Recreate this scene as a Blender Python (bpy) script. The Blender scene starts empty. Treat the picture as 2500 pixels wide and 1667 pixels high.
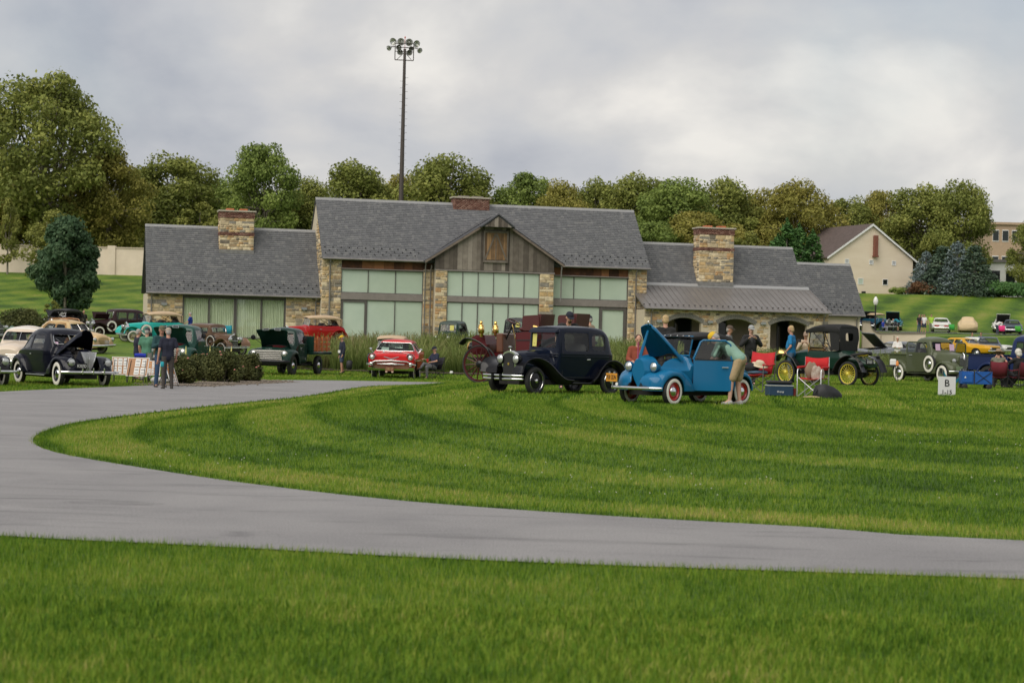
import bpy, bmesh, math, random
import numpy as np
from mathutils import Vector, Matrix, Euler
from mathutils.geometry import tessellate_polygon
PI=math.pi
rnd=random.Random(7)
SC=bpy.context.scene
C=SC.collection
# ---------------------------------------------------------------- camera
FPX=70/36*2500; ROLL=.025; CAMZ=1.6
cam=bpy.data.cameras.new('camera'); co=bpy.data.objects.new('camera',cam); C.objects.link(co)
cam.lens=70; cam.sensor_width=36; cam.clip_end=6000; cam.clip_start=.1
co.matrix_world=Matrix(((math.cos(ROLL),-math.sin(ROLL),0,0),(0,0,-1,0),(math.sin(ROLL),math.cos(ROLL),0,CAMZ),(0,0,0,1)))
cam.dof.use_dof=True; cam.dof.focus_distance=47; cam.dof.aperture_fstop=4.0
SC.camera=co
# ---------------------------------------------------------------- world / sky
SUN_EL=math.radians(48); SUN_AZ=math.radians(215)   # azimuth measured from +Y clockwise
W=bpy.data.worlds.new('World'); SC.world=W; W.use_nodes=True
nt=W.node_tree; N=nt.nodes; L=nt.links; N.clear()
def nd(t,**k):
    n=N.new(t)
    for a,b in k.items(): setattr(n,a,b)
    return n
out=nd('ShaderNodeOutputWorld'); bg1=nd('ShaderNodeBackground'); bg2=nd('ShaderNodeBackground'); mx=nd('ShaderNodeMixShader')
sky=nd('ShaderNodeTexSky',sky_type='NISHITA',sun_disc=False,sun_elevation=SUN_EL,sun_rotation=SUN_AZ,air_density=1.2,dust_density=2.5)
bg1.inputs[1].default_value=.068; L.new(sky.outputs[0],bg1.inputs[0])
tc=nd('ShaderNodeTexCoord'); sp=nd('ShaderNodeSeparateXYZ'); L.new(tc.outputs['Generated'],sp.inputs[0])
ab=nd('ShaderNodeMath',operation='ABSOLUTE'); L.new(sp.outputs[2],ab.inputs[0])
ad=nd('ShaderNodeMath',operation='ADD'); ad.inputs[1].default_value=.55; L.new(ab.outputs[0],ad.inputs[0])
dx=nd('ShaderNodeMath',operation='DIVIDE'); L.new(sp.outputs[0],dx.inputs[0]); L.new(ad.outputs[0],dx.inputs[1])
dy=nd('ShaderNodeMath',operation='DIVIDE'); L.new(sp.outputs[1],dy.inputs[0]); L.new(ad.outputs[0],dy.inputs[1])
cb=nd('ShaderNodeCombineXYZ'); L.new(dx.outputs[0],cb.inputs[0]); L.new(dy.outputs[0],cb.inputs[1])
mp=nd('ShaderNodeMapping'); mp.inputs['Location'].default_value=(5.2,9.1,0); L.new(cb.outputs[0],mp.inputs[0])
def noise(sc,det,rough,dist=0):
    n=nd('ShaderNodeTexNoise'); n.inputs['Scale'].default_value=sc; n.inputs['Detail'].default_value=det; n.inputs['Roughness'].default_value=rough; n.inputs['Distortion'].default_value=dist
    L.new(mp.outputs[0],n.inputs['Vector']); return n
def ramp(src,stops):
    r=nd('ShaderNodeValToRGB'); e=r.color_ramp.elements
    e[0].position,e[0].color=stops[0][0],(*stops[0][1],1); e[1].position,e[1].color=stops[-1][0],(*stops[-1][1],1)
    for p,c in stops[1:-1]: q=e.new(p); q.color=(*c,1)
    L.new(src,r.inputs[0]); return r
n1=noise(2.6,5,.5,.4); n2=noise(4.2,6,.5,.15)
cr=ramp(n2.outputs[0],[(.35,(.245,.256,.285)),(.46,(.312,.317,.332)),(.54,(.362,.358,.356)),(.64,(.475,.46,.435))])
L.new(cr.outputs[0],bg2.inputs[0]); bg2.inputs[1].default_value=1.0
fr=ramp(n1.outputs[0],[(.30,(.58,.58,.58)),(.5,(.95,.95,.95)),(.62,(1,1,1))])
L.new(fr.outputs[0],mx.inputs[0]); L.new(bg1.outputs[0],mx.inputs[1]); L.new(bg2.outputs[0],mx.inputs[2]); L.new(mx.outputs[0],out.inputs[0])
# ---------------------------------------------------------------- sun (overcast)
sl=bpy.data.lights.new('sun','SUN'); sl.energy=1.5; sl.angle=math.radians(60); sl.color=(1,.94,.84)
so=bpy.data.objects.new('sun',sl); C.objects.link(so)
sd=Vector((math.sin(SUN_AZ)*math.cos(SUN_EL),math.cos(SUN_AZ)*math.cos(SUN_EL),math.sin(SUN_EL)))
so.rotation_euler=(-sd).to_track_quat('-Z','Y').to_euler()
vs=SC.view_settings; vs.view_transform='Standard'; vs.look='None'; vs.exposure=0.86; vs.gamma=1.0; vs.use_curve_mapping=False
SC.cycles.max_bounces=6; SC.cycles.transparent_max_bounces=10

# ---------------------------------------------------------------- materials
MATS={}
def mat(name,col,rough=.5,metal=0.,var=.0,vscale=3.,bump=0.,bscale=40.,coat=0.,spec=.5,trans=0.,col2=None,stretch=None):
    if name in MATS: return MATS[name]
    m=bpy.data.materials.new(name); m.use_nodes=True; t=m.node_tree; b=t.nodes['Principled BSDF']
    b.inputs['Base Color'].default_value=(*col,1); b.inputs['Roughness'].default_value=rough; b.inputs['Metallic'].default_value=metal
    b.inputs['Coat Weight'].default_value=coat; b.inputs['Coat Roughness'].default_value=.04; b.inputs['Specular IOR Level'].default_value=spec
    if var or col2 or bump:
        c=t.nodes.new('ShaderNodeTexCoord'); mpn=t.nodes.new('ShaderNodeMapping'); t.links.new(c.outputs['Object'],mpn.inputs[0])
        if stretch: mpn.inputs['Scale'].default_value=stretch
    if var or col2:
        n=t.nodes.new('ShaderNodeTexNoise'); n.inputs['Scale'].default_value=vscale; n.inputs['Detail'].default_value=6; n.inputs['Roughness'].default_value=.62
        t.links.new(mpn.outputs[0],n.inputs['Vector'])
        r=t.nodes.new('ShaderNodeValToRGB'); e=r.color_ramp.elements; e[0].position=.3; e[1].position=.7
        lo=col if col2 else [x*(1-var) for x in col]; hi=col2 if col2 else [min(1,x*(1+var)) for x in col]
        e[0].color=(*lo,1); e[1].color=(*hi,1)
        t.links.new(n.outputs[0],r.inputs[0]); t.links.new(r.outputs[0],b.inputs['Base Color'])
    if bump:
        n=t.nodes.new('ShaderNodeTexNoise'); n.inputs['Scale'].default_value=bscale; n.inputs['Detail'].default_value=5; t.links.new(mpn.outputs[0],n.inputs['Vector'])
        bn=t.nodes.new('ShaderNodeBump'); bn.inputs['Strength'].default_value=bump; bn.inputs['Distance'].default_value=.02
        t.links.new(n.outputs[0],bn.inputs['Height']); t.links.new(bn.outputs[0],b.inputs['Normal'])
    MATS[name]=m; return m
def attr_mat(name,cols,rough=.7,attr='rnd',transl=0.,nscale=0.,namp=.0,spec=.3,bump=0.,bscale=20.):
    """colour ramp driven by a per-piece random attribute, plus noise in object space"""
    if name in MATS: return MATS[name]
    m=bpy.data.materials.new(name); m.use_nodes=True; t=m.node_tree; b=t.nodes['Principled BSDF']
    b.inputs['Roughness'].default_value=rough; b.inputs['Specular IOR Level'].default_value=spec
    a=t.nodes.new('ShaderNodeAttribute'); a.attribute_name=attr; src=a.outputs['Fac']
    if nscale:
        c=t.nodes.new('ShaderNodeTexCoord'); n=t.nodes.new('ShaderNodeTexNoise'); n.inputs['Scale'].default_value=nscale; n.inputs['Detail'].default_value=4
        t.links.new(c.outputs['Object'],n.inputs['Vector'])
        s=t.nodes.new('ShaderNodeMath'); s.operation='MULTIPLY_ADD'; s.inputs[1].default_value=namp; s.inputs[2].default_value=-namp*.5
        t.links.new(n.outputs[0],s.inputs[0]); q=t.nodes.new('ShaderNodeMath'); q.operation='ADD'; t.links.new(src,q.inputs[0]); t.links.new(s.outputs[0],q.inputs[1]); src=q.outputs[0]
    r=t.nodes.new('ShaderNodeValToRGB'); e=r.color_ramp.elements
    e[0].position=cols[0][0]; e[0].color=(*cols[0][1],1); e[1].position=cols[-1][0]; e[1].color=(*cols[-1][1],1)
    for p,k in cols[1:-1]: z=e.new(p); z.color=(*k,1)
    t.links.new(src,r.inputs[0]); t.links.new(r.outputs[0],b.inputs['Base Color'])
    if bump:
        c=t.nodes.new('ShaderNodeTexCoord'); n=t.nodes.new('ShaderNodeTexNoise'); n.inputs['Scale'].default_value=bscale; n.inputs['Detail'].default_value=5
        t.links.new(c.outputs['Object'],n.inputs['Vector']); bn=t.nodes.new('ShaderNodeBump'); bn.inputs['Strength'].default_value=bump; bn.inputs['Distance'].default_value=.02
        t.links.new(n.outputs[0],bn.inputs['Height']); t.links.new(bn.outputs[0],b.inputs['Normal'])
    if transl:
        o=t.nodes['Material Output']; tr=t.nodes.new('ShaderNodeBsdfTranslucent'); ms=t.nodes.new('ShaderNodeMixShader'); ms.inputs[0].default_value=transl
        t.links.new(r.outputs[0],tr.inputs[0]); t.links.new(b.outputs[0],ms.inputs[1]); t.links.new(tr.outputs[0],ms.inputs[2]); t.links.new(ms.outputs[0],o.inputs[0])
    MATS[name]=m; return m
def glass_mat(name,tint=(.6,.65,.65),ior=1.5):
    if name in MATS: return MATS[name]
    m=bpy.data.materials.new(name); m.use_nodes=True; t=m.node_tree; t.nodes.remove(t.nodes['Principled BSDF']); o=t.nodes['Material Output']
    a=t.nodes.new('ShaderNodeBsdfTransparent'); a.inputs[0].default_value=(*tint,1); g=t.nodes.new('ShaderNodeBsdfGlossy'); g.inputs['Roughness'].default_value=.02
    lw=t.nodes.new('ShaderNodeLayerWeight'); lw.inputs[0].default_value=.5; pw_=t.nodes.new('ShaderNodeMath'); pw_.operation='POWER'; pw_.inputs[1].default_value=4.; f=t.nodes.new('ShaderNodeMath'); f.operation='MULTIPLY_ADD'; f.inputs[1].default_value=.9; f.inputs[2].default_value=.05; ms=t.nodes.new('ShaderNodeMixShader')
    t.links.new(lw.outputs['Facing'],pw_.inputs[0]); t.links.new(pw_.outputs[0],f.inputs[0]); t.links.new(f.outputs[0],ms.inputs[0]); t.links.new(a.outputs[0],ms.inputs[1]); t.links.new(g.outputs[0],ms.inputs[2]); t.links.new(ms.outputs[0],o.inputs[0])
    MATS[name]=m; return m
def paint(name,col,rough=.4,coat=.5): return mat('paint '+name,col,rough,var=.03,vscale=2,coat=coat,spec=.04)
CHROME=mat('chrome',(.72,.72,.72),.08,1.)
STEEL=mat('brushed steel',(.5,.5,.5),.35,1.)
BRASS=mat('brass',(.75,.5,.16),.18,1.)
RUBBER=mat('tyre rubber',(.018,.018,.018),.75,var=.25,vscale=20)
WHITEWALL=mat('whitewall rubber',(.72,.69,.62),.6,var=.06)
BLACK=mat('black enamel',(.010,.010,.012),.3,coat=.5,spec=.05)
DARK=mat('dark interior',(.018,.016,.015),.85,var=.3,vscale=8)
FLATBLACK=mat('flat black',(.015,.015,.016),.7)
GLASS=glass_mat('car glass',(.66,.70,.70))
LENS=mat('lamp lens',(.55,.56,.55),.12,.6,spec=.8)
WHITE=mat('white paint',(.75,.75,.74),.45,var=.04)

# ---------------------------------------------------------------- mesh helpers: every prim is (V,F)
def merge(*ps):
    V=[];F=[]
    for p in ps:
        if not p: continue
        v,f=p; o=len(V); V+=list(v); F+=[tuple(i+o for i in q) for q in f]
    return V,F
def xf(p,M):
    return [tuple(M@Vector(v)) for v in p[0]],p[1]
def tr(p,x=0,y=0,z=0): return [(a+x,b+y,c+z) for a,b,c in p[0]],p[1]
def flipy(p): return [(a,-b,c) for a,b,c in p[0]],[tuple(reversed(q)) for q in p[1]]
def box(x,y,z,sx,sy,sz,b=0.):
    """box by centre and size; b chamfers every edge"""
    hx,hy,hz=sx/2,sy/2,sz/2
    if b<=0:
        V=[(x+i*hx,y+j*hy,z+k*hz) for i in(-1,1) for j in(-1,1) for k in(-1,1)]
        return V,[(0,1,3,2),(4,6,7,5),(0,4,5,1),(2,3,7,6),(0,2,6,4),(1,5,7,3)]
    b=min(b,hx*.9,hy*.9,hz*.9); R=[]
    for k,(zz,i) in enumerate(((-hz,b),(-hz+b,0),(hz-b,0),(hz,b))):
        ax,ay=hx-i,hy-i; c=b*.8 if i==0 else b*.8
        R.append([(x+p,y+q,z+zz) for p,q in((ax-c,-ay),(ax,-ay+c),(ax,ay-c),(ax-c,ay),(-ax+c,ay),(-ax,ay-c),(-ax,-ay+c),(-ax+c,-ay))])
    return loft(R)
def box2(x0,x1,y0,y1,z0,z1,b=0.): return box((x0+x1)/2,(y0+y1)/2,(z0+z1)/2,abs(x1-x0),abs(y1-y0),abs(z1-z0),b)
def loft(R,caps=True,closed=True,loop=False):
    n=len(R[0]); V=[v for r in R for v in r]; F=[]
    m=len(R)
    for i in range(m if loop else m-1):
        j2=(i+1)%m
        for j in range(n if closed else n-1):
            k=(j+1)%n; F.append((i*n+j,i*n+k,j2*n+k,j2*n+j))
    if caps and closed and not loop:
        F.append(tuple(reversed(range(n)))); F.append(tuple((m-1)*n+j for j in range(n)))
    return V,F
def frame(d):
    d=Vector(d).normalized(); a=Vector((0,0,1)) if abs(d.z)<.95 else Vector((1,0,0))
    u=d.cross(a).normalized(); return u,u.cross(d).normalized()*-1
def cyl(p0,p1,r0,r1=None,n=10,caps=True):
    r1=r0 if r1 is None else r1; p0=Vector(p0);p1=Vector(p1); u,v=frame(p1-p0)
    R=[[tuple(p+(u*math.cos(2*PI*i/n)+v*math.sin(2*PI*i/n))*r) for i in range(n)] for p,r in((p0,r0),(p1,r1))]
    return loft(R,caps)
def tube(pts,r,n=8,loop=False,caps=True):
    P=[Vector(p) for p in pts]; R=[]; m=len(P); u=None
    for i,p in enumerate(P):
        a=P[(i-1)%m] if (loop or i) else p; b=P[(i+1)%m] if (loop or i<m-1) else p
        d=(b-a).normalized()
        if u is None: u,_=frame(d)
        u=(u-d*u.dot(d)).normalized(); v=d.cross(u)
        rr=r[i] if isinstance(r,(list,tuple)) else r
        R.append([tuple(p+(u*math.cos(2*PI*k/n)+v*math.sin(2*PI*k/n))*rr) for k in range(n)])
    return loft(R,caps,loop=loop)
def lathe(prof,n=24,axis='y',c=(0,0,0),caps=False,a0=0,a1=2*PI):
    """profile of (radius, offset along axis)"""
    full=abs(a1-a0-2*PI)<1e-6; k=n if full else n+1; R=[]
    for i in range(k):
        a=a0+(a1-a0)*i/n; ca,sa=math.cos(a),math.sin(a)
        if axis=='y': R.append([(c[0]+r*ca,c[1]+t,c[2]+r*sa) for r,t in prof])
        elif axis=='x': R.append([(c[0]+t,c[1]+r*ca,c[2]+r*sa) for r,t in prof])
        else: R.append([(c[0]+r*ca,c[1]+r*sa,c[2]+t) for r,t in prof])
    return loft(R,False,closed=False,loop=full)
def prism(poly,holes=(),t0=0.,t1=.05,plane='xz'):
    """extruded 2D outline (with holes); plane xz extrudes along y, yz along x, xy along z"""
    loops=[list(poly)]+[list(h) for h in holes]
    tri=tessellate_polygon([[Vector((p[0],p[1],0)) for p in l] for l in loops])
    flat=[p for l in loops for p in l]; n=len(flat)
    def P(p,t): return (p[0],t,p[1]) if plane=='xz' else ((t,p[0],p[1]) if plane=='yz' else (p[0],p[1],t))
    V=[P(p,t0) for p in flat]+[P(p,t1) for p in flat]
    F=[tuple(t) for t in tri]+[tuple(i+n for i in reversed(t)) for t in tri]
    o=0
    for l in loops:
        k=len(l)
        for i in range(k): j=(i+1)%k; F.append((o+i,o+j,o+j+n,o+i+n))
        o+=k
    return V,F
def rrect(x0,x1,z0,z1,r=.05,n=4,skew=0.):
    r=min(r,(x1-x0)/2*.99,(z1-z0)/2*.99); P=[]
    for cx,cz,a in((x1-r,z1-r,0),(x0+r,z1-r,90),(x0+r,z0+r,180),(x1-r,z0+r,270)):
        for i in range(n+1):
            t=math.radians(a+90*i/n); P.append((cx+r*math.cos(t),cz+r*math.sin(t)))
    if skew: P=[(x+skew*(z-z0),z) for x,z in P]
    return P
def rpoly(pts,r=.04,n=3):
    """rounded polygon"""
    P=[];m=len(pts)
    for i in range(m):
        p=Vector(pts[i]);a=Vector(pts[i-1]);b=Vector(pts[(i+1)%m]); da=(a-p);db=(b-p); k=min(r,da.length*.45,db.length*.45)
        s=p+da.normalized()*k; e=p+db.normalized()*k
        for j in range(n+1):
            t=j/n; q=s*(1-t)**2+p*2*t*(1-t)+e*t*t; P.append((q.x,q.y))
    return P
def ellipsoid(c,r,n=12,m=8):
    R=[]
    for i in range(1,m):
        a=PI*i/m; R.append([(c[0]+r[0]*math.sin(a)*math.cos(2*PI*j/n),c[1]+r[1]*math.sin(a)*math.sin(2*PI*j/n),c[2]-r[2]*math.cos(a)) for j in range(n)])
    V,F=loft(R,False); b=len(V); V+= [(c[0],c[1],c[2]-r[2]),(c[0],c[1],c[2]+r[2])]; o=(m-2)*n
    for j in range(n): F.append((b,(j+1)%n,j)); F.append((b+1,o+j,o+(j+1)%n))
    return V,F
def crom(P,sub=6,loop=False):
    """Catmull-Rom through points of any dimension"""
    P=[np.array(p,float) for p in P]; m=len(P); o=[]
    for i in range(m if loop else m-1):
        p1,p2=P[i],P[(i+1)%m]; p0=P[i-1] if (loop or i) else 2*p1-p2; p3=P[(i+2)%m] if (loop or i<m-2) else 2*p2-p1
        for k in range(sub):
            t=k/sub; o.append(.5*((2*p1)+(-p0+p2)*t+(2*p0-5*p1+4*p2-p3)*t*t+(-p0+3*p1-3*p2+p3)*t**3))
    if not loop: o.append(P[-1])
    return [tuple(q) for q in o]
def mesh(name,p,mt=None,smooth=None,fix=True):
    me=bpy.data.meshes.new(name); me.from_pydata([tuple(v) for v in p[0]],[],p[1])
    if fix:
        bm=bmesh.new(); bm.from_mesh(me); bmesh.ops.recalc_face_normals(bm,faces=bm.faces); bm.to_mesh(me); bm.free()
    if mt:
        for q in (mt if isinstance(mt,(list,tuple)) else [mt]): me.materials.append(q)
    if smooth is not None:
        me.shade_smooth(); me.set_sharp_from_angle(angle=math.radians(smooth))
    return me
def add(name,p,mt,parent=None,smooth=40,loc=None,rot=None,fix=True):
    me=p if isinstance(p,bpy.types.Mesh) else mesh(name,p,mt,smooth,fix)
    o=bpy.data.objects.new(name,me); C.objects.link(o)
    if parent is not None: o.parent=parent
    if loc is not None: o.location=loc
    if rot is not None: o.rotation_euler=rot
    return o
def empty(name,loc=(0,0,0),rz=0.,label=None,cat=None,group=None):
    o=bpy.data.objects.new(name,None); C.objects.link(o); o.location=loc; o.rotation_euler=(0,0,rz); o.empty_display_size=.2
    if label: tag(o,label,cat,group)
    return o
def tag(o,label,cat,group=None):
    o['label']=label; o['category']=cat
    if group: o['group']=group
    return o
def struct(o): o['kind']='structure'; return o
def stuff(o): o['kind']='stuff'; return o
def npmesh(name,V,F,mt,attrs=None,smooth=False):
    """fast mesh from arrays, F is (n,3) or (n,4)"""
    V=np.asarray(V,np.float32); F=np.asarray(F,np.int32); k=F.shape[1]; me=bpy.data.meshes.new(name)
    me.vertices.add(len(V)); me.vertices.foreach_set('co',V.ravel()); me.loops.add(F.size); me.loops.foreach_set('vertex_index',F.ravel())
    me.polygons.add(len(F)); me.polygons.foreach_set('loop_start',np.arange(len(F),dtype=np.int32)*k)
    for a,d in (attrs or {}).items():
        q=me.attributes.new(a,'FLOAT','POINT'); q.data.foreach_set('value',np.asarray(d,np.float32))
    me.update(calc_edges=True); me.materials.append(mt)
    if smooth: me.shade_smooth()
    return me
def text_mesh(s,size,name='lettering',mt=None,ext=.002):
    """flat lettering centred at the origin in the xz plane, reading from -y"""
    cu=bpy.data.curves.new(name,'FONT'); cu.body=s; cu.size=size; cu.extrude=ext; cu.align_x='CENTER'; cu.align_y='CENTER'; cu.resolution_u=3
    o=bpy.data.objects.new(name,cu); me=bpy.data.meshes.new_from_object(o); bpy.data.objects.remove(o); bpy.data.curves.remove(cu)
    me.transform(Matrix.Rotation(PI/2,4,'X')); me.materials.clear(); me.materials.append(mt); return me
# ---------------------------------------------------------------- terrain
INNER=[(60,20),(30,17.2),(12,16.4),(4.4,17),(2.74,17.75),(.95,18.4),(-1,19.5),(-2.86,21.4),(-4.67,23.9),(-5.9,25.9),(-6.75,28.2),(-7.3,31.2),(-7.5,34.9),(-7.05,40.3),(-6.3,46.3),(-5.5,52.2),(-5.1,58.9),(-4.8,64),(-3.9,67.5),(-2,69.5),(3,71)]
OUTER=[(60,17),(30,14),(12,13.4),(3.6,14.1),(0,14.4),(-2.3,14.95),(-3.9,15.3),(-7,16.5),(-10,19),(-12.4,24),(-13.4,32),(-13.5,42),(-12.9,50),(-11.7,56),(-10.3,62.5),(-9.3,68.3),(-8.5,70.9),(-7,72.6),(-4.7,73.6),(-1,74.2),(3,74.3)]
inner_c=np.array(crom(INNER,3)); outer_c=np.array(crom(OUTER,3))
ROADPOLY=np.vstack([inner_c,outer_c[::-1]])
ISLAND=np.vstack([inner_c,[(6,76),(14,92),(80,110),(80,20)]])
def inpoly(P,x,y):
    x=np.asarray(x,float);y=np.asarray(y,float); r=np.zeros(x.shape,bool); n=len(P)
    for i in range(n):
        x1,y1=P[i];x2,y2=P[(i+1)%n]
        if y1==y2: continue
        r^=((y1>y)!=(y2>y))&(x<(x2-x1)*(y-y1)/(y2-y1)+x1)
    return r
def edgedist_exact(x,y,L):
    x=np.asarray(x,float);y=np.asarray(y,float); d=np.full(x.shape,1e9)
    for i in range(len(L)-1):
        a=L[i];b=L[i+1];v=b-a; t=np.clip(((x-a[0])*v[0]+(y-a[1])*v[1])/(v@v),0,1)
        d=np.minimum(d,(x-a[0]-t*v[0])**2+(y-a[1]-t*v[1])**2)
    return np.sqrt(d)
_gx=np.arange(-34,66,.25); _gy=np.arange(4,116,.25); _GX,_GY=np.meshgrid(_gx,_gy)
_FIELD={id(L_):edgedist_exact(_GX,_GY,L_) for L_ in(inner_c,outer_c)}
_INS=inpoly(ISLAND,_GX,_GY)
def edgedist(x,y,L=None):
    F=_FIELD[id(inner_c if L is None else L)]; x=np.asarray(x,float);y=np.asarray(y,float)
    u=np.clip((x+34)/.25,0,len(_gx)-1.001); v=np.clip((y-4)/.25,0,len(_gy)-1.001); i=v.astype(int);j=u.astype(int); a=u-j;b=v-i
    return (F[i,j]*(1-a)+F[i,j+1]*a)*(1-b)+(F[i+1,j]*(1-a)+F[i+1,j+1]*a)*b
def sst(t): t=np.clip(t,0,1); return t*t*(3-2*t)
PL=np.array([(-50,0),(88,0),(96,.12),(105,.42),(115,.8),(122,1.15),(130,1.33),(150,1.33),(160,2.2),(205,7.4),(215,7.9),(260,8.6),(400,10),(6000,12)])
PR=np.array([(-50,0),(86,0),(96,.12),(110,.55),(130,1.2),(150,1.4),(154.5,1.5),(156.2,2.85),(180,3.25),(190,3.45),(198,3.7),(224,8.0),(232,8.2),(260,8.8),(400,10),(6000,12)])
def H(x,y):
    x=np.asarray(x,float);y=np.asarray(y,float)
    a=np.interp(y,PL[:,0],PL[:,1]); b=np.interp(y,PR[:,0],PR[:,1])
    k=sst((x-23.5)/3.); z=a*(1-k)+b*k
    ins=inpoly(ISLAND,x,y); d=np.where(ins,edgedist(x,y),0)
    m=.53*sst(d/6.)*(.35*sst((y-16)/10.)+.65*sst((y-19)/15.))*(1-sst((y-86)/8.))*(1-.2*sst((y-48)/25.))
    m=np.where(y>69,m*sst((x+5)/9.),m)
    return z+m
def hz(x,y): return float(H(np.array([x]),np.array([y]))[0])
def gpos(px,Y,dz=0.):
    """ground point seen in pixel column px at depth Y"""
    X=(px-1250)/FPX*Y
    for _ in range(4):
        z=hz(X,Y); X=((px-1250)/FPX*Y-(z-CAMZ)*math.sin(ROLL))/math.cos(ROLL)
    return Vector((X,Y,hz(X,Y)+dz))
def at(px,py,Y):
    u=(px-1250)/FPX; v=-(py-833.5)/FPX
    return Vector((Y*(u*math.cos(ROLL)-v*math.sin(ROLL)),Y,CAMZ+Y*(u*math.sin(ROLL)+v*math.cos(ROLL))))
# ground sheet
ys=np.concatenate([np.arange(-12,76,.42),np.arange(76,230,1.3),230+np.geomspace(2,3500,26)])
xs=np.concatenate([-32-np.geomspace(1,2600,30)[::-1],np.arange(-32,32,.42),32+np.geomspace(.4,2600,32)])
GX,GY=np.meshgrid(xs,ys); GZ=H(GX.ravel(),GY.ravel())
gd=np.where(inpoly(ISLAND,GX.ravel(),GY.ravel()),edgedist(GX.ravel(),GY.ravel()),0)
def sheen_stripe(d):  # light and dark sheen of mower passes, painted into the grass colour
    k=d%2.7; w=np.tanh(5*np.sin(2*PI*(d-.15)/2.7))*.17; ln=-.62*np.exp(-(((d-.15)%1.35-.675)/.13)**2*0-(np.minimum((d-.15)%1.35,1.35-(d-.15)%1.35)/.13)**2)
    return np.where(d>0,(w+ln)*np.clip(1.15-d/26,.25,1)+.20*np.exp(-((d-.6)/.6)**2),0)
gx_,gy_=GX.ravel(),GY.ravel()
cross=0
nx=len(xs); I=np.arange(len(ys)-1)[:,None]*nx+np.arange(nx-1)[None,:]
F4=np.stack([I,I+1,I+nx+1,I+nx],-1).reshape(-1,4)
def lawn_mat(name,blade=False):
    m=bpy.data.materials.new(name); m.use_nodes=True; t=m.node_tree; b=t.nodes['Principled BSDF']; b.inputs['Roughness'].default_value=.75; b.inputs['Specular IOR Level'].default_value=.2
    c=t.nodes.new('ShaderNodeTexCoord')
    def nz(s,d=5,r=.6):
        n=t.nodes.new('ShaderNodeTexNoise'); n.inputs['Scale'].default_value=s; n.inputs['Detail'].default_value=d; n.inputs['Roughness'].default_value=r; t.links.new(c.outputs['Object'],n.inputs['Vector']); return n
    def math_(op,a,bb,cc=None):
        n=t.nodes.new('ShaderNodeMath'); n.operation=op
        for i,v in enumerate((a,bb,cc)):
            if v is None: continue
            if isinstance(v,(int,float)): n.inputs[i].default_value=v
            else: t.links.new(v,n.inputs[i])
        return n.outputs[0]
    st=t.nodes.new('ShaderNodeAttribute'); st.attribute_name='sheen_stripe'
    rn=t.nodes.new('ShaderNodeAttribute'); rn.attribute_name='rnd'
    f=math_('MULTIPLY_ADD',nz(.30).outputs[0],1.25,-.17)
    f=math_('ADD',f,math_('MULTIPLY_ADD',nz(6,4).outputs[0],.8,-.40))
    f=math_('ADD',f,math_('MULTIPLY_ADD',nz(1.9).outputs[0],.65,-.325))
    if blade: f=math_('ADD',f,math_('MULTIPLY_ADD',rn.outputs['Fac'],.75,-.37))
    else: f=math_('ADD',f,math_('MULTIPLY_ADD',nz(38,3).outputs[0],.7,-.35))
    f=math_('ADD',f,math_('MULTIPLY',st.outputs['Fac'],.55))  # painted mowing sheen shifts the grass colour
    if not blade:
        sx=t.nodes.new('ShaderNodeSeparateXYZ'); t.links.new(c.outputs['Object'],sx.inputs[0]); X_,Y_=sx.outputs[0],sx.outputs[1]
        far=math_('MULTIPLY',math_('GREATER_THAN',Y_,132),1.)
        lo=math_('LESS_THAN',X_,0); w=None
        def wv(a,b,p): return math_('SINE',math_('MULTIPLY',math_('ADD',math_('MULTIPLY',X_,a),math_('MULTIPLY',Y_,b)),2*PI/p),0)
        right=math_('MULTIPLY',wv(.92,-.38,4.4),.26); left=math_('ADD',math_('MULTIPLY',wv(.75,.5,3.6),.11),math_('MULTIPLY',wv(.75,-.55,3.6),.13))  # mowing sheen of the far lawns, painted in as colour waves
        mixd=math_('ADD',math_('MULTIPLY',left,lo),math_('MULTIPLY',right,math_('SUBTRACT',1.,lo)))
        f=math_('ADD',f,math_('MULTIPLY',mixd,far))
    r=t.nodes.new('ShaderNodeValToRGB'); e=r.color_ramp.elements
    k=1.0
    S=[(.0,(.022,.052,.005)),(.28,(.050,.102,.008)),(.56,(.090,.144,.012)),(.82,(.140,.172,.024)),(1.,(.21,.180,.06))]
    k=1.98 if blade else 1.16; S=[(p,(q[0]*k,q[1]*k,q[2]*k)) for p,q in S]
    e[0].position,e[0].color=S[0][0],(*S[0][1],1); e[1].position,e[1].color=S[-1][0],(*S[-1][1],1)
    for p,q in S[1:-1]: z=e.new(p); z.color=(*q,1)
    t.links.new(f,r.inputs[0]); t.links.new(r.outputs[0],b.inputs['Base Color'])
    if blade:
        o=t.nodes['Material Output']; trn=t.nodes.new('ShaderNodeBsdfTranslucent'); ms=t.nodes.new('ShaderNodeMixShader'); ms.inputs[0].default_value=.35
        t.links.new(r.outputs[0],trn.inputs[0]); t.links.new(b.outputs[0],ms.inputs[1]); t.links.new(trn.outputs[0],ms.inputs[2]); t.links.new(ms.outputs[0],o.inputs[0])
    else:
        bn=t.nodes.new('ShaderNodeBump'); bn.inputs['Strength'].default_value=.6; bn.inputs['Distance'].default_value=.05
        t.links.new(nz(30,4).outputs[0],bn.inputs['Height']); t.links.new(bn.outputs[0],b.inputs['Normal'])
    return m
LAWN=lawn_mat('lawn'); BLADE=lawn_mat('grass blade',True)
ground=add('ground',npmesh('ground',np.stack([GX.ravel(),GY.ravel(),GZ],1),F4,LAWN,{'sheen_stripe':sheen_stripe(gd)+cross},True),None); struct(ground)
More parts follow.
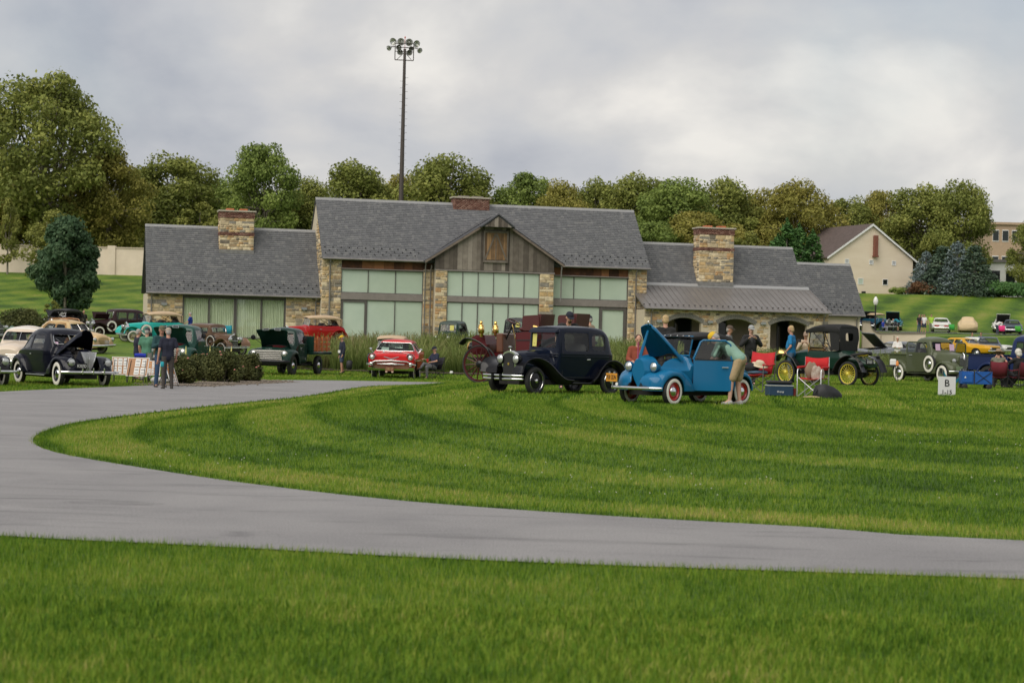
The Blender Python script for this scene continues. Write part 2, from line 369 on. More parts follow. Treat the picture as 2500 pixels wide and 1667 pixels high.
# roads
ASPH=mat('asphalt',(.135,.135,.14),.85,col2=(.215,.213,.212),vscale=.55,bump=.35,bscale=120)
def road_mat():
    m=bpy.data.materials.new('drive asphalt'); m.use_nodes=True; t=m.node_tree; b=t.nodes['Principled BSDF']; b.inputs['Roughness'].default_value=.8; b.inputs['Specular IOR Level'].default_value=.25
    c=t.nodes.new('ShaderNodeTexCoord'); R=[]
    def ns(s,d,stops,dist=0,rough=.6,st=None):
        n=t.nodes.new('ShaderNodeTexNoise'); n.inputs['Scale'].default_value=s; n.inputs['Detail'].default_value=d; n.inputs['Distortion'].default_value=dist; n.inputs['Roughness'].default_value=rough
        mq=t.nodes.new('ShaderNodeMapping'); mq.inputs['Scale'].default_value=st or (1,1,1); t.links.new(c.outputs['Object'],mq.inputs[0]); t.links.new(mq.outputs[0],n.inputs['Vector']); r=t.nodes.new('ShaderNodeValToRGB'); e=r.color_ramp.elements
        e[0].position,e[0].color=stops[0][0],(*stops[0][1],1); e[1].position,e[1].color=stops[1][0],(*stops[1][1],1); t.links.new(n.outputs[0],r.inputs[0]); return n,r
    _,a=ns(.5,6,[(.3,(.205,.2,.205)),(.7,(.265,.258,.26))],.6)
    _,g=ns(70,3,[(.36,(.66,.66,.66)),(.64,(1.3,1.29,1.27))])
    _,d=ns(1.0,7,[(.30,(.60,.60,.61)),(.47,(1,1,1))],1.0,.72,(.35,1.7,1))
    x=a.outputs[0]
    for y in(g,d):
        mm=t.nodes.new('ShaderNodeMix'); mm.data_type='RGBA'; mm.blend_type='MULTIPLY'; mm.inputs['Factor'].default_value=1
        t.links.new(x,mm.inputs['A']); t.links.new(y.outputs[0],mm.inputs['B']); x=mm.outputs['Result']
    t.links.new(x,b.inputs['Base Color'])
    n,_=ns(140,3,[(0,(0,0,0)),(1,(1,1,1))]); bn=t.nodes.new('ShaderNodeBump'); bn.inputs['Strength'].default_value=.5; bn.inputs['Distance'].default_value=.01
    t.links.new(n.outputs[0],bn.inputs['Height']); t.links.new(bn.outputs[0],b.inputs['Normal']); return m
DRIVE=road_mat()
def sheet(name,poly,mt,dz,step=0):
    tri=tessellate_polygon([[Vector((x,y,0)) for x,y in poly]])
    V=[(x,y,hz(x,y)+dz) for x,y in poly]
    return add(name,(V,[tuple(t) for t in tri]),mt,None,None)
struct(add('road',([(x,y,.014) for x,y in ROADPOLY],[tuple(t) for t in tessellate_polygon([[Vector((x,y,0)) for x,y in ROADPOLY]])]),DRIVE,None,None))
# upper road on the right hill and a side path
def strip(name,pts,w,mt,dz):
    P=np.array(crom(pts,6)); V=[];F=[]
    for i,p in enumerate(P):
        d=P[min(i+1,len(P)-1)]-P[max(i-1,0)]; n=np.array((-d[1],d[0]))/np.linalg.norm(d)
        for s in np.linspace(-w/2,w/2,5): q=p+n*s; V.append((q[0],q[1],hz(*q)+dz))
    for i in range(len(P)-1):
        for j in range(4): a=i*5+j; F.append((a,a+1,a+6,a+5))
    return struct(add(name,(V,F),mt,None,60))
strip('upper_road',[(27.5,186),(38,186),(48,186.5),(60,187.5),(90,190)],4.2,ASPH,.05)
strip('side_path',[(18.2,74),(19.5,75.5),(24,77.5),(34,80)],1.6,ASPH,.03)
# mulch and gravel beds
MULCH=mat('mulch',(.045,.028,.018),.95,var=.5,vscale=12,bump=.8,bscale=25)
GRAV=mat('gravel bed',(.20,.165,.13),.95,var=.45,vscale=26,bump=.8,bscale=60)
# ---------------------------------------------------------------- grass blades
def blades(name,x0,x1,y0,y1,dens,h,w,seed,seg=1,fade=None,tuft=1.,mask=None):
    r=np.random.default_rng(seed); n=int((x1-x0)*(y1-y0)*dens); x=r.uniform(x0,x1,n); y=r.uniform(y0,y1,n)
    k=(np.abs(x)<y*.27+1.1); k&=~inpoly(ROADPOLY,x+r.normal(size=n)*.035,y+r.normal(size=n)*.035)
    if mask is not None: k&=mask(x,y)
    x=x[k];y=y[k];n=len(x); z=H(x,y)
    d=np.where(inpoly(ISLAND,x,y),edgedist(x,y),0); s=sheen_stripe(d)
    dr=np.minimum(edgedist(x,y,inner_c),edgedist(x,y,outer_c)); edge=1+.15*np.exp(-dr/.1)
    a=r.uniform(0,2*PI,n); lean=r.uniform(.1,.75,n); hh=h*r.uniform(.55,1.25,n)*edge; ww=w*r.uniform(.7,1.3,n)
    la=a+r.uniform(-.6,.6,n)+PI/2
    bx,by=np.cos(a)*ww/2,np.sin(a)*ww/2; lx,ly=np.cos(la)*lean*hh,np.sin(la)*lean*hh
    ly=ly+s*.35*hh   # mowing lean
    rn=r.uniform(0,1,n)+.75*np.exp(-dr/.07)*r.uniform(0,1,n)
    P0=np.stack([x-bx,y-by,z-.01],1);P1=np.stack([x+bx,y+by,z-.01],1)
    if seg==1:
        P2=np.stack([x+lx,y+ly,z+hh],1); V=np.stack([P0,P1,P2],1).reshape(-1,3); F=np.arange(3*n).reshape(-1,3); q=3
        me=npmesh(name,V,F,BLADE,{'sheen_stripe':np.repeat(s,q),'rnd':np.repeat(rn,q)})
    else:
        M0=np.stack([x-bx*.8+lx*.35,y-by*.8+ly*.35,z+hh*.6],1);M1=np.stack([x+bx*.8+lx*.35,y+by*.8+ly*.35,z+hh*.6],1);P2=np.stack([x+lx,y+ly,z+hh*.95],1)
        V=np.stack([P0,P1,M1,M0,P2],1).reshape(-1,3); b=np.arange(n)[:,None]*5
        F=np.concatenate([b+np.array([[0,1,2]]),b+np.array([[0,2,3]]),b+np.array([[3,2,4]])]); q=5
        me=npmesh(name,V,F,BLADE,{'sheen_stripe':np.repeat(s,q),'rnd':np.repeat(rn,q)})
    o=stuff(add(name,me,None)); return o
g=blades('foreground_grass',-6,6,7.2,11.8,3000,.062,.0056,1,2); tag(g,'soft green turf at the bottom edge nearest the viewer','grass')
g=blades('verge_grass',-7,7,11.8,16.6,2500,.056,.0066,5); tag(g,'green turf along the near edge of the drive','grass')
g=blades('mound_grass',-9,12,16.5,36,1150,.05,.010,2); tag(g,'mown grass with curved stripes on the low mound inside the bend of the drive','grass')
g=blades('plateau_grass',-18,23,36,76,230,.06,.024,3); tag(g,'short grass under and around the parked old cars','grass')
g=blades('rear_lawn_grass',-26,28,76,100,70,.075,.04,4); tag(g,'short grass between the drive and the planted bank','grass')

r=np.random.default_rng(9); cx_=r.uniform(-5,9,420); cy_=r.uniform(19,30,420); kk=inpoly(ISLAND,cx_,cy_)&(np.sin(cx_*1.3)+np.sin(cy_*.9+cx_*.4)+r.normal(size=420)*.5>.9); cz_=H(cx_,cy_)
tag(stuff(add('clover_flowers',merge(*[tr(ellipsoid((0,0,0),(.008,.008,.007),5,4),a,b,c_+.05) for a,b,c_ in zip(cx_[kk],cy_[kk],cz_[kk])]),mat('clover white',(.45,.45,.36),.8),None,60)),'scattered white clover heads in the mown mound','clover')
# ================================================================ stone building
def stone_mat():
    m=bpy.data.materials.new('rubble stone'); m.use_nodes=True; t=m.node_tree; b=t.nodes['Principled BSDF']; b.inputs['Roughness'].default_value=.88; b.inputs['Specular IOR Level'].default_value=.2
    oi=t.nodes.new('ShaderNodeObjectInfo'); a=t.nodes.new('ShaderNodeAttribute'); a.attribute_name='rnd'
    s=t.nodes.new('ShaderNodeMath'); s.operation='ADD'; t.links.new(oi.outputs['Random'],s.inputs[0]); t.links.new(a.outputs['Fac'],s.inputs[1])
    q=t.nodes.new('ShaderNodeMath'); q.operation='FRACT'; t.links.new(s.outputs[0],q.inputs[0])
    r=t.nodes.new('ShaderNodeValToRGB'); r.color_ramp.interpolation='CONSTANT'; e=r.color_ramp.elements
    S=[(0,(0.557,0.429,0.255)),(.14,(0.313,0.270,0.211)),(.24,(0.638,0.517,0.333)),(.38,(0.394,0.292,0.181)),(.47,(0.557,0.396,0.206)),(.58,(0.267,0.248,0.216)),(.65,(0.487,0.396,0.265)),(.78,(0.499,0.308,0.157)),(.83,(0.673,0.572,0.402)),(.95,(0.197,0.171,0.137))]
    e[0].position,e[0].color=0,(*S[0][1],1); e[1].position,e[1].color=S[-1][0],(*S[-1][1],1)
    for p,k in S[1:-1]: z=e.new(p); z.color=(*k,1)
    t.links.new(q.outputs[0],r.inputs[0])
    c=t.nodes.new('ShaderNodeNewGeometry'); n=t.nodes.new('ShaderNodeTexNoise'); n.inputs['Scale'].default_value=5; n.inputs['Detail'].default_value=6; t.links.new(c.outputs['Position'],n.inputs['Vector'])
    rr=t.nodes.new('ShaderNodeValToRGB'); rr.color_ramp.elements[0].position=.25; rr.color_ramp.elements[0].color=(.62,.62,.62,1); rr.color_ramp.elements[1].position=.75; rr.color_ramp.elements[1].color=(1.22,1.2,1.16,1); t.links.new(n.outputs[0],rr.inputs[0])
    mm=t.nodes.new('ShaderNodeMix'); mm.data_type='RGBA'; mm.blend_type='MULTIPLY'; mm.inputs['Factor'].default_value=1; t.links.new(r.outputs[0],mm.inputs['A']); t.links.new(rr.outputs[0],mm.inputs['B']); t.links.new(mm.outputs['Result'],b.inputs['Base Color'])
    return m
STONE=stone_mat()
MORTAR=mat('mortar',(.52,.45,.34),.95,var=.12,vscale=6)
SLATE=attr_mat('slate',[(0,(.105,.107,.115)),(.5,(.128,.13,.138)),(.85,(.146,.147,.154)),(1,(.175,.174,.176))],.55,nscale=1.2,namp=.5,spec=.4)
SLATEBASE=mat('slate underlay',(.06,.062,.07),.8)
RIDGE=mat('ridge cap',(.24,.24,.24),.6,var=.1)
ZINC=mat('zinc',(.22,.205,.20),.5,.3,var=.12,vscale=1.2)
FRAMEM=mat('bronze frame',(.105,.095,.088),.5,.2,var=.08)
BEAM=mat('window beam',(.21,.185,.17),.6,var=.12)
PANE=mat('frosted green glazing',(.42,.51,.415),.05,spec=.7,col2=(.48,.565,.465),vscale=.6,bump=.05,bscale=.7)
OLDWOOD=attr_mat('weathered boards',[(0,(.07,.058,.048)),(.4,(.125,.105,.088)),(.75,(.20,.172,.145)),(1,(.28,.245,.21))],.85,nscale=2.5,namp=.7,bump=.4)
REDWOOD=attr_mat('dark stained boards',[(0,(.05,.022,.012)),(.5,(.15,.062,.028)),(1,(.30,.135,.06))],.75,nscale=2.5,namp=.8)
DOORWOOD=attr_mat('hay door wood',[(0,(.10,.065,.04)),(.5,(.19,.115,.06)),(1,(.33,.20,.10))],.8,nscale=2.2,namp=1.1)
BRICK=attr_mat('chimney brick',[(0,(.11,.048,.038)),(.5,(.19,.09,.068)),(1,(.30,.18,.14))],.9)
STUCCO=mat('cream stucco',(.60,.51,.40),.9,col2=(.70,.60,.48),vscale=.8)
LEAD=mat('lead flashing',(.20,.195,.19),.6,.2,var=.25,vscale=4)
CLAY=mat('clay pot',(.42,.13,.055),.8,var=.2)
BANG=math.radians(13)
bld=empty('stone_building',(-25.338,138,1.35),BANG,'long fieldstone hall with grey slate roofs, weathered wood gable and green glazed windows','building')
stones=[]     # (parent, x,y,z,sx,sz,face)
def fill_stones(par,x0,x1,z0,z1,y,face='f',excl=None,seed=0,depth=.03):
    """irregular coursed rubble; face f: plane xz looking to -y; l: plane yz looking to -x (x is then y)"""
    r=random.Random(seed+int(x0*131+z0*17)); z=z0
    while z<z1-.04:
        h=min(r.choice([.13,.17,.21,.26,.32]),z1-z)
        if z1-z-h<.09: h=z1-z
        x=x0
        while x<x1-.03:
            w=min(h*r.uniform(.9,2.6)+.06,x1-x)
            if x1-x-w<.12: w=x1-x
            if h>.24 and r.random()<.45:
                k=r.uniform(.35,.65); cells=[(x,z,w,h*k),(x,z+h*k,w,h*(1-k))]
            else: cells=[(x,z,w,h)]
            for a,b,c,d in cells:
                if excl and excl(a+c/2,b+d/2,c,d): continue
                stones.append((par,a+c/2,y,b+d/2,c-.022,d-.022,face,depth*r.uniform(.6,1.5)))
            x+=w
        z+=h
def wall(name,b,parent=bld,mt=MORTAR): return add(name,box2(*b),mt,parent,None)
def boards(par,name,x0,x1,n,y,z0,top,mt,seed,t=.03,gap=.012):
    r=random.Random(seed); xs_=[x0]; ws=[r.uniform(.75,1.25) for _ in range(n)]; s=sum(ws)
    for w in ws: xs_.append(xs_[-1]+(x1-x0)*w/s)
    for i in range(n):
        a,b=xs_[i]+gap/2,xs_[i+1]-gap/2; yy=y-r.uniform(0,.018)
        me=mesh(name,prism([(a,z0),(b,z0),(b,top(b)),(a,top(a))],(),yy-t,yy),mt)
        q=me.attributes.new('rnd','FLOAT','POINT'); v=r.random(); q.data.foreach_set('value',[v]*len(me.vertices))
        add(name,me,None,par)
def slates(par,P0,u,s,width,length,rowh=.195,sw=.27,seed=1,clip=None,name='slate_shingles'):
    """joined slates on a slope: P0 eave corner, u along eave, s up slope (unit vectors)"""
    r=np.random.default_rng(seed); u=np.array(u);s=np.array(s); n=np.cross(u,s); P0=np.array(P0,float); V=[];F=[];A=[]
    rows=int(length/rowh)
    for i in range(rows):
        a=-(sw*.5 if i%2 else 0)+r.uniform(-.03,.03)
        while a<width:
            w=sw*r.uniform(.8,1.2); a0=max(a,0)+.004;a1=min(a+w,width)-.004; a+=w
            if a1-a0<.04: continue
            if clip and clip((a0+a1)/2,i*rowh): continue
            l0=i*rowh+r.uniform(-.008,.008); l1=l0+rowh*1.12; h0=.028+r.uniform(0,.009); h1=.006
            o=len(V)
            for aa,ll,hh in((a0,l0,h0),(a1,l0,h0),(a1,l1,h1),(a0,l1,h1),(a0,l0,-.004),(a1,l0,-.004)): V.append(P0+u*aa+s*ll+n*hh)
            F+= [(o,o+1,o+2,o+3),(o+4,o+5,o+1,o)]; A+=[r.random()]*6
    return stuff(add(name,npmesh(name,V,F,SLATE,{'rnd':A}),None,par))
def guards(par,P0,u,s,width,rows,x0=.25,step=.52,skip=None):
    u=np.array(u);s=np.array(s);n=np.cross(u,s);P0=np.array(P0,float); ps=[]
    for j,l in enumerate(rows):
        a=x0+(step/2 if j%2 else 0)
        while a<width-.1:
            if not(skip and skip(a)):
                p=P0+u*a+s*l; ps.append(([tuple(p-u*.045+n*.03),tuple(p+u*.045+n*.03),tuple(p+u*.045+n*.11-s*.03),tuple(p-u*.045+n*.11-s*.03),tuple(p+s*.12+n*.03),tuple(p+s*.10+n*.05)],[(0,1,2,3),(3,2,5),(0,3,5,4),(2,1,4,5)]))
            a+=step
    return stuff(add('snow_guards',merge(*ps),FLATBLACK,par,None))
def gable_roof(name,x0,x1,ye,ze,yr,zr,yb,t=.14):
    """roof slab over both slopes, eave front (ye,ze), ridge (yr,zr), eave back yb"""
    zb=zr-(zr-ze)/(yr-ye)*(yb-yr)
    poly=[(ye,ze),(yr,zr),(yb,zb),(yb,zb-t),(yr,zr-t*1.3),(ye,ze-t)]
    o=add(name,prism(poly,(),x0,x1,'yz'),SLATEBASE,bld,None)
    add('ridge_cap',prism([(yr-.16,zr-.13),(yr,zr+.05),(yr+.16,zr-.13),(yr,zr+.015)],(),x0-.01,x1+.01,'yz'),RIDGE,o,None)
    return o
def gutter(x0,x1,y,z,par): add('gutter',tube([(x0,y-.07,z-.05),(x1,y-.07,z-.05)],.075,8),ZINC,par,50)
def downspout(x,y,z0,z1,kick=0.,par=bld):
    P=[(x,y+kick,z1+.12),(x,y+kick,z1-.02),(x,y,z1-.2),(x,y,z0)] if kick else [(x,y,z1),(x,y,z0)]
    add('downspout',tube(P,.05,8),ZINC,par,50)
def sl(ye,ze,yr,zr):
    d=np.array([0,yr-ye,zr-ze]); l=np.linalg.norm(d); return tuple(d/l),l
# --- left wing
lw=wall('left_wing_wall',(0,12.05,.3,6.5,-.5,3.0)); fill_stones(lw,0,2.42,0,2.98,.3,seed=1); 
lwp1=wall('left_pier',(0,2.42,-.002,.3,-.5,2.98)); lwp2=wall('right_pier',(9.62,12.02,-.002,.3,-.5,2.98))
stones.clear(); fill_stones(lwp1,.0,2.42,0,2.97,-.002,seed=1); fill_stones(lwp2,9.62,12.02,0,2.97,-.002,seed=2)
lr=gable_roof('left_roof',-.12,12.0,-.42,3.05,3.5,7.9,7.3)
S,Ls=sl(-.42,3.05,3.5,7.9)
slates(lr,(-.13,-.42,3.06),(1,0,0),S,12.13,Ls,seed=1); guards(lr,(-.1,-.42,3.06),(1,0,0),S,12,[.35,.66,.97],step=.58)
gutter(-.12,12.0,-.42,3.05,lr); downspout(.28,-.12,-.3,2.9,-.3); downspout(11.7,-.12,-.3,2.9,-.3)
CURT=mat('green curtain',(.62,.64,.50),.85,var=.08,vscale=1.5)
w=add('window',merge(box2(2.42,9.62,.08,.2,2.72,3.0),box2(2.42,9.62,.08,.2,-.12,.06),*[box2(x-.05,x+.05,.06,.2,.06,2.72) for x in(2.47,4.28,6.02,6.14,7.9,9.57)]),FRAMEM,bld,None)
for a,b in((2.52,4.23),(4.33,5.97),(6.19,7.85),(7.95,9.52)):
    add('pane',box2(a,b,.12,.13,.06,2.72),glass_mat('wing glass',(.95,.98,.955)),w,None)
    n=60; V=[];F=[]
    for i in range(n+1):
        x=a+(b-a)*i/n; y=.22+.04*math.sin(i*1.35+a)+.015*math.sin(i*.61)
        V+=[(x,y,.05),(x,y,2.74)]
        if i<n: F.append((2*i,2*i+2,2*i+3,2*i+1))
    add('curtain',(V,F),CURT,w,60,fix=False)
def wall_lamp(x,y,z): add('wall_lamp',merge(box2(x-.2,x+.2,y-.2,y,z-.1,z+.1,.02),box2(x-.07,x+.07,y-.05,y+.02,z-.16,z-.1)),STEEL,bld,None)
wall_lamp(1.16,-.02,2.25); wall_lamp(10.89,-.02,2.2)
# --- main hall
hv=-.8
hb=wall('hall_wall',(12.0,35.8,-.3,8.2,-.5,5.6))
hp=[wall('hall_pier',b) for b in((12.0,13.37,hv,-.302,-.5,5.72),(19.25,19.98,hv,-.302,-.5,5.2),(28.6,28.69,hv,-.302,-.5,5.2),(34.4,35.8,hv,-.302,-.5,5.72))]
fill_stones(hp[0],12.0,13.37,0,5.7,hv,seed=3); fill_stones(hp[1],19.25,19.98,0,5.18,hv,seed=4); fill_stones(hp[3],34.4,35.8,0,5.7,hv,seed=5)
fill_stones(hp[0],hv,2.5,2.9,6.2,12.0,'l',seed=33)
# left gable end wall of the hall
ge=add('gable_end_wall',prism([(-.3,2.5),(8.0,2.5),(8.0,5.4),(3.4,10.0),(-.3,6.3)],(),12.004,12.35,'yz'),MORTAR,bld,None)
fill_stones(ge,-.25,2.6,6.2,9.0,12.004,'l',seed=34,excl=lambda a,b,c,d:b+d/2>6.6+(a-c/2+.3)*.95)
hr=gable_roof('hall_roof',11.95,35.9,-1.22,5.8,3.4,10.27,8.0)
S,Ls=sl(-1.22,5.8,3.4,10.27)
GC,GHW,GZE,GZA=24.22,4.98,5.86,9.12       # gable centre, half width, eave z, apex z
def gline(x): return GZA-(GZA-GZE)*abs(x-GC)/GHW
def hclip(a,l): z=5.8+l*S[2]; return z<gline(11.95+a)-.55 and abs(11.95+a-GC)<GHW
slates(hr,(11.94,-1.22,5.81),(1,0,0),S,23.97,Ls,seed=2,clip=hclip)
guards(hr,(11.94,-1.22,5.81),(1,0,0),S,23.9,[.4,.72,1.04],step=.58,skip=lambda a:abs(11.94+a-GC)<GHW+.3)
gutter(11.95,19.3,-1.22,5.8,hr); gutter(29.15,35.95,-1.22,5.8,hr)
downspout(12.55,hv-.12,-.3,5.6,-.25); downspout(34.95,hv-.12,-.3,5.6,-.25); downspout(19.75,hv-.16,-.3,5.4,-.2)
def glazing(x0,x1,y,z0,z1,cols,par,fr=.05,doors=()):
    """window part with its frame and one child per pane"""
    E=[x0]+list(cols)+[x1]
    o=add('window',merge(box2(x0,x1,y-.03,y+.08,z0,z0+fr),box2(x0,x1,y-.03,y+.08,z1-fr,z1),*[box2(x-fr/2,x+fr/2,y-.045,y+.078,z0+fr,z1-fr) for x in [x0+fr/2]+list(cols)+[x1-fr/2]]),FRAMEM,par,None)
    for a,b in zip(E[:-1],E[1:]):
        add('pane',box2(a+fr*.5+.002,b-fr*.5-.002,y+.02,y+.035,z0+fr,z1-fr),PANE,o,None)
    return o
def beam(x0,x1,y,z0,z1): add('window_beam',box2(x0,x1,y-.12,y+.1,z0,z1,.01),BEAM,bld,None)
glazing(13.38,19.24,hv+.1,3.4,5.05,(15.3,17.25),bld); beam(13.38,19.24,hv+.1,2.92,3.4)
o=glazing(13.38,19.24,hv+.1,-.2,2.92,(15.25,17.25),bld); add('door_frame',merge(box2(13.42,13.55,hv+.03,hv+.16,-.1,2.86),box2(15.08,15.24,hv+.03,hv+.16,-.1,2.86),box2(13.55,15.08,hv+.03,hv+.16,2.74,2.86)),FRAMEM,o,None)
glazing(28.7,34.38,hv+.1,3.4,5.05,(30.33,32.3),bld); beam(28.7,34.38,hv+.1,2.92,3.4)
o=glazing(28.7,34.38,hv+.1,-.2,2.92,(30.33,32.3),bld); add('door_frame',merge(box2(32.33,32.5,hv+.03,hv+.16,-.1,2.86),box2(34.1,34.3,hv+.03,hv+.16,-.1,2.86),box2(32.5,34.1,hv+.03,hv+.16,2.7,2.86)),FRAMEM,o,None)
for a,b,sd_ in((13.38,19.95,11),(28.69,34.4,12)):
    q=wall('wood_band',(a,b,hv+.05,-.302,5.06,5.7),mt=SLATEBASE); boards(q,'board',a+.02,b-.02,9,hv+.05,5.12,lambda x:5.7,REDWOOD,sd_)
    beam(a,b,hv-.0,5.05,5.13)
# --- gable bay
gv=-1.6
gb=add('gable_bay_wall',prism([(20.0,-.5),(20.8,-.5),(20.8,5.2),(27.6,5.2),(27.6,-.5),(28.58,-.5),(28.58,5.9),(GC,9.0),(20.0,5.9)],(),gv+.002,-.31),MORTAR,bld,None)
gp1=wall('bay_pier',(19.97,20.82,gv-.004,gv+.3,-.5,5.2)); gp2=wall('bay_pier',(27.57,28.6,gv-.004,gv+.3,-.5,5.2))
fill_stones(gp1,19.97,20.82,0,5.18,gv-.004,seed=6); fill_stones(gp2,27.57,28.6,0,5.18,gv-.004,seed=7)
GC6=[20.83+(27.56-20.83)*i/6 for i in range(1,6)]
glazing(20.83,27.56,gv+.12,3.35,5.12,GC6,bld,.035); beam(20.83,27.56,gv+.12,2.95,3.35); o=glazing(20.83,27.56,gv+.12,-.2,2.95,GC6,bld,.06)
for x in (GC6[0],GC6[2],GC6[4]): add('door_handle',cyl((x,gv+.02,1.0),(x,gv+.02,1.25),.018,n=6),STEEL,o,None)
beam(19.9,28.66,gv+.08,5.12,5.24)
gbo=add('gable',prism([(19.9,5.24),(28.6,5.24),(28.6,gline(28.6)-.15),(GC,GZA-.15),(19.9,gline(19.9)-.15)],(),gv-.01,gv+.1),SLATEBASE,bld,None)
boards(gbo,'board',19.92,28.58,27,gv-.012,5.25,lambda x:gline(x)-.12,OLDWOOD,21)
hd=add('hay_door',box2(23.36,25.14,gv-.12,gv-.03,5.82,8.12),SLATEBASE,bld,None)
for a,b,sd_ in((23.45,24.24,5),(24.27,25.05,6)): boards(hd,'door_board',a,b,5,gv-.12,6.02,lambda x:7.92,DOORWOOD,sd_)
def wbar(p,q,w,y,par,name='door_rail'):
    p=Vector(p);q=Vector(q); d=(q-p).normalized(); n=Vector((-d.y,d.x))*w/2
    me=mesh(name,prism([tuple(p+n),tuple(q+n),tuple(q-n),tuple(p-n)],(),y-.03,y),OLDWOOD); z=me.attributes.new('rnd','FLOAT','POINT'); z.data.foreach_set('value',[.55]*len(me.vertices)); add(name,me,None,par)
for p,q,w_ in(((23.4,5.82),(23.4,8.1),.1),((25.1,5.82),(25.1,8.1),.1),((23.34,5.9),(25.16,5.9),.17),((23.45,8.0),(25.05,8.0),.14),((23.48,6.05),(24.2,7.85),.1),((25.02,6.05),(24.3,7.85),.1),((24.255,6.0),(24.255,7.93),.05)): wbar(p,q,w_,gv-.16,hd)
# gable roof
for sg in(-1,1):
    xo=GC+sg*(GHW+.12); zo=GZE-.06; n=[]
    def P(y,ex=0): return [(GC,y,GZA+ex),(xo,y,zo+ex)]
    R=[]
    for y in(gv-.28,4.2): R.append([(GC,y,GZA+.02),(xo,y,zo+.02),(xo-sg*.04,y,zo-.13),(GC,y,GZA-.14)])
    o=add('gable_roof',loft(R),SLATEBASE,bld,None)
    u=(0,1,0) if sg>0 else (0,-1,0); sdir=np.array([-sg*GHW,0,GZA-GZE])/math.hypot(GHW,GZA-GZE)
    slates(o,(xo,gv-.3 if sg>0 else 4.2,zo+.03),u,tuple(sdir),4.5,math.hypot(GHW+.1,GZA-GZE+.05),seed=8+sg)
    add('barge_board',prism([(GC,GZA-.02),(xo,zo-.02),(xo-sg*.05,zo-.16),(GC,GZA-.2)],(),gv-.33,gv-.284),mat('barge board',(.16,.125,.1),.8,var=.3),o,None)
# apex hay hood
hh=add('hay_hood',merge(prism([(GC-1.1,8.36),(GC,9.16),(GC+1.1,8.36),(GC+1.0,8.30),(GC-1.0,8.30)],(),gv-.95,gv-.05)),SLATEBASE,bld,None)
boards(hh,'board',GC-.98,GC+.98,8,gv-.952,8.32,lambda x:9.06-abs(x-GC)*.73,OLDWOOD,31,t=.02)
for sg in(-1,1): add('hood_roof',loft([[(GC,y,9.26),(GC+sg*1.22,y,8.36),(GC+sg*1.2,y,8.28),(GC,y,9.17)] for y in(gv-1.05,gv-.3)]),SLATEBASE,hh,None)
for sg in(-1,1): downspout(GC+sg*(GHW-.1)+(0 if sg<0 else .02),gv-.12 if sg>0 else hv-.2,3.2 if sg>0 else -.3,5.6,-.1)
# --- right wing, extension and porch
rw=wall('right_wing_wall',(35.81,48.6,.3,6.6,-.5,3.2)); 
rr_=gable_roof('right_roof',35.95,48.62,-.42,3.05,3.5,7.94,7.3)
S,Ls=sl(-.42,3.05,3.5,7.94)
slates(rr_,(35.9,-.42,3.06),(1,0,0),S,12.76,Ls,seed=5,clip=lambda a,l:3.05+l*S[2]<4.5 and a<12.4)
ex=add('extension_wall',box2(48.58,52.75,-.2,6.4,-.6,2.85),STUCCO,bld,None)
er=gable_roof('extension_roof',48.6,53.0,-.55,2.85,2.6,6.78,6.2)
S2,L2=sl(-.55,2.85,2.6,6.78); slates(er,(48.6,-.55,2.87),(1,0,0),S2,4.42,L2,seed=6); guards(er,(48.6,-.55,2.87),(1,0,0),S2,4.3,[.4,.68,.96]); gutter(48.6,53.0,-.55,2.85,er); downspout(52.45,-.32,-.6,2.7,-.3)
add('extension_gable',prism([(-.2,2.8),(2.6,6.6),(5.8,2.8)],(),52.6,52.75,'yz'),STUCCO,bld,None)
pv=-3.0
ARCH=[(38.03,1.28),(41.98,1.36),(46.03,1.43)]; SPR,RISE=1.92,.36
def arch_pts(c,hw,off=0.,z0=-.6,n=14):
    R=(hw*hw+RISE*RISE)/(2*RISE); cz=SPR+RISE-R; a=math.asin(hw/R)
    P=[]
    for i in range(n+1):
        t=-a+2*a*i/n; P.append((c+(R+off)*math.sin(t),cz+(R+off)*math.cos(t)))
    return P
poly=[(35.02,-.6)]
for c,h in ARCH: poly+= [(c-h,-.6)]+arch_pts(c,h)+[(c+h,-.6)]
poly+=[(49.1,-.6),(49.1,2.82),(35.02,2.82)]
pw=add('porch_wall',merge(prism(poly,(),pv,pv+.45),box2(35.02,35.45,pv+.45,.3,-.6,2.8),box2(48.65,49.1,pv+.45,-.21,-.6,2.8)),MORTAR,bld,None)
def aex(a,b,c,d):
    for cc,h in ARCH:
        if abs(a-cc)<h+c/2-.07 and b-d/2<SPR: return True
        R=(h*h+RISE*RISE)/(2*RISE); cz=SPR+RISE-R
        if abs(a-cc)<h+.15+c*.3 and math.hypot(max(0,abs(a-cc)-c*.3),b-d/2-cz)<R+.22: return True
    return False
fill_stones(pw,35.02,49.1,0,2.8,pv,seed=8,excl=aex)
for c,h in ARCH:
    R=(h*h+RISE*RISE)/(2*RISE); cz=SPR+RISE-R; a=math.asin(h/R)*1.06; n=24; ps=[]
    for i in range(n):
        t0=-a+2*a*i/n+.006; t1=-a+2*a*(i+1)/n-.006; q=[]
        for y in(pv-.04-rnd.uniform(0,.02),pv+.1): q.append([(c+r_*math.sin(t),y,cz+r_*math.cos(t)) for r_,t in((R+.005,t0),(R+.30,t0),(R+.30,t1),(R+.005,t1))])
        add('arch_stone',loft(q),attr_mat('arch stone',[(0,(.19,.185,.17)),(1,(.32,.30,.26))],.9,nscale=3,namp=1.6),pw,None)
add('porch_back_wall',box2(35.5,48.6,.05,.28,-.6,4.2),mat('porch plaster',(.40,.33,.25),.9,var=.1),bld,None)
add('porch_floor',box2(35.1,49.0,pv+.1,.1,-.6,-.02),mat('porch paving',(.25,.22,.19),.9,var=.2),bld,None)
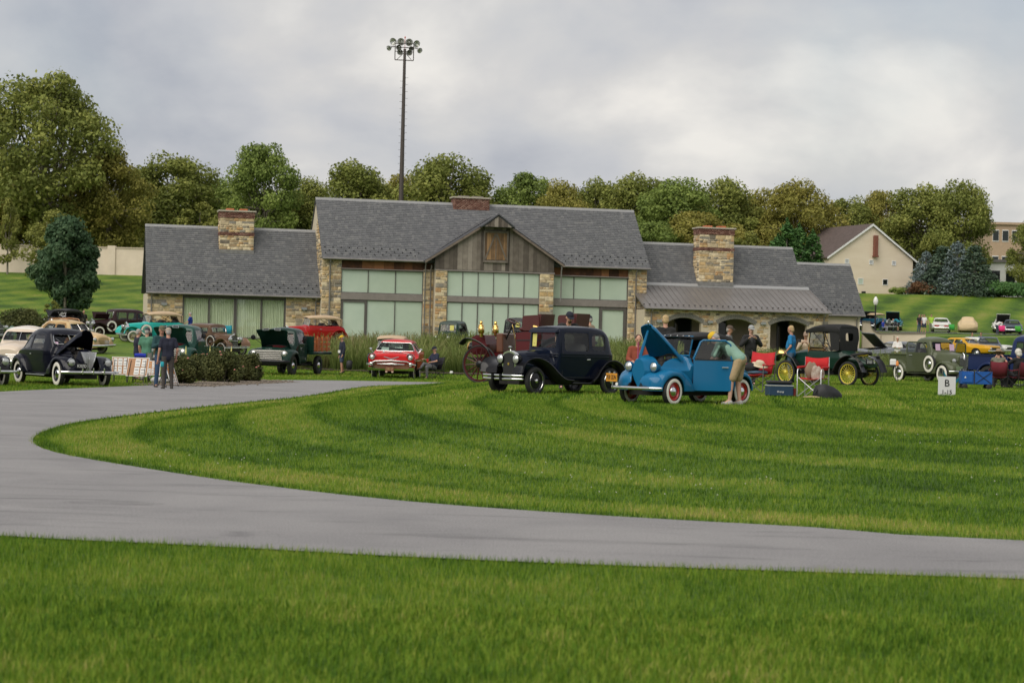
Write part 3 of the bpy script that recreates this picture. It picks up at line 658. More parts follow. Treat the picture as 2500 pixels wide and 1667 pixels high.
for a,b in((36.2,37.4),(38.2,39.6),(41.0,42.3),(46.2,47.2)):
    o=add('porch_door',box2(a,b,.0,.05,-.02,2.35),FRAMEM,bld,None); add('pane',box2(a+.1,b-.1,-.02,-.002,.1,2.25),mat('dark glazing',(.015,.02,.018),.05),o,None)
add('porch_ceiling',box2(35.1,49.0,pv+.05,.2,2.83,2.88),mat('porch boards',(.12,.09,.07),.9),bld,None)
wall_lamp(36.1,pv-.02,1.98); wall_lamp(39.95,pv-.02,2.02); wall_lamp(44.0,pv-.02,2.02)
# metal porch roof
MET=mat('standing seam metal',(.24,.225,.215),.42,.55,var=.14,vscale=.7)
pe,pt=(-3.42,2.93),(.9,4.67)
def proof(x0,x1,ya=pe[0],yb=pt[0]):
    f=lambda y:pe[1]+(pt[1]-pe[1])*(y-pe[0])/(pt[0]-pe[0])
    return [(x0,ya,f(ya)),(x1,ya,f(ya)),(x1,yb,f(yb)),(x0,yb,f(yb))]
q=[(34.9,pe[0],pe[1]),(49.15,pe[0],pe[1]),(49.15,pt[0],pt[1]),(35.85,pt[0],pt[1]),(35.85,hv,0),(34.9,hv,0)]
fz=lambda y:pe[1]+(pt[1]-pe[1])*(y-pe[0])/(pt[0]-pe[0])
V=[(x,y,fz(y)) for x,y,_ in q]+[(x,y,fz(y)-.1) for x,y,_ in q]
pr=add('porch_roof',(V,[(0,1,2,3,4,5),(11,10,9,8,7,6)]+[(i,i+6,(i+1)%6+6,(i+1)%6) for i in range(6)]),MET,bld,None)
for i in range(34):
    x=34.98+i*.426; yb=pt[0] if x>35.9 else hv-.05
    me=mesh('seam',loft([[(x-.016,y,fz(y)+.001),(x+.016,y,fz(y)+.001),(x+.012,y,fz(y)+.05),(x-.012,y,fz(y)+.05)] for y in(pe[0]+.01,yb-.05)]),ZINC); add('seam',me,None,pr)
    if i%2==0: pass
stuff(add('snow_guards',merge(*[box(34.98+i*.426,pe[0]+.45+(.25 if i%2 else 0)*0,fz(pe[0]+.45)+.07,.1,.08,.05) for i in range(34)]),FLATBLACK,pr,None))
add('roof_flashing',loft([[(x,pt[0]-.12,fz(pt[0]-.12)+.06),(x,pt[0]+.12,pt[1]+.22),(x,pt[0]+.12,pt[1]+.17),(x,pt[0]-.12,fz(pt[0]-.12)+.01)] for x in(36.0,49.05)]),mat('pale flashing',(.33,.33,.33),.5,.4),pr,None)
gutter(34.9,49.15,pe[0],pe[1],pr); downspout(35.5,pv-.12,-.6,2.75,-.3); downspout(48.7,pv-.12,-.6,2.75,-.3)
# --- chimneys
def chimney(x0,x1,y0,y1,zb,zt,band,flare=0,brick_only=False,name='chimney'):
    c=add(name,box2(x0,x1,y0,y1,zb-.6,zt-.1),MORTAR,bld,None)
    def bricks(z0,z1,pro,seed):
        r=np.random.default_rng(seed); V=[];F=[];A=[]; n=max(1,round((z1-z0)/.085)); h=(z1-z0)/n
        for k in range(n):
            for face in('f','l'):
                a,b=(x0-pro,x1+pro) if face=='f' else (y0-pro,y1+pro); t=a-(.11 if k%2 else 0)
                while t<b:
                    p,q=max(t,a)+.006,min(t+.22,b)-.006; t+=.22
                    if q-p<.02: continue
                    d=pro+r.uniform(0,.008); o=len(V); zz=z0+k*h+.006;zt_=z0+(k+1)*h-.006
                    if face=='f': V+=[(p,y0-d,zz),(q,y0-d,zz),(q,y0-d,zt_),(p,y0-d,zt_),(p,y0,zz),(q,y0,zz),(q,y0,zt_),(p,y0,zt_)]
                    else: V+=[(x0-d,q,zz),(x0-d,p,zz),(x0-d,p,zt_),(x0-d,q,zt_),(x0,q,zz),(x0,p,zz),(x0,p,zt_),(x0,q,zt_)]
                    F+=[(o,o+1,o+2,o+3),(o+4,o,o+3,o+7),(o+1,o+5,o+6,o+2),(o+3,o+2,o+6,o+7),(o,o+4,o+5,o+1)]; A+=[r.random()]*8
        stuff(add('brick_courses',npmesh('brick_courses',V,F,BRICK,{'rnd':A}),None,c))
    if brick_only: bricks(zb-.3,zt-.08,.02,3)
    else:
        bricks(zt-.55,zt-.1,.05,1); bricks(band,band+.24,.05,2)
        for a,b in((zb+.3,band),(band+.24,zt-.55)):
            fill_stones(c,x0,x1,a,b,y0,seed=int(a*10)); fill_stones(c,y0,y1,a,b,x0,'l',seed=int(a*10)+1)
        add('flashing',box2(x0-.03,x1+.03,y0-.04,y1,zb-.1,zb+.3),LEAD,c,None)
    add('chimney_cap',box2(x0-.12,x1+.12,y0-.12,y1+.12,zt-.1,zt),mat('cap stone',(.42,.38,.31),.9,var=.1),c,None)
    for i in range(2): 
        xc=x0+(x1-x0)*(.3+.4*i)
        add('chimney_pot',box2(xc-.28,xc+.28,y0+.3,y1-.3,zt,zt+.14,.03) if not brick_only else box2(xc-.4,xc+.4,y0+.3,y1-.3,zt,zt+.1),CLAY if not brick_only else BEAM,c,None)
chimney(5.03,7.43,1.95,3.3,5.95,9.05,7.25); chimney(40.3,43.0,.85,2.2,4.75,9.1,7.35); chimney(22.05,24.7,2.9,3.9,10.0,10.75,0,brick_only=True)
# --- emit the stones: the largest as single pieces, the rest joined
SV=[]
for k in range(8):
    r=random.Random(100+k); j=lambda a:a*r.uniform(.4,1)
    back=[(-.5,0,-.5),(.5,0,-.5),(.5,0,.5),(-.5,0,.5)]; fr=[(-.5+j(.09),-1,-.5+j(.12)),(.5-j(.09),-1,-.5+j(.12)),(.5-j(.09),-1,.5-j(.12)),(-.5+j(.09),-1,.5-j(.12))]
    SV.append((back+fr,[(4,5,6,7),(0,1,5,4),(1,2,6,5),(2,3,7,6),(3,0,4,7)]))
SME=[mesh('stone',p,STONE,None) for p in SV]
order=sorted(range(len(stones)),key=lambda i:-stones[i][4]*stones[i][5]*(1 if stones[i][6]=='f' else .3))
single=set(order[:290]); V=[];F=[];A=[]
for i,(par,x,y,z,sx,sz,face,d) in enumerate(stones):
    k=i%8
    if i in single:
        o=add('stone',SME[k],None,par,loc=(x,y,z)); o.scale=(sx,d,sz)
    else:
        b=len(V); q=rnd.random()
        for a,e,g in SV[k][0]:
            V.append((x+a*sx,y+e*d,z+g*sz) if face=='f' else (y+e*d,x-a*sx,z+g*sz))
        F+=[tuple(b+t for t in f) for f in SV[k][1]]; A+=[q]*8
stuff(add('rubble_stones',npmesh('rubble_stones',V,F,STONE,{'rnd':A}),None,bld))
# ================================================================ other structures
# barn on the hill
bp=at(2125,718,231); barn=empty('barn',(bp.x,231,bp.z-.3),math.radians(20),'cream stucco barn with brown roof and brick chimney stub on the hill','barn')
hw=5.55; eh=4.4; ah=8.25
add('wall',prism([(-hw,-1),(hw,-1),(hw,eh),(0,ah),(-hw,eh)],(),0,.3),mat('barn stucco',(.68,.57,.43),.9,col2=(.78,.68,.54),vscale=.5,stretch=(.4,1,1.6)),barn,None)
add('side_wall',merge(box2(-hw,-hw+.3,.3,14,-1,eh-.1),box2(hw-.3,hw,.3,14,-1,eh-.1)),STUCCO,barn,None)
BR=mat('brown shingle',(.085,.062,.055),.85,var=.2,vscale=2,bump=.3,bscale=8)
for sg in(-1,1):
    ov=.35 if sg<0 else 1.5; k=(ah-eh)/hw; zo=eh-k*ov
    o=add('roof',loft([[(0,y,ah+.22),(sg*(hw+ov),y,zo+.22),(sg*(hw+ov),y,zo+.06),(0,y,ah+.05)] for y in(-.25,14.2)]),BR,barn,None)
    add('barge_board',prism([(0,ah+.2),(sg*(hw+ov),zo+.2),(sg*(hw+ov),zo-.02),(0,ah-.06)],(),-.3,-.255),WHITE,o,None)
for x,z,w_,mt_ in((-3.2,4.0,.55,WHITE),(0,4.0,.55,WHITE),(3.0,4.0,.55,WHITE),(-1.35,1.75,.72,PANE),(1.9,1.75,.72,mat('dark glazing',(.015,.02,.018),.05))):
    o=add('window',prism(rrect(x-w_/2,x+w_/2,z-w_/2,z+w_/2,.001,1),[rrect(x-w_/2+.07,x+w_/2-.07,z-w_/2+.07,z+w_/2-.07,.001,1)],-.05,.02),WHITE,barn,None)
    add('pane',box2(x-w_/2+.07,x+w_/2-.07,-.02,-.005,z-w_/2+.07,z+w_/2-.07),mt_ if mt_ is not WHITE else mat('louver grey',(.45,.46,.47),.6,var=.1),o,None)
add('chimney_stub',merge(box2(.18,.62,-.45,-.02,4.75,7.1),box2(.1,.7,-.5,-.02,4.6,4.78)),mat('stub brick',(.20,.075,.05),.9,var=.35,vscale=9),barn,None)
add('wall_lamp',box2(-1.2,-.75,-.25,-.0,.35,.6,.04),FLATBLACK,barn,None)
# boundary wall on the left hill
wl=empty('boundary_wall',(0,206,hz(-40,206)),0,'long cream stucco boundary wall at the top of the left lawn','wall')
add('wall',box2(-70,-20,-.2,.2,-1.5,2.75),STUCCO,wl,None); add('coping',box2(-70,-20,-.28,.28,2.75,2.87),mat('coping',(.5,.42,.33),.9),wl,None)
for x in(-66,-54,-41.6,-29): add('pilaster',box2(x-.4,x+.4,-.34,.3,-1.5,3.0),STUCCO,wl,None)
# retaining wall right of the building
rwl=empty('retaining_wall',(0,153.5,0),0,'cream stucco retaining wall with curved top beside the building end','wall')
X=lambda px:(px-1250)/FPX*153.5
zt=lambda py,px:at(px,py,153.5).z
P=[(X(2104),0.5),(X(2104),zt(786,2104)),(X(2122),zt(787,2122))]
for i in range(1,9):
    a=PI/2*i/8; P.append((X(2122)+(X(2150)-X(2122))*(1-math.cos(a)),zt(787,2122)+(zt(815,2150)-zt(787,2122))*math.sin(a)))
P+=[(X(2258),zt(815,2258)),(X(2258),.5)]
add('wall',prism(P,(),-.2,.2),STUCCO,rwl,None)
add('coping',loft([[(x,-.27,z),(x,.27,z),(x,.27,z+.09),(x,-.27,z+.09)] for x,z in P[1:-1]]),mat('coping dark',(.22,.19,.16),.9),rwl,None)
for px in(2149,2181): add('control_joint',box2(X(px)-.05,X(px)+.05,-.225,-.19,.6,2.8),mat('joint stain',(.42,.34,.26),.9),rwl,None)
# buildings behind the trees
def far_building(name,label,px0,px1,pyt,Y,depth,floors,mt,roofmt,rz=0,zb=7.5,winmt=None,cols=5):
    a=at(px0,pyt,Y);b=at(px1,pyt,Y); w=(b-a).length; h=a.z-zb
    e=empty(name,(a.x,Y,zb),rz,label,'building'); add('wall',box2(0,w,0,depth,-1,h),mt,e,None); add('roof',box2(-.3,w+.3,-.3,depth+.3,h,h+.35),roofmt,e,None)
    fh=h/floors
    for f in range(floors):
        for i in range(cols):
            x=w*(i+.5)/cols; o=add('window',box2(x-w/cols*.33,x+w/cols*.33,-.06,-.002,f*fh+fh*.35,f*fh+fh*.8),WHITE,e,None); add('pane',box2(x-w/cols*.3,x+w/cols*.3,-.09,-.062,f*fh+fh*.38,f*fh+fh*.77),mat('dark glazing',(.015,.02,.018),.05),o,None)
    return e
TANB=mat('tan cladding',(.40,.29,.20),.85,var=.1); GREYB=mat('grey cladding',(.48,.48,.47),.7,var=.12,vscale=.5)
far_building('office_block','tan flat-roofed office block behind the spruces at the right edge',2420,2560,548,290,12,3,TANB,TANB,cols=6,zb=9)
wb=far_building('white_building','small white flat-roofed building right of the spruces',2412,2560,640,243,10,1,WHITE,ZINC,zb=8.3,cols=4)
far_building('long_building','long pale building seen through the trees on the left',230,560,486,262,10,3,GREYB,WHITE,zb=8.5,cols=16)
far_building('pale_house','pale building glimpsed through trees above the right slate roof',1540,1640,515,275,10,3,GREYB,WHITE,zb=9,cols=5)
# floodlight tower
tp=at(971,485,236); zb=8.2; TM=mat('tower steel',(.075,.062,.058),.6,.3)
tw=empty('floodlight_tower',(tp.x+.4,236,zb),0,'tall dark steel floodlight mast with twin lamp rows behind the roof','light mast')
Ht=at(979,120,236).z-zb
add('mast',cyl((0,0,-1),(0,0,Ht),.36,.16,12),TM,tw,50)
for i in range(46): 
    z=6+i*(Ht-9)/46; s=1 if i%2 else -1; add('rung',cyl((0,0,z),(s*.48,0,z),.018,n=5),TM,tw,None)
k=236/FPX
def tz(py): return at(979,py,236).z-zb
fr=[(-1.15,tz(107)),(1.05,tz(107)),(1.05,tz(148)),(-1.15,tz(147))]
add('lamp_frame',merge(*[cyl((fr[i][0],0,fr[i][1]),(fr[(i+1)%4][0],0,fr[(i+1)%4][1]),.06,n=6) for i in range(4)],cyl((-1.6,0,tz(115)),(1.6,0,tz(118)),.06,n=6),cyl((-1.15,0,tz(126)),(1.05,0,tz(127)),.05,n=6),cyl((-.9,0,tz(146)),(0,0,tz(128)),.035,n=5),cyl((.8,0,tz(146)),(0,0,tz(128)),.035,n=5)),TM,tw,None)
REF=mat('lamp reflector',(.62,.62,.6),.25,.8); SHL=mat('lamp shell',(.55,.55,.56),.5,.2)
for x,py,r_,tilt,az in((-1.35,103,.46,.9,-.5),(-.45,103,.46,.9,-.1),(.5,104,.46,.9,.1),(1.35,107,.44,.9,.5),(-1.85,119,.32,1.2,-.5),(-.7,117,.34,1.1,-.1),(.75,119,.3,1.1,.2),(1.75,123,.34,1.2,.6),(-.55,128,.36,1.1,-.1),(.55,129,.36,1.1,.1)):
    prof=[(.05,.42),(.16,.38),(r_*.75,.15),(r_,-.1)]
    M_=Matrix.Translation((x,-.12,tz(py)))@Matrix.Rotation(az,4,'Z')@Matrix.Rotation(tilt*.38,4,'X')
    o=add('floodlight',xf(lathe(prof,16,'y'),M_),SHL,tw,50); add('reflector',xf(lathe([(r_*.96,-.09),(r_*.7,.12),(.05,.33)],16,'y'),M_),REF,o,50)
add('warning_light',merge(cyl((0,0,Ht),(0,0,tz(93)),.03,n=5),ellipsoid((0,0,tz(92)),(.09,.09,.12),8,5)),mat('red lamp',(.5,.05,.03),.3),tw,None)
# lamp post
lp=gpos(2136,157); lp.z=hz(lp.x,157)
lp.z-=.2; l_=empty('street_lamp',lp,0,'black lamp post with white acorn globe beside the retaining wall','lamp post')
l_.scale=(1,1,.86); add('post',tube([(0,0,-.3),(0,0,.4),(0,0,2.95)],[.13,.07,.055],8),FLATBLACK,l_,50); add('globe',lathe([(0,3.75),(.08,3.66),(.17,3.45),(.2,3.2),(.15,3.02),(.12,2.95)],14,'z'),mat('frosted globe',(.75,.75,.72),.3),l_,60); add('finial',cyl((0,0,3.72),(0,0,3.9),.05,.01,6),FLATBLACK,l_,None)
# ================================================================ vegetation
def leafcloud(lobes,per,size,seed,up=.35,droop=0.,shell=.5,jit=1.):
    r=np.random.default_rng(seed); Vs=[];A=[]
    for c,rad,k in lobes:
        n=int(per*k); d=r.normal(size=(n,3)); d/=np.linalg.norm(d,axis=1)[:,None]
        t=shell+(1-shell)*r.uniform(0,1,n)**.6; t*=1+.12*r.normal(size=n)*jit
        p=np.array(c)+d*np.array(rad)*t[:,None]
        nn=d*.7+np.array([0,0,up])+r.normal(size=(n,3))*.55; nn/=np.linalg.norm(nn,axis=1)[:,None]
        a=np.cross(nn,r.normal(size=(n,3))); a/=np.linalg.norm(a,axis=1)[:,None]; b=np.cross(nn,a)
        s=size*r.uniform(.55,1.3,n)[:,None]
        dr=np.array([0,0,-droop])*s
        Vs.append(np.stack([p-a*s*.5,p-b*s*.34+dr*.3,p+a*s*.5+dr,p+b*s*.34+dr*.3],1).reshape(-1,3))
        q=np.clip(r.uniform(0,1,n)*.55+r.uniform(0,.45),0,1); A.append(np.repeat(q,4))
    V=np.concatenate(Vs); A=np.concatenate(A); F=np.arange(len(V)).reshape(-1,4); return V,F,A
def leafmat(name,dark,mid,lite,tl=.3): return attr_mat(name,[(0,dark),(.5,mid),(1,lite)],.7,transl=tl,spec=.25,nscale=.35,namp=.35)
LF={'olive':leafmat('plane leaves',(0.105,0.129,0.029),(0.206,0.239,0.054),(0.360,0.367,0.095)),
    'gold':leafmat('turning leaves',(0.141,0.140,0.029),(0.261,0.250,0.054),(0.413,0.358,0.095)),
    'green':leafmat('green leaves',(0.093,0.137,0.031),(0.183,0.248,0.055),(0.312,0.384,0.096)),
    'dark':leafmat('dark leaves',(0.033,0.070,0.033),(0.061,0.116,0.055),(0.115,0.176,0.084)),
    'lime':leafmat('yellow green leaves',(0.100,0.117,0.025),(0.200,0.217,0.047),(0.316,0.316,0.083)),
    'spruce':leafmat('spruce needles',(0.032,0.062,0.036),(0.069,0.108,0.069),(0.140,0.186,0.129),.1),
    'blue':leafmat('blue spruce needles',(0.075,0.108,0.108),(0.141,0.184,0.184),(0.233,0.283,0.283),.1),
    'thuja':leafmat('arborvitae leaves',(0.035,0.090,0.024),(0.074,0.165,0.045),(0.150,0.276,0.074),.15),
    'rust':leafmat('rusty leaves',(0.083,0.037,0.020),(0.167,0.083,0.041),(0.250,0.151,0.075)),
    'rose':leafmat('rose leaves',(0.037,0.047,0.015),(0.086,0.100,0.030),(0.167,0.167,0.059))}
BARK=mat('plane bark',(.14,.12,.095),.9,col2=(.28,.25,.20),vscale=1.5)
def broad_meshes(seed,h,w,leaf,size,per,nl=34,base=.22,ls=1.):
    """trunk mesh and crown mesh; h total height, w crown width"""
    r=random.Random(seed); cz=h*(base+1)/2; ch=h*(1-base)/2; lobes=[]; limbs=[]
    for i in range(nl):
        t=r.random()*2*PI; z=-1+2*(i+.5)/nl; rr=math.sqrt(max(0,1-z*z*.92)); k=r.uniform(.52,.98)
        wid=w/2*(1.0 if z<0 else 1-.28*z)
        c=(math.cos(t)*rr*wid*k,math.sin(t)*rr*wid*k,cz+z*ch*.84+r.uniform(-.3,.3))
        s=w*r.uniform(.10,.18)*ls; lobes.append((c,(s*1.1,s*1.1,s*.82),r.uniform(.8,1.25)))
        if i%2==0: limbs.append(c)
    for i in range(nl//4):
        lobes.append(((r.uniform(-.2,.2)*w,r.uniform(-.2,.2)*w,cz+r.uniform(-.5,.6)*ch),(w*.16,w*.16,w*.14),.7))
    V,F,A=leafcloud(lobes,per,size,seed)
    cm=npmesh('crown',V,F,LF[leaf],{'rnd':A})
    tr_=[tube([(0,0,-1),(0,0,h*.08),(r.uniform(-.1,.1)*2,0,h*.3),(r.uniform(-.3,.3),r.uniform(-.3,.3),h*.62),(0,0,h*.85)],[h*.026,h*.02,h*.016,h*.009,h*.003],8)]
    for c in limbs:
        z0=h*r.uniform(.25,.55); tr_.append(tube([(0,0,z0),(c[0]*.5,c[1]*.5,z0+(c[2]-z0)*.62),c],[h*.009,h*.006,h*.002],5))
    return mesh('trunk',merge(*tr_),BARK,60),cm
def plant(name,label,cat,tm,cm,loc,s=1.,rz=0.,group=None,sz=None,parts=('trunk','crown')):
    e=empty(name,loc,rz,label,cat,group); e.scale=(s,s,sz or s)
    add(parts[0],tm,None,e)
    add(parts[1],cm,None,e); return e
GT='plane trees on the hill behind the building'
VAR={}
def var(kind,i):
    k=(kind,i)
    if k not in VAR: VAR[k]=broad_meshes(hash(kind)%7+11*i+len(kind)*3,16.,12.5,kind,.40,350,56,base=.12,ls=.88)
    return VAR[k]
def tree(px,top,Y,wpx,kind,i,label,rz=0.,name='plane_tree',group=GT,base=None):
    g=gpos(px,Y); t=at(px,top,Y); zb=hz(g.x,Y) if base is None else base; h=t.z-zb; w=wpx*1.17/FPX*Y
    tm,cm=var(kind,i); e=plant(name,label,'tree',tm,cm,(t.x,Y,zb-.2),w/12.6,rz,group,(h+.2)/15.6); return e
T=[(110,180,222,330,'olive',0,'tallest plane tree, at the far left, above the stucco wall'),
(262,366,224,190,'gold',1,'yellowing plane tree just right of the tallest one at far left'),
(-40,300,232,240,'dark',2,'dark tree cut by the left picture edge behind the tallest plane tree'),
(20,420,226,230,'gold',0,'golden low-branched plane tree under the tallest one at the left edge'),
(425,380,240,240,'olive',2,'round plane tree left of the left stone chimney'),
(345,420,247,150,'green',1,'green tree in the gap left of the round plane tree'),
(652,350,238,180,'green',0,'bright green pointed tree right of the left stone chimney'),
(545,440,252,170,'green',2,'tree standing behind the left stone chimney'),
(742,440,250,160,'olive',1,'tree just left of the floodlight mast and tall hall ridge'),
(872,398,242,210,'olive',0,'broad plane tree directly left of the floodlight mast'),
(1092,385,243,250,'olive',1,'broad plane tree behind the brick ridge chimney'),
(985,430,252,150,'gold',2,'tree directly right of the floodlight mast'),
(1285,428,248,190,'green',1,'tree above the right half of the hall ridge'),
(1375,445,240,150,'gold',1,'yellowing tree above the right half of the hall ridge'),
(1455,440,251,160,'olive',2,'tree above the right end of the hall ridge'),
(1560,430,246,190,'olive',0,'plane tree just right of the hall roof end'),
(1655,440,240,210,'green',2,'plane tree left behind the right stone chimney'),
(1765,442,247,200,'olive',1,'plane tree right behind the right stone chimney'),
(1850,470,252,160,'gold',0,'tree between the right chimney and the arborvitae'),
(1955,446,244,190,'gold',1,'sparse yellowing tree above the arborvitae'),
(2070,482,250,150,'olive',2,'small tree above the barn ridge'),
(2165,470,252,150,'gold',2,'tree rising behind the barn gable'),
(2250,455,244,190,'olive',0,'left half of the large tree mass right of the barn'),
(2345,448,240,165,'olive',1,'large dark plane tree right of the barn, above the spruces'),
(2520,525,236,100,'olive',2,'tree cut by the right picture edge'),
(1600,540,228,160,'green',0,'lower green tree beside the right end of the hall roof'),
(1720,520,230,220,'gold',2,'lower yellowing tree behind the right wing ridge'),
(1480,500,262,300,'olive',1,'lower tree filling the background above the hall ridge'),
(700,500,262,300,'olive',2,'lower tree filling the background left of the hall roof'),
(240,480,246,260,'olive',1,'lower tree behind the stucco wall at far left')]
VAR[('syc',0)]=broad_meshes(500,16.,12.5,'olive',.33,270,84,base=.17,ls=.72)
T[0]=T[0][:4]+('syc',0,T[0][6])
for k,(px,top,Y,w_,kind,i,lab) in enumerate(T): tree(px,top,Y,w_,kind,i,lab,rz=k*1.3)
# nearer single trees
tm,cm=broad_meshes(71,8,5.6,'dark',.30,520,40,base=.12)
g=at(160,735,160); b=hz(g.x,160); plant('maple_tree','small dense dark green tree on the left lawn in front of the stucco wall','tree',tm,cm,(g.x,160,b-.1),.92,0,None,(at(160,527,160).z-b)/8)
tm,cm=broad_meshes(72,8,6,'lime',.26,330,30,base=.1)
g=at(112,640,188); b=hz(g.x,188); plant('young_tree','light olive tree just behind the small dark green tree','tree',tm,cm,(g.x,188,b-.1),1.1,0,None,(at(112,508,188).z-b)/8)
tm,cm=broad_meshes(73,5,3,'lime',.2,160,16,base=.1)
g=at(1822,600,198); b=hz(g.x,198); plant('young_tree','small yellow green tree right of the right stone chimney','tree',tm,cm,(g.x,198,b-.1),1.6,0,None,(at(1822,560,198).z-b)/5)
g=at(488,560,214); b=hz(g.x,214); plant('young_tree','rounded olive tree rising behind the left wing ridge by the chimney','tree',tm,cm,(g.x,214,b-.1),2.1,1,None,(at(488,488,214).z-b)/5)
g=at(128,745,142); b=hz(g.x,142); plant('sapling','thin pale sapling by the parked cars at left','tree',tm,cm,(g.x,142,b-.1),.55,1,None,.5)
g=at(18,665,203); b=hz(g.x,203); plant('sapling','slim trunked tree against the stucco wall at the left edge','tree',tm,cm,(g.x,203,b-.1),1.0,2,None,1.6)
def conifer_meshes(seed,h,w,leaf,size,per,narrow=False,layers=16):
    r=random.Random(seed); lobes=[]
    for i in range(layers):
        t=i/(layers-1); z=h*(.04+.9*t); rr=w/2*((1-t)**(.8 if not narrow else .55))*(1 if not narrow else min(1,.65+2*t)); m=max(3,int(9*(1-t))+2)
        for k in range(m):
            a=2*PI*(k+r.random()*.8)/m; s=max(.12*w,rr*.45)
            lobes.append(((math.cos(a)*rr*.72,math.sin(a)*rr*.72,z+r.uniform(-.2,.2)),(s*.8,s*.8,s*(.5 if not narrow else 1.0)),r.uniform(.7,1.3)))
    lobes.append(((0,0,h*.97),(w*.03,w*.03,h*.05),.6))
    V,F,A=leafcloud(lobes,per,size,seed,up=.1,droop=.3)
    return mesh('trunk',tube([(0,0,-.5),(0,0,h*.5),(0,0,h*.95)],[w*.04,w*.03,.02],6),BARK,60),npmesh('crown',V,F,LF[leaf],{'rnd':A})
def conifer(px,top,Y,wpx,ms,h0,w0,name,label,rz,zb=None,group=None):
    t=at(px,top,Y); b=hz(t.x,Y) if zb is None else zb
    plant(name,label,'tree',*ms,(t.x,Y,b-.1),wpx/FPX*Y/w0,rz,group,(t.z-b)/h0)
th=conifer_meshes(5,9,2.6,'thuja',.22,75,True,22)
for k,(px,top,w_,lab) in enumerate(((1900,570,120,'leftmost arborvitae left of the barn'),(1922,534,115,'tallest arborvitae left of the barn'),(1952,545,115,'middle arborvitae left of the barn'),(1985,560,105,'arborvitae nearest the barn gable'))):
    conifer(px,top,200+k*1.5,w_,th,9,2.6,'arborvitae',lab,k*1.1,group='arborvitae beside the barn')
sp_=conifer_meshes(6,8,6,'spruce',.26,70,False,18); bs_=conifer_meshes(7,8,6,'blue',.26,60,False,16)
for k,(px,top,w_,ms,lab) in enumerate(((2262,612,120,bs_,'blue grey spruce at the barn corner'),(2302,598,165,sp_,'left dark spruce right of the barn'),(2338,588,150,bs_,'pale spruce between the dark ones'),(2380,596,160,sp_,'right dark spruce beside the white building'))):
    conifer(px,top,229-k,w_,ms,8,6,'spruce_tree',lab,k*1.4,group='spruces right of the barn')
# shrubs
def shrub(name,label,px,pyb,Y,wm,hm,leaf,size,per,nl,seed,flowers=0,zb=None,group=None):
    r=random.Random(seed); lob=[]
    for i in range(nl):
        a=r.random()*2*PI; k=r.random()**.5; z=r.uniform(.22,.74)
        q=k*(1 if z<.5 else .75)
        lob.append(((math.cos(a)*q*wm*.36,math.sin(a)*q*wm*.36,hm*z),(wm*.17,wm*.17,hm*.24),1))
    V,F,A=leafcloud(lob,per,size,seed,up=.5,shell=.35); V[:,2]=np.maximum(V[:,2],.03)
    g=gpos(px,Y); e=empty(name,g if zb is None else (g.x,Y,zb),0,label,'shrub',group)
    add('foliage',npmesh('foliage',V,F,LF[leaf],{'rnd':A}),None,e)
    add('stem',merge(*[tube([(0,0,-.1),(c[0]*.6,c[1]*.6,c[2]*.6),c],[.03,.02,.006],5) for c,_,_ in lob[::3]]),BARK,e,60)
    FM=mat('rose petals',(.62,.24,.20),.6,var=.3)
    for i in range(flowers):
        a=r.random()*2*PI; z=r.uniform(.3,.95); rr=wm*.47*math.sqrt(max(.05,1-(z-.35)**2*1.9)); p=(math.cos(a)*rr,math.sin(a)*rr-.02,hm*z); s=r.uniform(.018,.032)
        add('flower',merge(ellipsoid(p,(s,s,s*.7),7,5),*[ellipsoid((p[0]+s*.8*math.cos(t),p[1]+s*.8*math.sin(t),p[2]),(s*.6,s*.6,s*.35),5,4) for t in(0,1.3,2.6,3.9,5.2)]),FM,e,60)
    return e
GR='rose bushes on the gravel bed by the drive'
shrub('rose_bush','left rose bush on the gravel bed, beside the two standing men',452,0,62.0,1.35,1.02,'rose',.075,420,34,1,11,group=GR)
shrub('rose_bush','tallest middle rose bush on the gravel bed by the drive',540,0,65.2,1.5,1.2,'rose',.075,440,36,2,11,group=GR)
shrub('rose_bush','right rose bush on the gravel bed, beside the dark green truck',603,0,67.6,1.15,1.02,'rose',.075,420,30,3,9,group=GR)
shrub('rose_bush','small back rose bush between the left and middle rose bushes',497,0,66.3,1.2,1.0,'rose',.075,360,26,4,6,group=GR)
shrub('garden_shrub','large reddish green shrub at the left edge behind the cream cars',45,0,131,3.6,1.8,'rose',.15,300,36,5,0)
shrub('garden_shrub','low shrub by the pale sapling at left',118,0,134,1.6,1.0,'lime',.12,200,18,15,0)
shrub('juniper_shrub','wide spreading dark juniper below the white building at right',2440,0,226,8.2,1.9,'thuja',.24,260,44,6,0)
shrub('juniper_shrub','spreading juniper at the right edge below the white building',2520,0,227,6.2,2.0,'thuja',.24,260,30,16,0)
shrub('garden_shrub','rusty brown shrub at the barn corner',2250,0,227,3.9,1.6,'rust',.2,220,26,7,0)
shrub('garden_shrub','small green shrub at the foot of the barn wall',2195,0,229,2.8,.9,'green',.16,160,16,8,0)
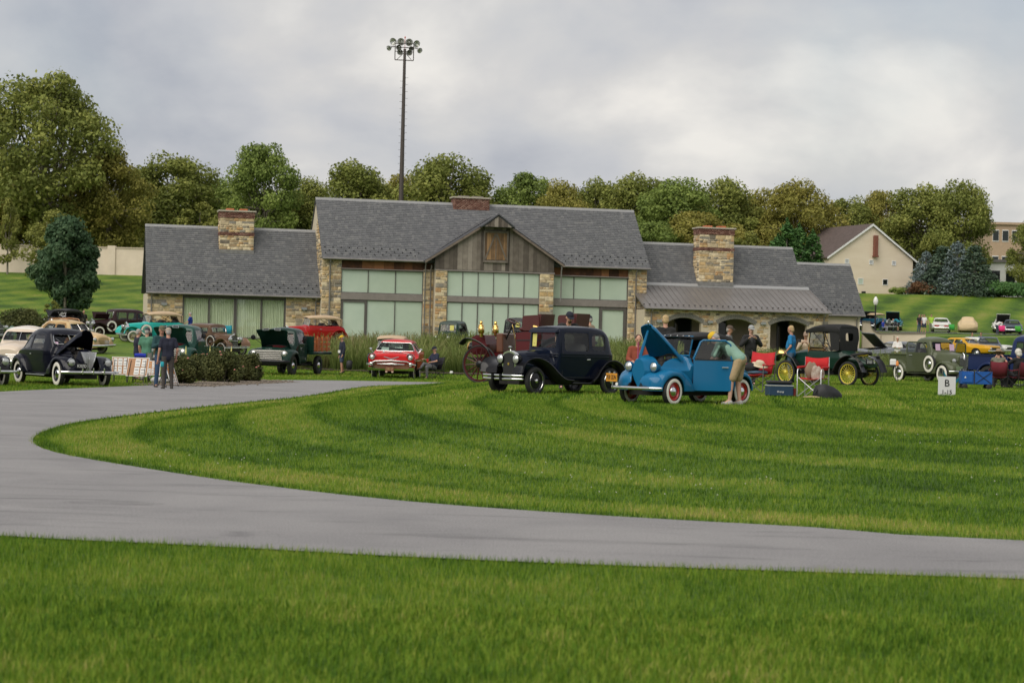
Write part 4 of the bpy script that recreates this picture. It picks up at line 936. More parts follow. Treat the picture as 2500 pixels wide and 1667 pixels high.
# gravel bed, mulch
strip('gravel_bed',[gpos(415,60.2)[:2],gpos(470,62.4)[:2],gpos(540,65)[:2],gpos(600,67.2)[:2],gpos(650,69.5)[:2]],2.6,GRAV,.02)
gp=[]; r=np.random.default_rng(5)
ctr=np.array(crom([gpos(418,60.2)[:2],gpos(470,62.0)[:2],gpos(540,64.4)[:2],gpos(600,66.8)[:2],gpos(645,69.0)[:2]],30))
pb=[]
for i in range(1800):
    c=ctr[r.integers(len(ctr))]+r.normal(size=2)*.5; s=r.uniform(.018,.045); pb.append(tr(ellipsoid((0,0,0),(s,s*r.uniform(.7,1.2),s*.6),5,3),c[0],c[1],.035))
tag(stuff(add('gravel',merge(*pb),GRAV,None,60)),'pale brown gravel around the rose bushes','gravel')
strip('mulch_bed',[gpos(700,93)[:2],gpos(800,92.2)[:2],gpos(950,91.6)[:2],gpos(1120,91.2)[:2],gpos(1300,91.5)[:2],gpos(1600,93)[:2]],2.4,MULCH,.05)
# ornamental grasses
def plumes(name,label,spots,nb,hm,seed,mt,wd=.03):
    r=np.random.default_rng(seed); n=len(spots)*nb; c=np.repeat(np.array(spots),nb,0)
    a=r.uniform(0,2*PI,n); rad=r.uniform(.02,.28,n); x=c[:,0]+np.cos(a)*rad; y=c[:,1]+np.sin(a)*rad; z=H(c[:,0],c[:,1])-.03
    h=hm*r.uniform(.6,1.12,n)*c[:,2]; ln=r.uniform(.1,.85,n)*h; a2=a+r.uniform(-.7,.7,n); lx,ly=np.cos(a2)*ln,np.sin(a2)*ln
    w=wd*r.uniform(.6,1.3,n); t=r.uniform(0,PI,n); bx,by=np.cos(t)*w/2,np.sin(t)*w/2
    def P(f,k,hh,s): return np.stack([x+lx*f+s*bx*k,y+ly*f+s*by*k,z+h*hh],1)
    V=np.stack([P(0,1,0,-1),P(0,1,0,1),P(.22,.9,.55,1),P(.22,.9,.55,-1),P(.62,.6,.9,1),P(.62,.6,.9,-1),P(1.15,0,.86,0)],1).reshape(-1,3)
    b=np.arange(n)[:,None]*7
    F=np.concatenate([b+np.array([[0,1,2]]),b+np.array([[0,2,3]]),b+np.array([[3,2,4]]),b+np.array([[3,4,5]]),b+np.array([[5,4,6]])])
    A=np.tile(np.array([0,0,.45,.45,.75,.75,1.]),n)*.6+np.repeat(r.uniform(0,.4,n),7)
    o=tag(stuff(add(name,npmesh(name,V,F,mt,{'rnd':A}),None)),label,'ornamental grass'); return o
OG=attr_mat('fountain grass',[(0,(0.049,0.077,0.017)),(.45,(0.133,0.189,0.042)),(.8,(0.231,0.259,0.077)),(1,(0.350,0.308,0.154))],.7,transl=.35,spec=.25,nscale=.5,namp=.5)
OG2=attr_mat('switch grass',[(0,(0.070,0.084,0.025)),(.45,(0.182,0.182,0.063)),(.8,(0.308,0.266,0.126)),(1,(0.462,0.364,0.210))],.7,transl=.35,spec=.25,nscale=.5,namp=.5)
r=random.Random(3); sA=[];sB=[];sC=[]
for iy in range(22):
    Y=92.2+iy*.88
    for ix in range(26):
        x=-11.4+ix*.8+r.uniform(-.25,.25); y=Y+r.uniform(-.3,.3)
        if x<-9.9+max(0,(Y-103))*.18: continue
        (sB if (Y>103 and x<-4.5 or r.random()<.1) else sA).append((x,y,r.uniform(.6,1.25)))
for iy in range(12):
    for ix in range(30): sC.append((10.5+ix*.75+r.uniform(-.3,.3),95+iy*1.0+r.uniform(-.3,.3),r.uniform(.8,1.15)))
plumes('fountain_grass','bank of tall arching green grasses between the red wagon and the hall',sA,60,1.35,1,OG)
plumes('switch_grass','straw tipped grasses at the top of the bank below the hall windows',sB,60,1.25,2,OG2)
plumes('fountain_grass','tall grasses behind the green runabout and olive pickup',sC,50,1.15,3,OG)

# trees behind the viewer: they stand in the window and paint reflections
for k,(x,y,w_) in enumerate(((-62,-30,1.2),(-48,-52,1.1),(-34,-60,1.3),(-21,-58,1.0),(-9,-66,1.2),(4,-62,1.1),(16,-68,1.3),(28,-60,1.1),(41,-64,1.2),(54,-54,1.2),(68,-34,1.3),(-74,0,1.2),(80,0,1.3))):
    tm,cm=var('olive',k%3); plant('plane_tree','tall tree beyond the viewer, mirrored in the hall windows','tree',tm,cm,(x,y,0),w_,k*1.1,'trees beyond the viewer',w_*(.85+.1*(k%3)))
# ================================================================ vehicles: shared builders
TMP=bpy.data.scenes.new('tmp')
def evalmesh(o):
    TMP.view_layers[0].update(); dg=TMP.view_layers[0].depsgraph
    return bpy.data.meshes.new_from_object(o.evaluated_get(dg),depsgraph=dg)
def cut(me,cutters,op='DIFFERENCE'):
    o=bpy.data.objects.new('t',me); TMP.collection.objects.link(o); cs=[]
    for p in cutters:
        m=mesh('c',p,DARK); c=bpy.data.objects.new('c',m); TMP.collection.objects.link(c); cs.append(c)
        q=o.modifiers.new('b','BOOLEAN'); q.operation=op; q.object=c; q.solver='MANIFOLD'
    r=evalmesh(o)
    base=[s_.material for s_ in o.material_slots]; di=[i for i,m_ in enumerate(r.materials) if m_ is None or m_.name==DARK.name]
    if None in list(r.materials):
        for i in range(len(r.materials)):
            if r.materials[i] is None: r.materials[i]=DARK
    for c in cs: bpy.data.objects.remove(c)
    bpy.data.objects.remove(o); return r
def pchip(P,sub):
    P=np.array(P,float); n=len(P); d=np.diff(P,axis=0); m=np.zeros_like(P); m[0]=d[0]; m[-1]=d[-1]
    for i in range(1,n-1):
        a,b=d[i-1],d[i]; ok=(a*b)>0; m[i]=np.where(ok,2*a*b/np.where(ok,a+b,1),0)
    o=[]
    for i in range(n-1):
        for k in range(sub):
            t=k/sub; o.append((2*t**3-3*t*t+1)*P[i]+(t**3-2*t*t+t)*m[i]+(-2*t**3+3*t*t)*P[i+1]+(t**3-t*t)*m[i+1])
    o.append(P[-1]); return o
class Body:
    """lofted shell. rows: x, z bottom, z belt, z top, half widths bottom/belt/top, corner radius, crown"""
    def __init__(s,rows,sub=3):
        rows=[tuple(r)+((.02,) if len(r)==8 else ()) for r in rows]; s.rows=pchip(rows,sub) if sub>1 else [np.array(r) for r in rows]
    @staticmethod
    def half(r,i=0.):
        x,zb,zm,zt,wb,wm,wt,rd,cr=r; wb,wm,wt=wb-i,wm-i,wt-i; zb+=i; zt-=i; rd=max(.01,min(rd,(zt-zm)*.98,wt*.7)); rx=min(rd*1.3,wt*.9)
        P=[(0,zb),(max(wb-.07,.01),zb),(wb,zb+.05),(wb+(wm-wb)*.6,zb+(zm-zb)*.5),(wm,zm-.015),(wm,zm),(wm+(wt-wm)*.5,zm+(zt-rd-zm)*.5),(wt,zt-rd)]
        for a in(22,45,67): t=math.radians(a); P.append((wt-rx*(1-math.cos(t)),zt-rd*(1-math.sin(t))))
        P+= [(wt-rx,zt),((wt-rx)*.5,zt+cr*.75),(0,zt+cr)]
        return P
    def rings(s,i=0.):
        R=[]; n=len(s.rows)
        for k,r in enumerate(s.rows):
            h=s.half(r,i); x=r[0]+(i if k==n-1 else(-i if k==0 else 0))
            R.append([(x,y,z) for y,z in h]+[(x,-y,z) for y,z in h[-2:0:-1]])
        return R
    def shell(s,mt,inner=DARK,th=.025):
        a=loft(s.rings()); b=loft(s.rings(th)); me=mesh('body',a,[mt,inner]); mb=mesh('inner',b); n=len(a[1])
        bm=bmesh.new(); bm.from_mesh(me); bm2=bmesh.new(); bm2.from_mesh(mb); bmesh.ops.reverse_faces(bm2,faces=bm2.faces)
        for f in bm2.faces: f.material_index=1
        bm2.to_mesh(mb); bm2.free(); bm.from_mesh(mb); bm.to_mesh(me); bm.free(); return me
    def solid(s,mt): return mesh('body',loft(s.rings()),mt)
    def row(s,x):
        R=s.rows
        for a,b in zip(R[:-1],R[1:]):
            if min(a[0],b[0])<=x<=max(a[0],b[0]):
                t=0 if a[0]==b[0] else (x-a[0])/(b[0]-a[0]); return a+(b-a)*t
        return R[0] if abs(x-R[0][0])<abs(x-R[-1][0]) else R[-1]
    def y(s,x,z):
        h=s.half(s.row(x)); Z=[p[1] for p in h[1:12]]; Y=[p[0] for p in h[1:12]]; return float(np.interp(z,Z,Y))
    def top(s,x): r=s.row(x); return r[3]+r[8]
def sidepane(B,poly,sg,inset=.012):
    V=[(x,sg*(B.y(x,z)-inset),z) for x,z in poly]; n=len(V); c=tuple(sum(v[k] for v in V)/n for k in range(3))
    return V+[c],[(i,(i+1)%n,n) for i in range(n)]
def wsh_plane(w,z): return w['x0']+(w['x1']-w['x0'])*(z-w['z0'])/(w['z1']-w['z0'])
WHEELS={}
def wheel_meshes(kind,r,w,col,ww,hub,rr=.62):
    key=(kind,r,w,col.name,ww,hub.name if hub else None,rr)
    if key in WHEELS: return WHEELS[key]
    ri=r*rr; h=w/2; parts=[]
    t=lathe([(ri,-h*.7),(ri+.01,-h*.95),((ri+r)/2,-h),(r*.965,-h*.82),(r,-h*.45),(r,h*.45),(r*.965,h*.82),((ri+r)/2,h),(ri+.01,h*.95),(ri,h*.7),(ri-.012,0)],32)
    parts.append(('tyre',mesh('tyre',t,RUBBER,50)))
    if ww:
        a,b=(ri+.008,r*.93) if ww=='wide' else ((ri+r)/2+.005,r*.9)
        m=[(a,h*.97),(a+(b-a)*.2,h*1.03),(a+(b-a)*.8,h*1.0),(b,h*.88)]
        parts.append(('whitewall',mesh('whitewall',merge(lathe(m,32),lathe([(x,-y) for x,y in m],32)),WHITEWALL,60)))
    if kind=='disc':
        d=lathe([(ri,h*.72),(ri-.012,h*.8),(ri-.03,h*.55),(ri*.8,h*.3),(ri*.66,h*.42),(ri*.5,h*.5),(0,h*.5)],28)
        rim=merge(d,lathe([(ri,-h*.7),(ri*.85,-h*.2),(0,-h*.2)],24))
        if hub: parts.append(('hubcap',mesh('hubcap',lathe([(ri*.58,h*.42),(ri*.56,h*.62),(ri*.42,h*.92),(ri*.22,h*1.08),(0,h*1.12)],24),hub,60)))
    elif kind=='wood':
        ps=[lathe([(ri,-h*.6),(ri,h*.6),(ri*.9,h*.5),(ri*.9,-h*.5),(ri,-h*.6)],32)]
        n=14 if r>.45 else 12
        for i in range(n):
            a=2*PI*i/n+.1; ps.append(tube([(ri*.14*math.cos(a),0,ri*.14*math.sin(a)),(ri*.55*math.cos(a),0,ri*.55*math.sin(a)),(ri*.93*math.cos(a),0,ri*.93*math.sin(a))],[r*.034,r*.036,r*.026],6))
        rim=merge(*ps); parts.append(('hub',mesh('hub',lathe([(0,-h*1.3),(ri*.17,-h*1.2),(ri*.2,-h),(ri*.2,h),(ri*.14,h*1.5),(ri*.1,h*1.9),(0,h*1.95)],14),hub or BLACK,50)))
    elif kind=='wire':
        ps=[lathe([(ri,-h*.6),(ri,h*.6),(ri*.92,h*.45),(ri*.92,-h*.45),(ri,-h*.6)],32)]; n=20
        for i in range(n):
            a=2*PI*i/n
            for s,b in((1,.35),(-1,-.35)): ps.append(tube([(ri*.2*math.cos(a+b),s*h*.7,ri*.2*math.sin(a+b)),(ri*.93*math.cos(a),0,ri*.93*math.sin(a))],.0055 if r<.4 else .007,4))
        rim=merge(*ps); parts.append(('hub',mesh('hub',lathe([(0,-h),(ri*.2,-h*.9),(ri*.2,h*.8),(ri*.13,h*1.3),(0,h*1.4)],14),hub or col,50)))
    WHEELS[key]=(mesh('wheel',rim,col,45),parts); return WHEELS[key]
def wheel(par,x,y,r,w=.12,kind='disc',col=BLACK,ww=None,hub=CHROME,rr=.62,z=None,rot=None,steer=0.,name='wheel'):
    m,ps=wheel_meshes(kind,r,w,col,ww,hub,rr); o=add(name,m,None,par,loc=(x,y,r if z is None else z),rot=rot or (0,rnd.uniform(0,6),(0 if y>0 else PI)+steer))
    for n,q in ps: add(n,q,None,o)
    return o
def four(par,xf_,xr,tr_,r,w=.12,steer=0,**k):
    for x,s in((xf_,1),(xf_,-1),(xr,1),(xr,-1)): wheel(par,x,s*tr_/2,r,w,steer=steer if x==xf_ else 0,**k)
def fender1(par,path,yi,yo,crown,lip,sg,mt,sub=5,th=.018,n=7):
    """clamshell fender swept along a side-view path"""
    P=[np.array(p) for p in crom(path,sub)]; R=[]; m=len(P)
    for i,p in enumerate(P):
        d=P[min(i+1,m-1)]-P[max(i-1,0)]; d=d/np.linalg.norm(d); nn=np.array([-d[1],d[0]])
        if nn[1]<0 and i==0: pass
        o=[];q=[]
        L_=lip if not callable(lip) else lip(i/(m-1)); yy=yi if not callable(yi) else yi(i/(m-1))
        for k in range(n):
            s=k/(n-1); off=crown*(1-s*s)-L_*s**5; y=yy+(yo-yy)*min(1,s*1.06-.06*s**6)
            a=p+nn*off; b=p+nn*(off-th); o.append((a[0],sg*y,a[1])); q.append((b[0],sg*(y-(.01 if k==n-1 else 0)),b[1]))
        R.append(o+q[::-1])
    return add('fender',loft(R),mt,par,50)
def fender2(par,st,wx,wz,R_,zlow,sg,mt,sub=4,name='fender',p=.75):
    """pontoon fender. st rows: x, z top, y inner, y outer; wheel opening radius R_ at (wx,wz)"""
    S=pchip(st,sub); xs_=sorted(set([round(s[0],4) for s in S]+[round(wx+R_*math.cos(a*PI/12),4) for a in range(13)]),reverse=S[0][0]>S[-1][0])
    A=np.array(S); od=np.argsort(A[:,0]); A=A[od]; R=[]
    for x in xs_:
        if x<A[0,0]-1e-6 or x>A[-1,0]+1e-6: continue
        zt,yi,yo=[float(np.interp(x,A[:,0],A[:,k])) for k in(1,2,3)]
        q=R_*R_-(x-wx)**2; ze=max(zlow,wz+math.sqrt(q)) if q>0 else zlow; ze=min(ze,zt-.02); zm=ze+(zt-ze)*.25; o=[]
        for k in range(9):
            a=PI/2*k/8; o.append((yi+(yo-yi)*math.sin(a)**p,zm+(zt-zm)*math.cos(a)**p))
        o.append((yo-.004,ze)); q=[(max(y-.02,yi*.5),z-.02) for y,z in o]; q[-1]=(o[-1][0]-.025,ze)
        R.append([(x,sg*y,z) for y,z in o]+[(x,sg*y,z) for y,z in q[::-1]])
    return add(name,loft(R),mt,par,50)
def headlamp(par,x,y,z,r,mt=CHROME,depth=.2,yaw=0.):
    o=add('headlight',lathe([(0,-depth),(r*.45,-depth*.9),(r*.8,-depth*.55),(r,-.03),(r*1.05,0),(r*1.02,.02),(r*.93,.022)],20,'x'),mt,par,60,loc=(x,y,z),rot=(0,0,yaw))
    add('lens',lathe([(r*.95,.012),(r*.6,.04),(0,.055)],20,'x'),LENS,o,60)
    return o
def bar_along(pts,w,h,n=1):
    """bumper bar: rounded section swept on plan points (x,y,z)"""
    P=[Vector(p) for p in pts]; R=[]
    for i,p in enumerate(P):
        d=(P[min(i+1,len(P)-1)]-P[max(i-1,0)]).normalized(); nx=Vector((d.y,-d.x,0)).normalized()
        R.append([tuple(p+nx*(w*.5*math.cos(a))+Vector((0,0,h*.5*math.sin(a)))) for a in[2*PI*k/8 for k in range(8)]])
    return loft(R)
def bumper(par,x,hw,z,h=.07,bow=.12,mt=CHROME,w=.035,name='bumper',droop=0.):
    pts=[(x-bow*(t*t)-(.10*max(0,abs(t)-.85)/.15 if bow else 0),t*hw,z-droop*t*t) for t in np.linspace(-1,1,13)]
    return add(name,bar_along(pts,w,h),mt,par,60)
def number_plate(par,x,y,z,w,h,txt,bg,fg,rz=0.,face=1,tilt=0.):
    """plate facing +x (face=1) or -x"""
    M_=Matrix.Translation((x,y,z))@Matrix.Rotation((PI/2 if face>0 else -PI/2)+rz,4,'Z')
    o=add('number_plate',xf(box(0,0,0,w,.012,h,.004),M_),bg,par,None)
    if txt:
        t=text_mesh(txt,h*.78,mt=fg); bb=[v.co.x for v in t.vertices]; k=w*.86/max(.01,max(bb)-min(bb))
        t.transform(Matrix.Diagonal((min(k,1.2),1,1,1))); t.transform(M_@Matrix.Translation((0,-.009,-.0)))
        add('lettering',t,None,o)
    return o
def paper(par,c,w,h,n,mt,name='paper_sign',up=(0,0,1)):
    """thin card; c centre, n facing direction (local)"""
    n=Vector(n).normalized(); u=Vector(up).cross(n).normalized(); v=n.cross(u); c=Vector(c)
    V=[tuple(c+u*a*w/2+v*b*h/2+n*d) for d in(0,.004) for a,b in((-1,-1),(1,-1),(1,1),(-1,1))]
    return add(name,(V,[(3,2,1,0),(4,5,6,7),(0,1,5,4),(1,2,6,5),(2,3,7,6),(3,0,4,7)]),mt,par,None)
PAPY=mat('yellow paper',(.62,.58,.16),.8,var=.06); PAPP=mat('pink paper',(.60,.42,.56),.8,var=.08); PAPW=mat('white paper',(.72,.72,.70),.8)
def seat(par,x,z,hw,mt,back=.55,d=.5):
    add('seat',merge(box2(x-d/2,x+d/2,-hw,hw,z,z+.2,.05),tr(box2(-.08,.08,-hw,hw,0,back,.06),x-d/2,0,z+.1)),mt,par,50)
def steering(par,x,y,z,r=.2,mt=BLACK,tilt=.9):
    M_=Matrix.Translation((x,y,z))@Matrix.Rotation(-tilt,4,'Y')
    add('steering_wheel',merge(xf(tube([(r*math.cos(2*PI*i/20),r*math.sin(2*PI*i/20),0) for i in range(20)],.014,6,loop=True),M_),*[xf(cyl((0,0,0),(r*math.cos(a),r*math.sin(a),0),.01,n=5),M_) for a in(0,2.1,4.2)],xf(cyl((0,0,0),(0,0,-.5),.018,n=6),M_)),mt,par,50)
def tubeline(par,B,pts,sg,name='door_seam',mt=FLATBLACK,r=.006,off=.001,closed=False):
    P=[(x,sg*(B.y(x,z)+off),z) for x,z in pts]; return add(name,tube(P,r,5,loop=closed),mt,par,50)
def open_hood(B,x0,x1,zcut,mt,hinge,ang,under=DARK,th=.02,n=10):
    """the bonnet lid taken from the body loft above zcut between x0 (rear) and x1 (front), swung up about hinge"""
    R=[]
    for x in np.linspace(x0,x1,n):
        h=[p for p in B.half(B.row(x)) if p[1]>zcut-.001]; r=B.row(x); yy=B.y(x,zcut)
        o=[(yy,zcut)]+h; o=o+[(-a,b) for a,b in o[-2::-1]]; k=11; L_=np.linspace(0,len(o)-1,21); o=[(float(np.interp(l,range(len(o)),[q[0] for q in o])),float(np.interp(l,range(len(o)),[q[1] for q in o]))) for l in L_]
        q=[(a*.965,b-th) for a,b in o]
        R.append([(x,a,b) for a,b in o]+[(x,a,b) for a,b in q[::-1]])
    me=mesh('hood',loft(R),[mt,under],40)
    M_=Matrix.Translation(hinge)@Matrix.Rotation(ang,4,'Y')@Matrix.Translation(-Vector(hinge)); me.transform(M_); return me,M_
def make_body(e,B,mt,wins=(),ws=None,rear=None,extra=(),inner=DARK,glass=GLASS,frame_mt=None,th=.025,wellx=(),wellr=.4,wellz=.3,wellw=.6,name='body'):
    """shell with real window openings, panes, wheel wells"""
    cs=[]
    for w in wins: cs.append(prism(w,(),-1.6,1.6))
    for s in(ws,rear):
        if not s: continue
        h0,h1=s['h0'],s['h1']; z0,z1=s['z0'],s['z1']; xa,xb=min(s['x0'],s['x1']),max(s['x0'],s['x1'])
        polys=[rpoly([(-h0,z0),(h0,z0),(h1,z1),(-h1,z1)],s.get('r',.05))]
        cs+= [prism(p,(),xa-.16,xb+.16,'yz') for p in polys]
    for x in wellx:
        for sg in(1,-1): cs.append(prism([(x+wellr*math.cos(a),wellz+wellr*math.sin(a)) for a in np.linspace(0,2*PI,25)[:-1]],(),sg*(wellw-.02) if sg>0 else -1.6,1.6 if sg>0 else sg*(wellw-.02)))
    cs+=list(extra)
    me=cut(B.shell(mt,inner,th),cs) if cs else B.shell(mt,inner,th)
    me.shade_smooth(); me.set_sharp_from_angle(angle=math.radians(35)); o=add(name,me,None,e)
    for w in wins:
        for sg in(1,-1): add('side_window',sidepane(B,w,sg),glass,o,60)
    for s,nm in((ws,'windshield'),(rear,'rear_window')):
        if not s: continue
        d=-.03 if nm=='windshield' else .03
        P=rpoly([(-s['h0'],s['z0']),(s['h0'],s['z0']),(s['h1'],s['z1']),(-s['h1'],s['z1'])],s.get('r',.05)); V=[(wsh_plane(s,z)+d,y,z) for y,z in P]
        g=add(nm,(V,[tuple(range(len(V)))]),glass,o,None)
        if s.get('trim'): add('window_trim',tube([(x-d+.015,y,z) for x,y,z in V],.012,5,loop=True),s['trim'],g,50)
        if s.get('split'): add('window_divider',cyl((wsh_plane(s,s['z0'])+.01,0,s['z0']),(wsh_plane(s,s['z1'])+.01,0,s['z1']),.014,n=6),s.get('trim') or mt,g,None)
    return o
def car(name,label,cat,px,Y,deg,dz=0.,tiltx=None,group='old cars parked on the grass'):
    """forward axis is local +x; deg is the heading in the ground plane; px,Y locate the middle of the car"""
    g=gpos(px,Y); e=empty(name,g,math.radians(deg),label,cat,group)
    d=1.2; h=math.radians(deg); c,s=math.cos(h),math.sin(h)
    zf=hz(g.x+c*d,g.y+s*d);zb_=hz(g.x-c*d,g.y-s*d);zl=hz(g.x-s*.6,g.y+c*.6);zr=hz(g.x+s*.6,g.y-c*.6)
    e.rotation_euler=Euler((math.atan2(zl-zr,1.2),-math.atan2(zf-zb_,2*d),h),'XYZ'); e.location.z=(zf+zb_+zl+zr)/4+dz-.012
    return e
# ================================================================ the two small cars in front
# --- navy sedan
def navy_sedan():
    e=car('vintage_sedan','dark navy two-door 1930s small sedan with twin bar bumper and drum headlights','car',1354,42.0,180+43)
    P=paint('navy',(.004,.007,.018)); K=BLACK
    rows=[(1.26,.30,.62,.87,.20,.215,.17,.13,.015),(.90,.29,.62,.89,.25,.27,.21,.14,.015),(.46,.28,.62,.915,.33,.35,.28,.15,.015),(.38,.28,.64,.925,.35,.38,.31,.12,.015),
      (.36,.28,.86,.955,.38,.43,.38,.06,.015),(.33,.28,.87,1.36,.42,.47,.43,.08,.015),(.31,.28,.87,1.39,.43,.48,.44,.08,.015),(0,.28,.87,1.42,.47,.51,.465,.095,.02),(-.5,.28,.87,1.425,.49,.525,.475,.10,.02),(-.92,.28,.87,1.40,.48,.515,.465,.12,.02),
      (-1.12,.29,.86,1.33,.47,.50,.44,.16,.02),(-1.22,.30,.84,1.16,.45,.475,.41,.16,.02),(-1.27,.32,.80,.95,.43,.445,.38,.1,.01)]
    B=Body(rows,4)
    w1=rrect(-.48,.20,.915,1.29,.05); w2=rrect(-1.0,-.58,.925,1.27,.10)
    ws=dict(x0=.355,z0=.975,x1=.325,z1=1.29,h0=.36,h1=.38,r=.04)
    o=make_body(e,B,P,[w1,w2],ws,dict(x0=-1.22,z0=1.02,x1=-1.15,z1=1.24,h0=.2,h1=.2,r=.05))
    add('sun_visor',loft([[(.32,-.43,1.31),(.32,.43,1.31),(.32,.42,1.375),(.32,-.42,1.375)],[(.42,-.41,1.285),(.42,.41,1.285),(.41,.40,1.31),(.41,-.40,1.31)]]),P,o,40)
    for sg in(1,-1):
        for z in(.845,.80): tubeline(o,B,[(x,z) for x in np.linspace(1.0,-1.1,24)],sg,'belt_moulding',P,.009)
        tubeline(o,B,[(-.52,.36),(-.52,1.33)],sg); tubeline(o,B,[(.24,.36),(.24,.9)],sg); tubeline(o,B,[(x,.36) for x in np.linspace(.24,-.52,8)],sg)
        for z in np.linspace(.48,.76,8): add('hood_louver',tube([(x,sg*(B.y(x,z)+.002),z) for x in np.linspace(.94-.02*(z<.6),.46,7)],.011,5),P,o,60)
        add('door_handle',merge(cyl((-.47,sg*(B.y(-.47,.74)-.01),.74),(-.47,sg*(B.y(-.47,.74)+.05),.74),.01,n=6),cyl((-.47,sg*(B.y(-.47,.74)+.05),.74),(-.37,sg*(B.y(-.4,.74)+.05),.735),.011,n=6)),CHROME,o,60)
        fender1(e,[(1.50,.44),(1.44,.60),(1.27,.69),(1.03,.685),(.78,.58),(.52,.38),(.32,.275),(.08,.25)],lambda t:.24+.16*min(1,t*1.4),.665,.055,.05,sg,K)
        fender1(e,[(-.52,.25),(-.66,.36),(-.78,.52),(-.94,.645),(-1.15,.665),(-1.34,.58),(-1.44,.42),(-1.47,.34)],.40,.675,.05,.05,sg,K)
        add('running_board',box2(-.45,.12,sg*.40,sg*.655,.23,.255,.01),K,e,None)
        add('sill',box2(-.5,.4,sg*.35,sg*.44,.22,.32),K,e,None)
    four(e,1.11,-1.09,1.10,.285,.10,kind='disc',col=K,hub=None,rr=.70,steer=.10)
    for x,s in((1.11,1),(1.11,-1),(-1.09,1),(-1.09,-1)): add('hub_cap',lathe([(.045,.02),(.042,.05),(.0,.055)],14),CHROME,e,60,loc=(x,s*.55,.285),rot=(0,0,(0 if s>0 else PI)+(.10 if x>0 else 0))); add('rim_ring',lathe([(.196,.045),(.201,.052),(.206,.045)],32),CHROME,e,60,loc=(x,s*.55,.285),rot=(0,0,(0 if s>0 else PI)+(.10 if x>0 else 0)))
    gr=add('radiator_grille',merge(loft([[(x,y,z) for y,z in rpoly([(-.185,.32),(.185,.32),(.2,.6),(.19,.84),(0,.90),(-.19,.84),(-.2,.6)],.06)] for x in(1.24,1.34)])),CHROME,e,40)
    add('radiator_core',prism(rpoly([(-.155,.34),(.155,.34),(.165,.6),(.155,.82),(0,.86),(-.155,.82),(-.165,.6)],.05),(),1.33,1.346,'yz'),FLATBLACK,gr,None)
    add('badge',cyl((1.345,0,.62),(1.354,0,.62),.028,n=14),BRASS,gr,None); add('hood_ornament',merge(tube([(1.29,0,.89),(1.31,0,.94),(1.36,0,.975)],[.016,.02,.008],6),ellipsoid((1.31,0,.965),(.05,.02,.025),8,5)),CHROME,gr,60)
    for sg in(1,-1): headlamp(e,1.36,sg*.235,.72,.098,BLACK,.17)
    add('lamp_bar',tube([(1.29,-.4,.60),(1.31,-.2,.615),(1.31,.2,.615),(1.29,.4,.60)],.014,6),BLACK,e,60)
    for z in(.315,.385): bumper(e,1.67,.58,z,.042,.10,CHROME,.022)
    add('bumper_clamp',merge(box2(1.64,1.70,-.14,-.10,.28,.42),box2(1.64,1.70,.10,.14,.28,.42),cyl((1.66,.12,.35),(1.05,.12,.34),.016,n=6),cyl((1.66,-.12,.35),(1.05,-.12,.34),.016,n=6)),BLACK,e,None)
    bumper(e,-1.56,.55,.36,.045,-.06,CHROME,.022,'rear_bumper')
    add('chassis',merge(box2(-1.25,1.32,-.3,.3,.2,.31),cyl((1.11,-.5,.28),(1.11,.5,.28),.03,n=8),cyl((-1.09,-.5,.28),(-1.09,.5,.28),.035,n=8)),DARK,e,None)
    pp=paper(e,(.375,-.25,1.13),.12,.27,(1,0,.05),PAPY)
    t=text_mesh('31',.05,mt=FLATBLACK); t.transform(Matrix.Translation((.381,-.25,1.05))@Matrix.Rotation(PI/2,4,'Z')); add('lettering',t,None,pp)
    seat(e,-.25,.42,.38,mat('grey upholstery',(.12,.11,.10),.9,var=.1)); steering(e,.12,.2,.9,.17)
    return e
navy_sedan()
